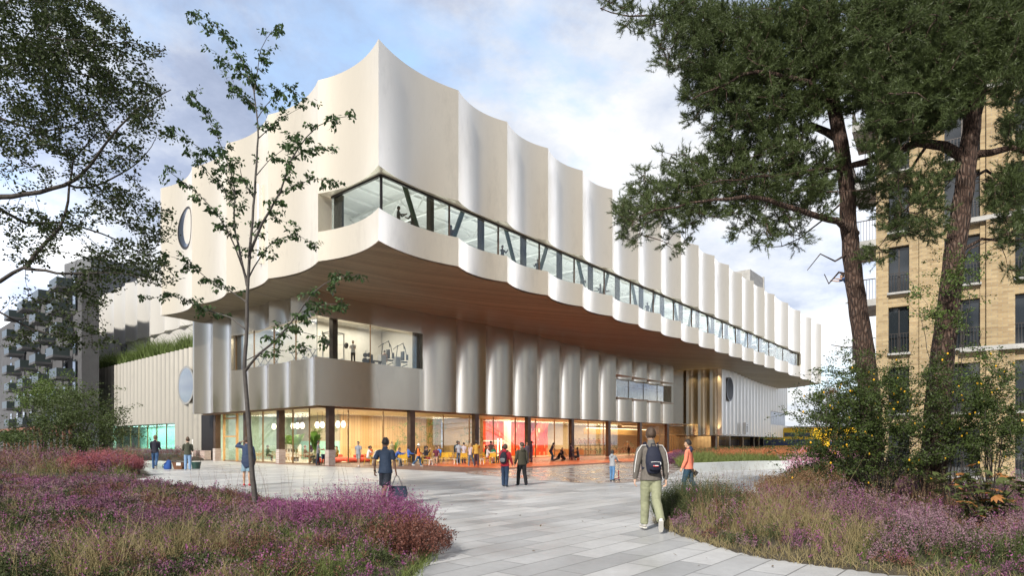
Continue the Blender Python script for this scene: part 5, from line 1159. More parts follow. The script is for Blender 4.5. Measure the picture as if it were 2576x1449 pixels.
um=[0]; place(mc,LO(7.4,1.5,7.8),math.degrees(YAW),'black weight machine with the seated person in the gym window',um); place(mc,LO(8.9,1.5,7.8),math.degrees(YAW),'empty black weight machine at the right end of the gym window',um)
# gallery silhouettes
gal=[(3.1,2.0,-90,'person with a bag leaning at the gallery corner window, leftmost',(.03,.03,.03),0),(4.1,1.8,60,'person with shoulder bag gesturing at the gallery corner window',(.05,.04,.035),1),(7.5,1.8,-20,'person with raised arms at the second gallery pane',(.06,.03,.02),1),(12.9,1.8,-140,'person in dark top at the gallery pane above the third scallop',(.05,.04,.03),1),(17.3,1.8,160,'person holding a phone at the fourth gallery pane',(.04,.03,.03),1),(24.0,1.8,180,'person alone at the fifth gallery pane',(.05,.04,.03),0),(27.0,1.8,100,'left person of the pair at the sixth gallery pane',(.03,.03,.04),0),(27.7,1.8,-80,'right person of the pair at the sixth gallery pane',(.06,.05,.04),1),(36.5,1.8,0,'small dark figure at the ninth gallery pane',(.03,.03,.03),0)]
for u,v,hd,lab,c,f in gal: person(UP(u,v,14.55),1.72,hd,lab,'d','k','bun' if f else 'short',c,'long',(.03,.03,.03),'long',fem=bool(f),arms=((40,80),(30,60)),group='visitors in the upper gallery')
p=P(2184,740,33.0); person(Vector((RB(-1.3,1.0,0).x,RB(-1.3,1.0,0).y,9.3)),1.7,80,'person in blue leaning on the balcony railing of the brick block','m','k','short',(.03,.08,.2),'short',(.3,.3,.32),'long',lean=35,arms=((80,20),(80,20)))
# bicycles
bi=empty('bicycle'); T(bi,'','bicycle','bicycles in the store')
for y in (-.52,.52):
    m=MB(); m.tube([(0,y+.33*math.cos(a),.35+.33*math.sin(a)) for a in [k*math.pi/10 for k in range(21)]],.018,5,cap=False)
    w=m.build('wheel',M_rub,bi)
    m=MB()
    for k in range(8): a=k*math.pi/8; m.tube([(0,y+.31*math.cos(a),.35+.31*math.sin(a)),(0,y-.31*math.cos(a),.35-.31*math.sin(a))],.003,3)
    m.build('spokes',M_gw,w)
m=MB(); m.tube([(0,-.52,.35),(0,-.15,.75),(0,.38,.82),(0,.0,.33),(0,-.52,.35)],.02,6); m.tube([(0,-.15,.75),(0,0,.33)],.02,6); m.tube([(0,.38,.85),(0,.52,.35)],.02,6); bf=m.build('frame',mat('bike_green',(.05,.25,.12),.4),bi)
m=MB(); m.box((0,-.18,.88),(.14,.24,.06)); m.tube([(0,-.15,.74),(0,-.17,.86)],.015,5); m.build('saddle',M_rub,bi)
m=MB(); m.tube([(-.27,.30,1.0),(-.1,.4,1.02),(0,.4,.9),(.1,.4,1.02),(.27,.30,1.0)],.014,5); m.build('handlebar',M_gw,bi)
fm=[mat('bike_green',(0,0,0)),mat('bike_red',(.5,.05,.03),.4),mat('bike_black',(.02,.02,.02),.4),mat('bike_orange',(.7,.2,.04),.4)]
bf.data.materials[0]=fm[0]; alt=[]
for mm in fm:
    d_=bf.data.copy(); d_.materials[0]=mm; alt.append(d_)
ubk=[0]; names=['green','red','black','orange']
def bike(loc,rz,lab,ci):
    c=place(bi,loc,rz,lab,ubk)
    for ch in c.children:
        if ch.name.startswith('frame'): ch.data=alt[ci]
yd=math.degrees(YAW)
for lv,z in ((0,.02),(1,1.35)):
    for k in range(6):
        ci=(k*2+lv)%4; bike(LO(43.5+1.15*k,7.2+.3*lv,z),yd-90+90+12,'%s bicycle on the %s tier of the rack, number %d from its left end'%(names[ci],('lower','upper')[lv],k+1),ci)
rk=empty('bicycle_rack',LO(46.5,7.6,0),YAW); T(rk,'two-tier steel bicycle rack behind the glass right of the reception','rack'); m=MB()
for k in range(7): m.box((-3.6+1.2*k,0,.9),(.05,.05,1.8)); m.box((-3.6+1.2*k,-.3,1.3),(.05,1.5,.05))
for z in (.05,1.3): m.box((0,.3,z),(7.4,.06,.06)); m.box((0,-.6,z),(7.4,.06,.06))
m.build('frame',M_dark,rk)
for k in range(18):
    ci=(k*3+1)%4; bike(LO(50.5+.8*k,7.0+.9*(k%2),.02 if k%3 else .9),yd+rnd.uniform(-12,12)+60,'%s bicycle behind the slatted screen, number %d from the glass doors'%(names[ci],k+1),ci)
# pendant lamps
pl=empty('pendant_lamp'); T(pl,'','lamp','glass pendant lamps in the café'); m=MB(); m.tube([(0,0,.0),(0,0,1.0)],.012,5); m.build('cord',M_dark,pl)
m=MB(); m.loft([((0,0,-.30),.16,.16),((0,0,-.15),.2,.2),((0,0,-.02),.15,.15)],Vector((1,0,0)),14); m.build('lamp_shade',mat('lamp_glow',(1,.93,.8),.3,emit=1.6),pl,smooth=50)
upl=[0]
for k,(t_,n_) in enumerate([(5,15.3),(5,14.5),(5,13.7),(5,11.9),(5,11.1),(5,10.3),(5,7.9),(5,7.1),(5,5.6),(5,4.8),(5.,4.0)]):
    place(pl,LO(t_,n_,3.35),0,'glowing glass pendant lamp over the café, number %d from the left'%(k+1),upl)
# café shelf unit
sf=empty('shelf_unit',LO(5.2,12.3,.02),YAW+R(90)); T(sf,'white open shelf unit full of framed pictures in the café','shelf'); m=MB()
for k in range(6): m.box((-1.2+.48*k,0,.75),(.04,.3,1.5))
for z in (.03,.4,.77,1.14,1.5): m.box((0,0,z),(2.44,.3,.04))
m.build('frame',M_white,sf)
for k in range(10):
    m=MB(); m.box((-.96+.48*(k%5),0.08,.22+.37*((k*2)%4)),(.26,.03,.28)); m.build('picture',[M_bronze,M_gk,M_cw][k%3],sf)
# ================= vegetation =================
def leafmat(name,c1,c2,rough=.5,trans=.25,isl=.7): return mat(name,c1,rough,c2=c2,island=isl,vs=.8,trans=trans,spec=.3)
M_lf_dk=leafmat('leaf_dark',(.036,.052,.014),(.010,.020,.008))
M_lf_yg=leafmat('leaf_young',(.060,.105,.035),(.022,.050,.022))
M_bark=mat('bark_dark',(.050,.042,.036),.9,var=.35,vs=9,bump=.8,bs=14)
M_barky=mat('bark_smooth',(.075,.066,.060),.8,var=.3,vs=12,bump=.4,bs=25)
def barkpine():
    m,t,b=nm('pine_bark'); co=t.nodes.new('ShaderNodeTexCoord').outputs['Object']; mp=t.nodes.new('ShaderNodeMapping'); mp.inputs['Scale'].default_value=(1.3,1.3,.36); t.links.new(co,mp.inputs[0])
    v=t.nodes.new('ShaderNodeTexVoronoi'); v.feature='DISTANCE_TO_EDGE'; v.inputs['Scale'].default_value=13; t.links.new(mp.outputs[0],v.inputs['Vector'])
    n=noise(mp.outputs[0],9,6,.7,t); h=math_('ADD',math_('MULTIPLY',v.outputs['Distance'],2.2,nt=t),math_('MULTIPLY',n,.35,nt=t),nt=t)
    t.links.new(ramp(h,[(.12,(.012,.008,.006)),(.30,(.055,.030,.021)),(.6,(.095,.055,.038)),(.95,(.13,.09,.07))],t),b.inputs['Base Color'])
    b.inputs['Roughness'].default_value=.9; bp=t.nodes.new('ShaderNodeBump'); bp.inputs['Strength'].default_value=1; bp.inputs['Distance'].default_value=.05; t.links.new(h,bp.inputs['Height']); t.links.new(bp.outputs[0],b.inputs['Normal']); return m
M_pbark=barkpine()
M_needle=leafmat('pine_needle',(.072,.098,.032),(.015,.028,.012),.45,.12,.6)
def bez(pts,step=.35,jit=0.0):
    """resample polyline (Vector list with radius) by catmull-rom"""
    out_=[]; n=len(pts)
    for i in range(n-1):
        p0=pts[max(i-1,0)];p1=pts[i];p2=pts[i+1];p3=pts[min(i+2,n-1)]; L_=(p2-p1).length; k=max(1,int(L_/step))
        for j in range(k):
            t=j/k; out_.append(.5*((2*p1)+(p2-p0)*t+(2*p0-5*p1+4*p2-p3)*t*t+(3*p1-p0-3*p2+p3)*t**3)+Vector((rnd.uniform(-jit,jit),rnd.uniform(-jit,jit),rnd.uniform(-jit,jit))))
    out_.append(pts[-1]); return out_
def limb(mb,pts,r0,r1,step=.35,jit=.02,n=8):
    p=bez([Vector(q) for q in pts],step,jit); k=len(p); mb.tube(p,[r0+(r1-r0)*(i/(k-1))**.8 for i in range(k)],n); return p
def colonise(mb,nodes,targets,n=4,step=.3,rbase=.012,jit=.03):
    """join each target to the nearest node with a curved twig; returns (tip, dir)"""
    nd=[Vector(q) for q in nodes]; arr=np.array([tuple(q) for q in nd]); tips=[]
    root=arr.mean(0)
    dist=[np.min(np.linalg.norm(arr-np.array(t),axis=1)) for t in targets]
    for i in np.argsort(dist):
        t=Vector(targets[i]); dd=np.linalg.norm(arr-np.array(tuple(t)),axis=1); j=int(np.argmin(dd)); a=Vector(arr[j]); Ln=(t-a).length
        if Ln<.02: continue
        k=max(2,int(Ln/step)); mid=(a+t)/2+Vector((rnd.gauss(0,.1),rnd.gauss(0,.1),rnd.gauss(-.02,.1)))*Ln
        pts=[a*(1-x)**2+mid*2*x*(1-x)+t*x*x for x in [q/k for q in range(k+1)]]
        r=rbase*min(2.2,.6+Ln*.6); mb.tube(pts,[r+(0.003-r)*q/k for q in range(k+1)],n,cap=False)
        arr=np.vstack([arr,[tuple(p) for p in pts[1:]]]); tips.append((pts,t-mid))
    return tips
def crown_leaves(tips,per,ln,wd,spread,droop=.3,flat=.5,back=.6):
    C=[];D=[]
    for pts,d in tips:
        d=d.normalized() if d.length>0 else Vector((0,0,1)); L_=sum((a-b).length for a,b in zip(pts[:-1],pts[1:]))
        for _ in range(per):
            x=1-rnd.random()**1.3*min(1,back/max(L_,.05)); q=x*(len(pts)-1); i=min(int(q),len(pts)-2); p=pts[i].lerp(pts[i+1],q-i)
            C.append(p+Vector((rnd.gauss(0,spread),rnd.gauss(0,spread),rnd.gauss(0,spread*.5)))); D.append(d*.6+Vector((rnd.gauss(0,.7),rnd.gauss(0,.7),rnd.gauss(-droop,.35))))
    C=np.array([tuple(c) for c in C]);D=np.array([tuple(c) for c in D]); n=len(C)
    Nn=nr.normal(0,flat,(n,3))+np.array([0,0,1]); l=ln*nr.uniform(.6,1.25,n)
    return leafquads(C,D,Nn,l,l*wd/ln)
def pxs(l,Y): return [P(q[0],q[1],Y+(q[2] if len(q)>2 else 0)) for q in l]
def tree(label,limbs,targets,bark,leaf,per,ln,wd,spread,group=None,name='tree',**k):
    r=empty(name,Vector(limbs[0][0][0])*1); base=r.location.copy(); r.location=(0,0,0)
    mb=MB(); nodes=[]
    for pts,r0,r1 in limbs: nodes+=limb(mb,pts,r0,r1,.25,k.get('jit',.02),10)
    nodes=[q for q in nodes if q.z>k.get('minz',1.0)]
    tips=colonise(mb,nodes,targets,4,.25,k.get('rb',.012))
    t=mb.build('trunk',bark,r,smooth=60)
    V=crown_leaves(tips,per,ln,wd,spread,k.get('droop',.3),k.get('flat',.5),k.get('back',.6))
    npmesh('crown',V,quadidx(len(V)//4),leaf,r); T(r,label,'tree',group); return r
def dens(regions,n,Y,dy,soft=False):
    out_=[]; ws=[a[2]*a[3]*(a[4] if len(a)>4 else 1) for a in regions]; tot=sum(ws)
    for a,w in zip(regions,ws):
        for _ in range(max(1,int(n*w/tot))):
            an=rnd.random()*6.283; rr=math.sqrt(rnd.random()) if not soft else min(1.7,abs(rnd.gauss(0,.75))); out_.append(P(a[0]+a[2]*rr*math.cos(an),a[1]+a[3]*rr*math.sin(an),Y+rnd.gauss(0,dy)))
    return out_
# --- young slender tree in front
YT=12.9
yl=[(pxs([(645,1318),(638,1230),(630,1130),(622,1010),(616,930),(620,830),(623,720),(632,590),(643,448),(649,346)],YT),.060,.018),
 (pxs([(649,346),(645,285),(639,228),(620,180),(603,142,.2),(580,108,.3),(562,85,.4),(530,55,.5),(489,33,.6)],YT),.018,.004),
 (pxs([(640,235),(648,170),(655,125,-.2),(672,95,-.3),(700,62,-.5)],YT),.012,.004),
 (pxs([(628,640),(660,560,-.3),(705,480,-.6),(729,407,-.9),(770,345,-1.0),(798,318,-1.1),(845,297,-1.1),(871,293,-1.2)],YT),.032,.005),
 (pxs([(622,720),(605,640,.2),(588,560,.5),(590,480,.7),(572,407,.9),(540,330,1.0),(505,270,1.1),(478,234,1.2)],YT),.030,.004),
 (pxs([(590,490,.6),(565,430,.5),(520,385,.4),(470,350,.3),(431,326,.2)],YT),.014,.004),
 (pxs([(590,520,.5),(560,475,.8),(520,430,.9),(474,384,1.0)],YT),.012,.004),
 (pxs([(620,700),(590,620,-.3),(545,535,-.6),(500,490,-.8),(450,450,-.9),(416,425,-1.0)],YT),.020,.004),
 (pxs([(618,828),(580,800,.3),(524,781,.6),(459,750,.9),(420,742,1.0),(385,750,1.1)],YT),.022,.004),
 (pxs([(616,935),(650,890,-.3),(691,858,-.5),(748,790,-.8),(785,740,-.9),(840,700,-1.0),(905,690,-1.0)],YT),.030,.004),
 (pxs([(748,790,-.8),(796,772,-.9),(830,765,-1.),(873,768,-1.1)],YT),.010,.003),
 (pxs([(700,850,-.5),(730,828,-.3),(780,840,-.2),(830,855,-.1)],YT),.010,.003),
 (pxs([(620,905),(650,890,.2),(690,885,.4),(725,880,.5),(770,875,.6)],YT),.012,.003),
 (pxs([(622,760),(575,730,.3),(520,700,.5),(470,660,.7),(415,642,.8)],YT),.016,.003),
 (pxs([(625,700),(660,640,.3),(700,600,.5),(750,592,.6),(795,618,.7)],YT),.018,.003),
 (pxs([(700,490,-.6),(740,465,-.4),(790,450,-.2),(839,456,-.1)],YT),.010,.003),
 (pxs([(733,398,-.9),(770,378,-.7),(835,376,-.5)],YT),.010,.003),
 (pxs([(648,350),(680,320,.3),(720,290,.4),(760,268,.5)],YT),.012,.003),
 (pxs([(646,300),(690,240,-.3),(730,225,-.4),(765,250,-.4)],YT),.010,.003),
 (pxs([(643,270),(610,240,.3),(585,215,.4),(570,200,.4)],YT),.008,.003),
 (pxs([(640,210),(600,180,-.2),(570,160,-.3),(553,140,-.3)],YT),.008,.003),
 (pxs([(645,440),(680,400,.2),(720,370,.3),(750,330,.3)],YT),.012,.003),
 (pxs([(640,500),(610,450,-.2),(600,410,-.3),(560,390,-.3)],YT),.012,.003),
 (pxs([(628,600),(660,560,.2),(690,545,.3),(720,560,.3)],YT),.010,.003)]
tg=[]
for pts,_,_ in yl[1:]:
    q=bez(pts,.16); k0=int(len(q)*.30)
    for i in range(k0,len(q)):
        for _ in range(2): tg.append(q[i]+Vector((rnd.gauss(0,.13),rnd.gauss(0,.12),rnd.gauss(.0,.07))))
tree('slender young tree with crooked dark trunk and layered drooping leaves in the left heather bed',yl,tg,M_barky,M_lf_yg,20,.092,.050,.042,name='young_tree',rb=.004,droop=.75,flat=.6,back=.35,minz=2.8,jit=.01)
# --- big left tree, trunk outside the frame
LT_=13.0
ll=[([P(-420,1330,LT_+.5),P(-400,1000,LT_+.5),P(-330,700,LT_+.4),P(-250,450,LT_+.2),P(-150,200,LT_),P(-60,-60,LT_)],.30,.10),
 (pxs([(-330,700,.3),(-150,560,.1),(-30,505),(62,487,-.2),(163,465,-.3),(228,410,-.5),(300,320,-.6),(366,262,-.6),(430,225,-.6)],LT_),.11,.008),
 (pxs([(-260,450,.3),(-120,240),(0,126),(60,126),(163,106,.2),(244,118,.3),(326,106,.4),(405,130,.5)],LT_),.07,.006),
 (pxs([(-200,350,.4),(-60,200,.5),(0,165,.6),(120,165,.7),(230,190,.9),(330,200,1.0),(395,215,1.1)],LT_),.06,.006),
 (pxs([(-330,800,.3),(-120,740),(0,708,-.3),(61,677,-.4),(142,687,-.5),(228,687,-.6),(326,692,-.7),(405,722,-.8)],LT_),.085,.006),
 (pxs([(-330,900,.3),(-120,800,.4),(0,785,.5),(50,812,.6),(110,838,.7),(190,850,.8),(260,838,.9)],LT_),.06,.005),
 (pxs([(61,677,-.4),(90,640,-.2),(130,600,0),(165,540,.2),(175,470,.3),(185,400,.4),(240,340,.5),(290,300,.5)],LT_),.045,.005),
 (pxs([(163,465,-.3),(230,470,.1),(300,440,.3),(355,400,.4),(395,340,.5)],LT_),.03,.005),
 (pxs([(-150,200),(-40,60,.2),(60,-20,.4),(170,-40,.5)],LT_),.06,.01),
 (pxs([(-30,505),(60,560,.4),(160,560,.6),(260,590,.8),(340,630,.9),(425,660,1.)],LT_),.04,.005),
 (pxs([(-120,240),(10,300,.5),(120,330,.7),(220,300,.9),(330,270,1.)],LT_),.04,.005)]
lreg=[(60,60,130,90,1.6),(180,60,90,80,1.2),(250,90,70,70,1.0),(60,200,110,90,1.5),(180,200,90,80,1.3),(290,170,80,60,1.0),(370,120,45,20,.7),(50,330,90,70,1.0),(170,320,80,70,1.0),(280,280,80,70,1.1),(370,250,60,50,1.0),(60,440,80,40,.5),(380,330,50,30,.7),(230,420,70,50,.7),(320,400,50,50,.7),(50,560,70,50,.8),(150,560,60,50,.7),(250,520,70,60,.9),(340,520,60,60,.8),(400,570,45,50,.9),(80,640,80,40,.6),(300,650,110,50,1.2),(390,690,50,35,.9),(250,720,70,50,.7),(60,760,60,30,.4),(180,780,90,60,.7),(120,850,80,30,.6),(240,860,60,30,.5),(20,860,40,25,.6)]
tree('large spreading tree with small dark leaves leaning in from the left edge of the frame',ll,dens(lreg,1700,LT_,.75),M_bark,M_lf_dk,22,.070,.048,.075,name='broadleaf_tree',rb=.009,droop=.1,flat=1.2,back=.5,minz=3)
# --- pines
def pine(label,limbs,regions,n,Y,dy,per=1.0):
    r=empty('pine_tree'); T(r,label,'tree','pine trees on the right'); mb=MB(); nodes=[]
    for i,(pts,r0,r1) in enumerate(limbs): nodes+=limb(mb,pts,r0,r1,.3,.03 if i else .015,16 if i<1 else 8)
    nodes=[q for q in nodes if q.z>4.5]
    tips=colonise(mb,nodes,dens(regions,n,Y,dy),4,.25,.014)
    mb.build('trunk',M_pbark,r,smooth=60)
    V=[]; A=[];B=[];LN=[]
    for pts,d in tips:
        d=d.normalized() if d.length>0 else Vector((0,0,1)); d=(d+Vector((0,0,.5))).normalized(); t=pts[-1]
        for s_ in range(7): # shoots radiating at the tip
            sd=(d+Vector((rnd.gauss(0,.55),rnd.gauss(0,.55),rnd.gauss(.05,.35)))).normalized(); L_=rnd.uniform(.12,.26); o=t+Vector((rnd.gauss(0,.05),rnd.gauss(0,.05),rnd.gauss(0,.04)))
            for k in range(int(36*per)):
                x=rnd.random(); A.append(tuple(o+sd*L_*x)); q=sd*(.75+.3*x)+Vector((rnd.gauss(0,.55),rnd.gauss(0,.55),rnd.gauss(0,.55))); B.append(tuple(q))
    A=np.array(A);B=unit(np.array(B)); ln=nr.uniform(.06,.11,(len(A),1)); Sd=unit(np.cross(B,nr.normal(0,1,A.shape)))*.0052
    V=np.stack([A+Sd,A-Sd,A+B*ln],1).reshape(-1,3); npmesh('crown',V,np.arange(len(V)).reshape(-1,3),M_needle,r); return r
Y1=14.6
p1=[([P(2196,1290,Y1),P(2192,1100,Y1),P(2185,980,Y1),P(2165,820,Y1),P(2140,640,Y1),P(2128,470,Y1),P(2108,330,Y1),P(2085,200,Y1),P(2075,60,Y1),P(2090,-160,Y1)],.28,.11),
 (pxs([(2150,590),(2110,560,-.3),(2050,545,-.6),(1990,520,-.8),(1900,500,-1.),(1800,500,-1.1),(1700,520,-1.2),(1610,545,-1.3)],Y1),.10,.012),
 (pxs([(2110,350),(2080,330,.3),(2040,315,.5),(1990,330,.8),(1920,370,1.0),(1840,380,1.2),(1780,400,1.3)],Y1),.11,.015),
 (pxs([(2100,300),(2060,230,-.3),(1990,200,-.6),(1900,180,-.8),(1800,220,-1.0),(1740,250,-1.1)],Y1),.09,.012),
 (pxs([(2080,150),(2010,90,.2),(1900,60,.3),(1780,70,.4),(1690,40,.5),(1580,40,.6),(1510,20,.6)],Y1),.09,.01),
 (pxs([(2085,120),(2170,60,.5),(2280,30,.8)],Y1),.08,.02),(pxs([(2150,620),(2100,660,-.2),(2060,640,-.3),(2030,680,-.3)],Y1),.035,.008),
 (pxs([(2140,690),(2105,685,.3),(2085,712,.5),(2073,690,.6)],Y1),.035,.010),(pxs([(2168,870),(2130,875,.2),(2090,868,.3)],Y1),.022,.008),(pxs([(2150,640),(2200,655,.2),(2235,640,.3)],Y1),.02,.006),
 (pxs([(2120,420),(2040,430,-.6),(1960,440,-.9),(1860,450,-1.1),(1740,470,-1.2)],Y1),.05,.01),
 (pxs([(2130,500),(2010,600,.4),(1930,620,.5),(1900,590,.5)],Y1),.03,.006)]
r1=[(1700,35,60,45),(1540,15,45,20,.7),(1600,55,45,30,.7),(1690,130,45,50,.8),(1760,60,90,60,1.1),(1850,130,120,110,1.5),(1980,100,130,110,1.5),(2100,80,120,110,1.4),(1790,210,80,70,1.3),(1750,290,30,30,.5),(1880,260,110,70,1.3),(2000,230,110,70,1.3),(2120,220,100,80,1.1),(1840,340,70,45,1.1),(1960,350,90,50,1.1),(1830,400,70,40,1.1),(1760,440,70,40,1.1),(1930,430,90,50,1.2),(2040,420,80,60,1.1),(1700,500,90,45,1.2),(1610,530,60,50,1.1),(1590,590,35,25,.7),(1700,560,60,30,.8),(1820,500,90,50,1.2),(1960,510,80,50,1.1),(1900,580,55,40,.7),(1980,600,50,30,.5),(2060,500,50,50,.8),(1630,450,35,25,.5),(1690,400,40,25,.5),(2190,480,45,70,.6),(1700,610,35,25,.5)]
pine('tall pine nearer the arts centre with straight reddish trunk and low bough reaching left',p1,r1,3000,Y1,.55)
Y2=13.0
p2=[([P(2340,1290,Y2),P(2352,1100,Y2),P(2372,880,Y2),P(2395,680,Y2),P(2425,480,Y2),P(2442,330,Y2),P(2455,220,Y2),P(2440,80,Y2),P(2450,-180,Y2)],.28,.12),
 (pxs([(2428,400),(2370,365,.2),(2310,362,.4),(2240,385,.7),(2175,410,.9),(2145,415,1.2)],Y2),.12,.07),
 (pxs([(2440,390),(2490,385,-.2),(2540,375,-.4),(2620,390,-.5)],Y2),.09,.03),(pxs([(2425,470),(2480,430,.3),(2530,470,.5),(2575,475,.6)],Y2),.05,.01),
 (pxs([(2400,530),(2340,520,-.2),(2300,540,-.3),(2270,530,-.3)],Y2),.04,.008),(pxs([(2405,640),(2470,600,.2),(2540,615,.3),(2600,590,.3)],Y2),.05,.01),
 (pxs([(2390,700),(2440,625,-.3),(2490,605,-.4)],Y2),.03,.008),(pxs([(2330,362,.4),(2290,430,.3),(2300,500,.2),(2230,560,0)],Y2),.035,.008),
 (pxs([(2450,230),(2370,170,.3),(2280,150,.5),(2200,170,.6)],Y2),.09,.02),(pxs([(2450,150),(2520,100,-.3),(2620,70,-.5)],Y2),.09,.02),(pxs([(2445,100),(2360,30,-.4),(2260,-20,-.6)],Y2),.07,.02)]
r2=[(2250,80,110,110,1.5),(2370,80,100,110,1.5),(2480,80,90,110,1.5),(2560,90,60,110,1.2),(2220,210,90,60,1.6),(2330,220,100,70,1.9),(2290,300,110,50,1.3),(2420,160,70,90,1.6),(2400,260,60,50,.9),(2530,210,50,60,.8),(2260,300,70,40,.8),(2210,360,50,50,.5),(2350,440,60,40,.4),(2310,480,60,50,.5),(2260,560,50,40,.5),(2330,560,60,40,.4),(2220,640,45,30,.3),(2540,470,50,60,1.0),(2560,330,40,60,.9),(2550,580,50,50,.7),(2500,520,30,40,.5),(2560,680,30,30,.3),(2230,430,40,60,.5)]
pine('leaning pine at the right with thick bark and a branch crossing to its neighbour',p2,r2,2900,Y2,.6)
# --- shrubs
def shrub(name,label,base,regions,n,Y,dy,leaf,per,ln,wd,stems=14,sr=.018,group=None,flowers=None,cat='shrub',spread=.05,fl_n=0):
    r=empty(name); T(r,label,cat,group); mb=MB(); nodes=[]; tg=dens(regions,n,Y,dy,True); b=Vector(base); tg=[q for q in tg if q.z>.25]
    mains=rnd.sample(tg,min(stems,len(tg)))
    for q in mains:
        q2=b.lerp(q,.85); p=limb(mb,[b+Vector((rnd.gauss(0,.08),rnd.gauss(0,.08),0)),b.lerp(q2,.4)+Vector((0,0,.12*(q-b).length)),q2],sr,.005,.25,.02,5); nodes+=p[2:]
    tips=colonise(mb,nodes,tg,3,.25,.005); mb.build('stem',M_bark,r)
    V=crown_leaves(tips,per,ln,wd,spread,.1,1.2,.5); npmesh('foliage',V,quadidx(len(V)//4),leaf,r)
    if fl_n:
        m=MB()
        for p,_ in rnd.sample(tips,min(fl_n,len(tips))): m.ell(p[-1]+Vector((0,-.05,0)),(.017,.017,.022),6,5)
        m.build('blossoms',flowers,r)
    return r
M_yf=mat('yellow_bloom',(.75,.42,.02),.6)
M_shr=leafmat('shrub_leaf',(.058,.085,.022),(.015,.030,.011)); M_shr2=leafmat('shrub_leaf_light',(.10,.15,.035),(.035,.065,.018))
shrub('flowering_shrub','large dark green shrub dotted with yellow flowers at the foot of the pines',Vector((7.2,12.2,.2)),[(2060,1000,60,60,.8),(2150,930,60,50,.7),(2350,930,60,60,.7),(2080,1050,90,70,1.2),(2130,1010,70,80,1.2),(2260,980,60,80,1.0),(2180,1080,90,90,1.6),(2190,1000,80,80,1.2),(2280,1080,120,80,1.2),(2060,1130,90,50),(2160,1120,100,60,1.2),(2310,1160,100,50),(2230,950,50,60,.6),(2400,1070,90,80,.9),(2120,1180,120,30,.7),(2350,1000,70,70,.5)],2700,12.2,.6,M_shr,22,.042,.028,50,.016,flowers=M_yf,fl_n=110)
shrub('flowering_shrub','yellow-flowered shrub at the far right edge against the brick wall',Vector((9.3,11.9,.2)),[(2470,1010,80,90),(2540,1080,70,80),(2450,1120,80,50),(2530,950,50,50,.5)],1000,11.9,.5,M_shr,20,.042,.028,18,.018,flowers=M_yf,fl_n=35,group=None)
shrub('climbing_shrub','bright green small-leaved sapling growing against the leaning pine trunk',P(2385,1290,12.3),[(2400,700,70,60),(2350,790,60,60),(2430,650,50,30,.6),(2420,820,50,50,.7),(2490,640,40,20,.5),(2300,740,40,40,.5),(2480,900,50,40,.5),(2420,960,60,60,.6)],260,12.3,.3,M_shr2,13,.06,.03,10,.012,spread=.05)
shrub('young_birch','thin autumn tree with small rusty leaves on the horizon right of the museum',G(2095,1150),[(2092,985,26,40),(2090,1050,40,45),(2100,1100,40,30)],260,48,.8,leafmat('rusty_leaf',(.22,.13,.06),(.09,.07,.035)),14,.11,.07,8,.05,cat='tree',spread=.2)
shrub('round_bush','round green bush with dark base beside the grey annex at left',G(205,1165),[(180,1040,100,50),(270,1060,60,45),(110,1070,55,45),(200,1000,70,35,.8),(300,1090,45,30,.6),(200,1110,110,30,.8),(90,1010,40,30,.5)],900,40,2.0,leafmat('bush_leaf',(.055,.08,.022),(.016,.03,.010)),18,.13,.085,30,.05,spread=.18)
shrub('round_bush','tall pale green bush in front of the apartment balconies far left',G(110,1158),[(110,980,70,35),(140,1010,60,40),(60,1010,30,30,.6)],420,50,1.5,M_shr2,15,.15,.10,12,.06,spread=.22)
# terrace / hall plants
def potplant(label,base,h,kind,name='potted_plant',w=.6):
    r=empty(name,base); T(r,label,'plant','plants behind the glass'); b=Vector((0,0,0)); m=MB(); m.tube([b,b+Vector((0,0,.4))],[.18,.24],14); m.build('pot',M_gk if kind!='tree' else M_conc,r)
    m=MB(); C=[];D=[]
    if kind=='tree':
        tg=[b+Vector((rnd.gauss(0,w*.55),rnd.gauss(0,w*.55),rnd.uniform(h*.38,h))) for _ in range(90)]
        nodes=limb(m,[b+Vector((0,0,.3)),b+Vector((.05,0,h*.5)),b+Vector((0,.05,h*.9))],.03,.01)+limb(m,[b+Vector((.05,0,.3)),b+Vector((.2,.1,h*.45)),b+Vector((.3,.05,h*.8))],.02,.008)
        tips=colonise(m,nodes,tg,3,.2,.006); m.build('trunk',M_bark,r); V=crown_leaves(tips,16,.11,.05,.06,.2,1.0,.4); npmesh('foliage',V,quadidx(len(V)//4),mat('indoor_leaf',(.12,.22,.05),.5,c2=(.04,.09,.025),island=.7,trans=.3),r)
    else:
        V=[];Fc=[]
        for k in range(11):
            a=rnd.random()*6.28; out_=rnd.uniform(.25,1)*w; hh=h*rnd.uniform(.6,1); ww=(.15 if kind=='banana' else .05)*h
            sd=Vector((-math.sin(a),math.cos(a),0)); pts=[b+Vector((math.cos(a)*out_*x**1.6,math.sin(a)*out_*x**1.6,.35+(hh-.35)*(x*1.35-.5*x*x*x))) for x in [i/7 for i in range(8)]]; s0=len(V)
            for i,p in enumerate(pts):
                x=i/7; wv=ww*math.sin(min(1,max(0,(x-.3)/.7))*math.pi*.93)*.6+.008
                V+=[p+sd*wv+Vector((0,0,.04*wv)),p,p-sd*wv]
            for i in range(7):
                q=s0+i*3; Fc+=[(q,q+1,q+4,q+3),(q+1,q+2,q+5,q+4)]
        m.add(V,Fc); m.build('foliage',mat('banana_leaf',(.16,.30,.05),.4,c2=(.05,.12,.03),vs=2,trans=.35),r)
    return r
potplant('big banana plant with pale green leaves right of the café shelf unit',LO(4.6,10.6,.02),2.9,'banana',w=1.2)
potplant('banana plant behind the café shelf unit',LO(5.6,13.4,.02),3.1,'banana',w=1.3)
potplant('dark strelitzia beside the glass corner column inside the café',LO(2.6,4.3,.02),3.0,'banana',w=.9)
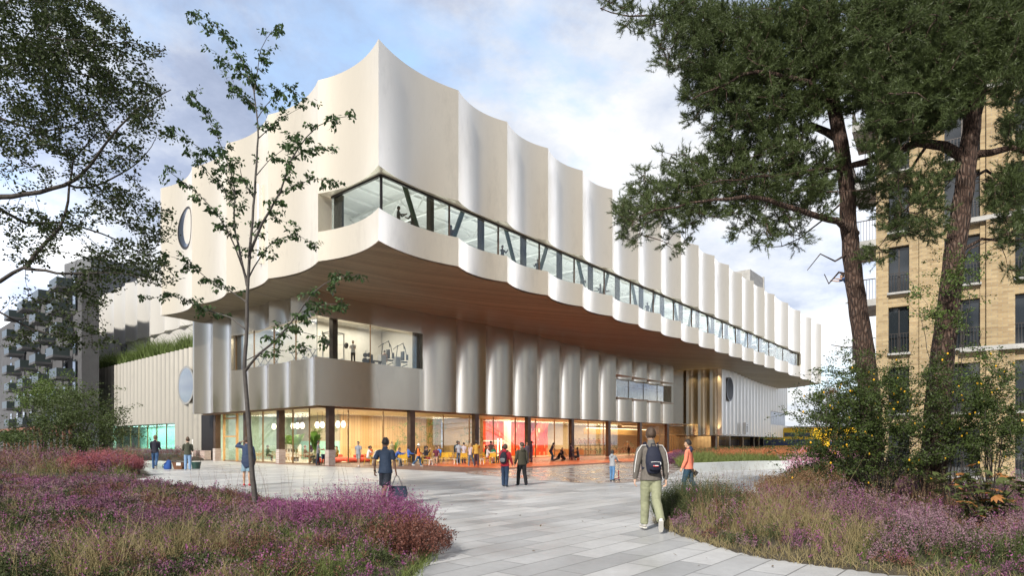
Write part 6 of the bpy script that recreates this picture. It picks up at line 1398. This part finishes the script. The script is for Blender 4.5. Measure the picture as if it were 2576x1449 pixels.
potplant('palm just inside the timber hall behind the navy man',LO(11.6,5.6,.02),2.3,'palm',w=1.0)
potplant('low palm at the foot of the olive tree in the timber hall',LO(13.4,5.6,.02),1.5,'palm',w=.9)
potplant('wispy olive tree in the timber hall behind the navy man',LO(13.6,6.2,.02),3.6,'tree',w=1.5,name='indoor_tree')
potplant('round-leaved tall tree just left of the second column inside the hall',LO(16.0,5.2,.02),4.0,'tree',w=.8,name='indoor_tree')
potplant('bamboo-like tree behind the glass right of the bomber jacket',LO(21.3,5.3,.02),3.7,'tree',w=1.0,name='indoor_tree')
for k,n_ in enumerate((7.2,5.2)):
    b=LO(4.6,n_,2.75); r=empty('hanging_plant',b); T(r,'hanging fern under the pendant lamps, %s'%('left of the pair' if k==0 else 'right of the pair'),'plant','hanging ferns'); m=MB(); m.tube([(0,0,0),(0,0,1.5)],.01,4); m.build('cord',M_dark,r)
    C=nr.normal(0,.14,(260,3)); D=C*3+np.array([0,0,-.6]); V=leafquads(C,D,nr.normal(0,1,(260,3)),np.full(260,.22),np.full(260,.04)); npmesh('foliage',V,quadidx(260),mat('fern',(.13,.17,.05),.6,var=.3),r)
# ================= heather, grass =================
M_hp=mat('heather_purple',(.175,.068,.125),.75,c2=(.028,.016,.016),island=.45,vs=2.4,trans=.08)
M_hl=mat('heather_pale',(.23,.135,.165),.75,c2=(.045,.026,.026),island=.45,vs=2.4,trans=.08)
M_hr=mat('heather_rust',(.13,.055,.035),.8,c2=(.03,.016,.011),island=.45,vs=2.2)
M_hg=mat('heath_green',(.050,.066,.018),.75,c2=(.012,.02,.007),island=.45,vs=2.2,trans=.15)
M_gt=mat('dry_grass',(.26,.21,.10),.8,c2=(.05,.045,.016),island=.45,vs=2.2,trans=.15)
M_gg=mat('green_grass',(.13,.165,.04),.7,c2=(.04,.06,.015),island=.45,vs=2.2,trans=.2)
M_hm=mat('bright_magenta_heather',(.26,.07,.19),.7,c2=(.035,.015,.018),island=.45,vs=2.4,trans=.08)
M_or=mat('orange_bloom',(.42,.14,.055),.7,c2=(.12,.07,.03),island=.8,vs=1)
M_pkb=mat('pink_bloom',(.65,.28,.45),.7,c2=(.4,.12,.3),island=.8,vs=1)
def scatter(poly,box,dfun,seed):
    """sample points in polygon with density dfun(Y)"""
    g=np.random.default_rng(seed); x0,x1,y0,y1=box; out_=[]
    ys=np.geomspace(max(y0,3),y1,24)
    for a,b in zip(ys[:-1],ys[1:]):
        n=int((x1-x0)*(b-a)*dfun((a+b)/2)); x=g.uniform(x0,x1,n);y=g.uniform(a,b,n)
        lim=np.abs(x)/y<.90; x=x[lim];y=y[lim]; k=inpoly(x,y,poly); out_.append(np.stack([x[k],y[k]],1))
    return np.concatenate(out_)
def veg_type(x,y,seed,nt_,scale,bias=None):
    """voronoi patches of plant types"""
    g=np.random.default_rng(seed); n=len(x); m=max(12,int((x.max()-x.min())*(y.max()-y.min())/scale**2)); sx=g.uniform(x.min(),x.max(),m); sy=g.uniform(y.min(),y.max(),m); ty=g.choice(len(nt_),m,p=np.array(nt_)/sum(nt_)) if bias is None else np.array([g.choice(len(nt_),p=(lambda w:w/w.sum())(np.array(nt_)*np.array(bias(a,b)))) for a,b in zip(sx,sy)])
    wx=x+.35*scale*wob(x,y,2.2/scale,1);wy=y+.35*scale*wob(y,x,2.2/scale,5)
    o=np.zeros(n,int); hv=g.uniform(.6,1.5,m); ho=np.zeros(n)
    for i in range(0,n,4000):
        d=(wx[i:i+4000,None]-sx)**2+(wy[i:i+4000,None]-sy)**2; j=np.argmin(d,1); o[i:i+4000]=ty[j]; ho[i:i+4000]=hv[j]
        
        dm=np.sqrt(d.min(1)); ho[i:i+4000]*=np.clip(1.15-.45*dm/scale,.55,1.2)
    return o,ho
def sprigs(name,label,base,h,K,bs,mats,stemmat,lean,seed,cat,topc=.62,flat=0,group=None,bl=1.0,out=None):
    """stems with K small blossoms/leaves each. mats: list; stem thin tri"""
    g=np.random.default_rng(seed); n=len(base)
    if n==0: return
    d=g.normal(0,lean,(n,3)); d[:,2]=1
    if out is not None: d=d+out
    d=unit(d); h=h.reshape(-1,1); bs=np.broadcast_to(bs,(n,)).reshape(-1,1)
    sd=unit(np.cross(d,g.normal(0,1,(n,3))))*(.0025+.0006*bs/.02)
    bend=g.normal(0,.10,(n,3))*h; bend[:,2]*=.3
    mid=base+d*h*.5; tip=base+d*h+bend
    st=np.stack([base-sd,base+sd,mid+sd*.8+bend*.25,tip,tip,mid-sd*.8+bend*.25],1)
    V=[st[:,[0,1,2,5]].reshape(-1,3),st[:,[5,2,3,4]].reshape(-1,3)]; F1=2*n
    t=g.uniform(1-topc,1.0,(n,K)); P_=base[:,None,:]+d[:,None,:]*(h*t)[:,:,None]+bend[:,None,:]*(t*t)[:,:,None]
    off=g.normal(0,1,(n,K,3))*(bs*.75*bl)[:,:,None]; D=unit((off+d[:,None,:]*.02).reshape(-1,3)); C=(P_+off*.7).reshape(-1,3)
    l=np.repeat(bs[:,0],K)*g.uniform(.6,1.3,n*K)
    V.append(leafquads(C,D,g.normal(0,1,C.shape),l,l*.75)); V=np.concatenate(V)
    o=npmesh(name,V,quadidx(len(V)//4),[stemmat,mats],None,np.concatenate([np.zeros(F1,int),np.ones(n*K,int)])); T(o,label,cat,group,'stuff'); return o
def blades(name,label,base,h,w,mt,lean,seed,cat):
    g=np.random.default_rng(seed); n=len(base)
    if n==0: return
    d=g.normal(0,lean,(n,3)); d[:,2]=1; d=unit(d); h=h.reshape(-1,1); w=np.broadcast_to(w,(n,)).reshape(-1,1); sd=unit(np.cross(d,g.normal(0,1,(n,3))))*w; bend=g.normal(0,.28,(n,3))*h; bend[:,2]=-abs(bend[:,2])*.5
    m=base+d*h*.55+bend*.2; t=base+d*h+bend
    V=np.stack([base-sd,base+sd,m+sd*.7,m-sd*.7],1).reshape(-1,3); V2=np.stack([m-sd*.7,m+sd*.7,t+sd*.1,t-sd*.1],1).reshape(-1,3); V=np.concatenate([V,V2])
    o=npmesh(name,V,quadidx(len(V)//4),mt,None); T(o,label,cat,None,'stuff')
def fillbed(poly,mh,box,types,seed,den,where,scale=1.6,hs=1.0,bias=None):
    pts=scatter(poly,box,den,seed); x,y=pts[:,0],pts[:,1]
    if len(x)<30: return
    z=moundz(x,y,poly,mh)-.02; ty,hm=veg_type(x,y,seed+1,types,scale,bias); g=np.random.default_rng(seed+2)
    # bushy clumps: sprigs fan out from jittered clump centres
    cs_=.30*scale**.3*np.clip(y/11,.8,3)**.5*1.25; cs_=np.round(cs_/.12)*.12; ix=np.floor(x/cs_);iy=np.floor(y/cs_)
    hsh=lambda k:np.abs(np.sin(ix*12.9898+iy*78.233+k*37.7+cs_*5)*43758.5453)%1
    cx_=(ix+.25+.5*hsh(1))*cs_; cy_=(iy+.25+.5*hsh(2))*cs_; rx_=(x-cx_)/cs_; ry_=(y-cy_)/cs_; rr_=np.clip(rx_**2+ry_**2,0,.6)
    hm=hm*(.62+.75*hsh(3))*np.sqrt(1-1.25*rr_); swap=hsh(4)<.22; alt_=(hsh(5)*7).astype(int)%7; ok=(np.array(types)[alt_]>.9); ty=np.where(swap&ok,alt_,ty)
    out2=np.stack([rx_*.75,ry_*.75,np.zeros_like(rx_)],1)
    ed=np.clip(edgedist(x,y,poly)/.5,0.4,1)*(np.where((y>11)&(y<26),.68,1) if poly is BED_L else 1); base=np.stack([x,y,z],1); hm=hm*ed*hs; sc=np.clip(y/11,.8,3.5)**.75
    cfg=[('heather','purple heather in bloom ',M_hp,.33,18,.023,.16),('heather','pale pink heather ',M_hl,.34,17,.022,.18),('heather','rust-brown spent heather ',M_hr,.30,17,.022,.2),('heath','low green heath ',M_hg,.28,18,.025,.25),(None,'tall straw-coloured grass ',M_gt,.50,0,.0028,.2),(None,'fresh green grass ',M_gg,.30,0,.0035,.35),('heather','vivid magenta heather ',M_hm,.38,19,.022,.16)]
    for i,(nm_,lb,m_,h_,K,bs,ln) in enumerate(cfg):
        k=(ty==i)
        mixk=g.random(len(ty))<.30; k=k|(mixk&(g.integers(0,len(cfg),len(ty))==i)&(np.array(types+[0]*9)[:len(cfg)][i]>0))
        if k.sum()<5: continue
        hh=h_*hm[k]*g.uniform(.6,1.2,k.sum())
        if nm_: 
            far=np.median(y[k]); KK=int(K*(1 if far<20 else .55))
            sprigs(nm_,lb+where,base[k],hh,KK,bs*sc[k]*1.12,m_,M_hg if i!=4 else m_,ln*.7,seed+10+i,'heather' if nm_=='heather' else 'ground cover',out=out2[k],topc=.5)
        else:
            bb=np.repeat(base[k],3,0)+g.normal(0,.03,(k.sum()*3,3))*np.array([1,1,0]); blades('grass',lb+where,bb,np.repeat(hh,3)*g.uniform(.6,1.1,len(bb)),np.repeat(bs*sc[k]*1.2,3),m_,ln,seed+10+i,'grass')
dn=lambda a,ref=9.0,p=1.9:(lambda Y:a*min(1.3,(ref/Y)**p))
BL=lambda x,y:(.4,.5,1.0,1.5,2.6,3.4,.3) if y<9.6 else (1.2,1.2,1,1,.9,.8,1.5)
BRr=lambda x,y:((.3,.4,1.2,2,3,1,1) if x<5.2 and y>8.8 else (.35,.5,1,1.5,2,2.5,1) if y<8.8 else (1.6,1.3,1,.8,.5,.6,1))
fillbed(BED_L,.28,(-34,-1,5.5,25),[2.2,1.3,3.2,3.6,2.6,2.4,.4],101,dn(330),'in the left front bed',.8,bias=BL)
fillbed(BED_L2,.45,(-75,-15,25,66),[3,1,3.5,1.5,3,.8,.3],201,dn(330),'in the bed beyond the left path',2.0,1.9)
fillbed(BED_A,.5,(-60,-25,55,90),[1,.3,3,.6,3.5,.2,0.01],301,dn(420),'at the foot of the fluted annex',3.5,2.6)
fillbed(BED_R,.34,(2.5,26,4,18.5),[3.2,2.0,1.6,1.5,3.2,2.2,.01],401,dn(330),'in the right front bed',.8,1.15,bias=BRr)
fillbed(BED_R3,.3,(16,60,8,40),[1,.5,3,3,2,2,.01],601,dn(260),'behind the pines',3,1.6)
g_=np.random.default_rng(77); n_=170; fx=g_.uniform(-6,6,n_); fy=g_.uniform(7,26,n_); C_=np.stack([fx,fy,np.full(n_,.016)],1); C_=C_[~inpoly(fx,fy,BED_L)&~inpoly(fx,fy,BED_R)]; n_=len(C_)
V_=leafquads(C_,np.concatenate([g_.normal(0,1,(n_,2)),np.full((n_,1),.15)],1),np.array([[0,0,1.]])+g_.normal(0,.2,(n_,3)),g_.uniform(.03,.08,n_),g_.uniform(.02,.05,n_)); T(npmesh('fallen_leaves',V_,quadidx(n_),mat('fallen_leaf',(.12,.08,.04),.8,var=.4)),'small brown fallen leaves scattered over the pale paving','leaves',None,'stuff')
# grass fringe spilling over the paving edges
for q,(bp_,bx) in enumerate(((BED_L,(-34,-1,5.5,25)),(BED_R,(2.5,26,4,18.5)))):
    pp=[]; n_=len(bp_); g_=np.random.default_rng(60+q)
    for i in range(n_):
        a=np.array(bp_[i]);b=np.array(bp_[(i+1)%n_]); L_=np.hypot(*(b-a)); k_=int(L_*160*min(1,9/max(3,(a[1]+b[1])/2)))
        t_=g_.random((k_,1)); w_=(b-a)/L_; nrm=np.array([-w_[1],w_[0]]); off=g_.normal(0,.06,(k_,1)); c_=a+(b-a)*t_+nrm*off; pp.append(c_)
    pp=np.concatenate(pp); pp=pp[np.abs(pp[:,0])/np.maximum(pp[:,1],.1)<.95]; base_=np.stack([pp[:,0],pp[:,1],np.zeros(len(pp))],1)
    blades('edge_grass','short grass fringe along the paving edge of the %s front bed'%('left','right')[q],base_,g_.uniform(.08,.30,len(pp)),.004,M_gg if q==0 else M_gt,.5,61+q,'grass')
# far bed: orange flower meadow
pts=scatter(BED_R2,(10,80,34,110),dn(520,9,1.55),501); x,y=pts[:,0],pts[:,1]; base=np.stack([x,y,moundz(x,y,BED_R2,.6)],1); g_=np.random.default_rng(5)
tt=wob(x,y,.12,2)+g_.normal(0,.25,len(x)); front=(edgedist(x,y,BED_R2)<2.5)&(y<48)
k=~front&(tt>-.1); sprigs('flower_meadow','orange-rust flowering meadow in the far bed before the wing',base[k],g_.uniform(.35,.75,k.sum()),9,.05,M_or,M_hg,.2,51,'flowers')
k=~front&(tt<=-.1); sprigs('flower_meadow','dark green leafy planting with pink flecks in the far bed',base[k],g_.uniform(.4,.8,k.sum()),10,.055,M_hg,M_hg,.3,52,'flowers')
k=front&(x<24); bb=np.repeat(base[k],3,0)+g_.normal(0,.1,(k.sum()*3,3))*np.array([1,1,0]); blades('grass','lush green grass just behind the curved concrete bench',bb,g_.uniform(.4,.75,len(bb)),.014,M_gg,.35,53,'grass')
# named bushes
def bush(name,label,c,rx,ry,h,m_,bs,n,seed,stem=None,cat='shrub'):
    g=np.random.default_rng(seed); a=g.uniform(0,6.28,n); r=np.sqrt(g.random(n)); x=c[0]+rx*r*np.cos(a); y=c[1]+ry*r*np.sin(a); hh=h*np.sqrt(np.clip(1-.75*r*r,.1,1))*g.uniform(.75,1.1,n)*(1+.18*np.sin(a*4+seed))
    o=sprigs(name,label,np.stack([x,y,np.full(n,c[2] if len(c)>2 else 0)],1),hh,22,bs,m_,stem or M_hr,.28,seed,cat,.9); 
    if 'kind' in o: del o['kind']
    return o
bush('heather_bush','vivid magenta heather bush at the front tip of the left bed',(-2.6,10.6,.15),1.25,1.1,.78,M_hm,.022,1500,71)
bush('rust_shrub','rust-leaved shrub spilling over the right tip of the left bed',(-1.55,9.0,.1),.65,.8,.50,mat('rust_leaf',(.13,.045,.03),.6,c2=(.05,.035,.018),island=.7,vs=2),.030,500,72)
bush('heather_bush','magenta and brown heather bush beside the navy man’s feet',(-4.4,12.4,.2),1.0,.8,.30,M_hm,.022,900,73)
bush('purple_shrub','dark purple heather mound beside the low orange block',(13.3,48.6,0),1.1,1.1,1.05,M_hp,.06,900,74)
bush('heather_bush','red and pink heather mound at the corner of the bed behind the left path',(-20.3,30.4,.3),1.7,1.9,.95,mat('red_heather',(.30,.085,.10),.75,c2=(.08,.035,.03),island=.45,vs=2.2),.045,1800,75)
bush('green_shrub','dense tiny-leaved green shrub edging the right bed beside the walking man',(4.0,12.9,.1),1.0,1.5,.80,M_hg,.020,2600,76,M_hg)
bush('green_shrub','leafy green and pink shrub in the far bed left of the pines',(12.5,22.5,0),2.2,1.8,1.25,M_shr,.05,2200,77,M_hg)
bush('pink_shrub','pink-flowered shrub behind the pale bench',(17.0,33.0,0),2.2,1.2,1.55,M_pkb,.045,520,78,M_hg)
bush('pink_shrub','small orange-flowered shrub right of the pink one',(20.5,33.0,0),1.5,.9,1.2,M_or,.05,300,79,M_hg)
bush('green_shrub','mixed rusty leafy shrub in front of the pale bench',(10.5,19.5,0),2.6,1.4,.95,mat('mixed_leaf',(.16,.085,.04),.6,c2=(.035,.05,.018),island=.8,vs=1),.04,2200,80,M_hg)
# feathery stalks rising from the left bed and the right bed edge
def stalks(label,spots,h,seed,mt,K=10,bs=.012):
    g=np.random.default_rng(seed); b=np.array(spots,float); n=len(b)
    o=sprigs('tall_stalks',label,b,h*g.uniform(.6,1.15,n),K,bs,mt,M_hr,.14,seed,'grass',.4,bl=.7)
stalks('thin leaning flower stalks standing above the left bed before the paving',[(-7.8+.07*i+rnd.gauss(0,.2),14.5+rnd.gauss(0,.8),.2) for i in range(60)],1.05,91,M_hr)
stalks('feathery dry stalks above the right bed by the man in coral',[(3.4+rnd.random()*2.6,13.6+rnd.random()*1.8,.2) for i in range(70)],1.0,92,M_gt,16)
stalks('tall straw seed heads across the right front bed',[(3.4+rnd.random()*5,9.5+rnd.random()*4,.25) for i in range(420)],.85,93,M_gt,22,.011)
# grasses on the annex roof
g_=np.random.default_rng(8); s_=g_.uniform(-3,36,5200); o_=g_.uniform(.5,2.2,5200); base=np.array([tuple(AX(a,b,11.15)) for a,b in zip(s_,o_)])
blades('roof_grass','tall green grass and shrubs growing along the annex roof edge',base,(1.4+.5*np.sin(s_*1.1)+.4*np.sin(s_*.4+1)+g_.uniform(0,1.1,5200)).clip(.6,3.2),.04,mat('roof_green',(.12,.17,.04),.7,c2=(.05,.085,.02),island=.5,vs=.6,trans=.2),.18,55,'grass')
k=np.sin(s_*.9+1)>.1; sprigs('roof_shrubs','dark leafy shrubs among the grass on the annex roof',base[k],g_.uniform(.6,1.7,k.sum()),10,.10,M_shr2,M_hg,.25,56,'shrub')
# maple-like shrub with orange leaves at the right edge
r=empty('maple_shrub'); T(r,'large-leaved shrub with orange-tipped fingered leaves at the right edge','shrub'); mb=MB(); V=[];Fc=[];mi=[]
bs_=P(2480,1330,9.4); bs_.z=.2
def handleaf(c,d,s,mid_):
    up_=Vector((rnd.gauss(0,.25),rnd.gauss(0,.25),1)).normalized(); d=d.normalized(); sd=d.cross(up_).normalized()
    for a in (-1.15,-.6,0,.6,1.15):
        e=(d*math.cos(a)+sd*math.sin(a)).normalized(); w=e.cross(up_).normalized()*s*.17; L_=s*(1-.22*abs(a)); q=len(V); dr=Vector((0,0,-.18*s))
        V.extend([c,c+e*L_*.5+w+dr*.3,c+e*L_+dr,c+e*L_*.5-w+dr*.3]); Fc.append((q,q+1,q+2,q+3)); mi.append(mid_)
for k in range(30):
    t=P(rnd.uniform(2330,2575),1165+abs(rnd.gauss(0,70)),9.4+rnd.uniform(-.7,.5)); p=limb(mb,[bs_,bs_.lerp(t,.5)+Vector((0,0,.15)),t],.010,.004,.2,.01,5)
    for j in range(8):
        c=p[-1-rnd.randrange(max(1,len(p)//2))]+Vector((rnd.gauss(0,.06),rnd.gauss(0,.06),rnd.gauss(0,.05))); handleaf(c,Vector((rnd.gauss(0,1),rnd.gauss(-.3,1),rnd.gauss(0,.2))),rnd.uniform(.10,.17),1 if (t.z>1.2 and rnd.random()<.25) or rnd.random()<.06 else 0)
mb.build('stem',M_bark,r); npmesh('foliage',np.array([tuple(v) for v in V]),Fc,[leafmat('maple_leaf',(.09,.11,.035),(.03,.05,.018)),mat('maple_orange',(.30,.13,.04),.6,var=.3,island=.8,trans=.3)],r,mi)
# far greenery on the horizon
for (px,py,rx,ry,Y,lab) in [(30,1100,60,22,70,'low dark hedge before the brick arcade far left'),]:
    shrub('hedge',lab,G(px,1115+2541/Y),[(px,py,rx,ry)],220,Y,2,M_shr,14,.25,.16,14,.05,spread=.35)
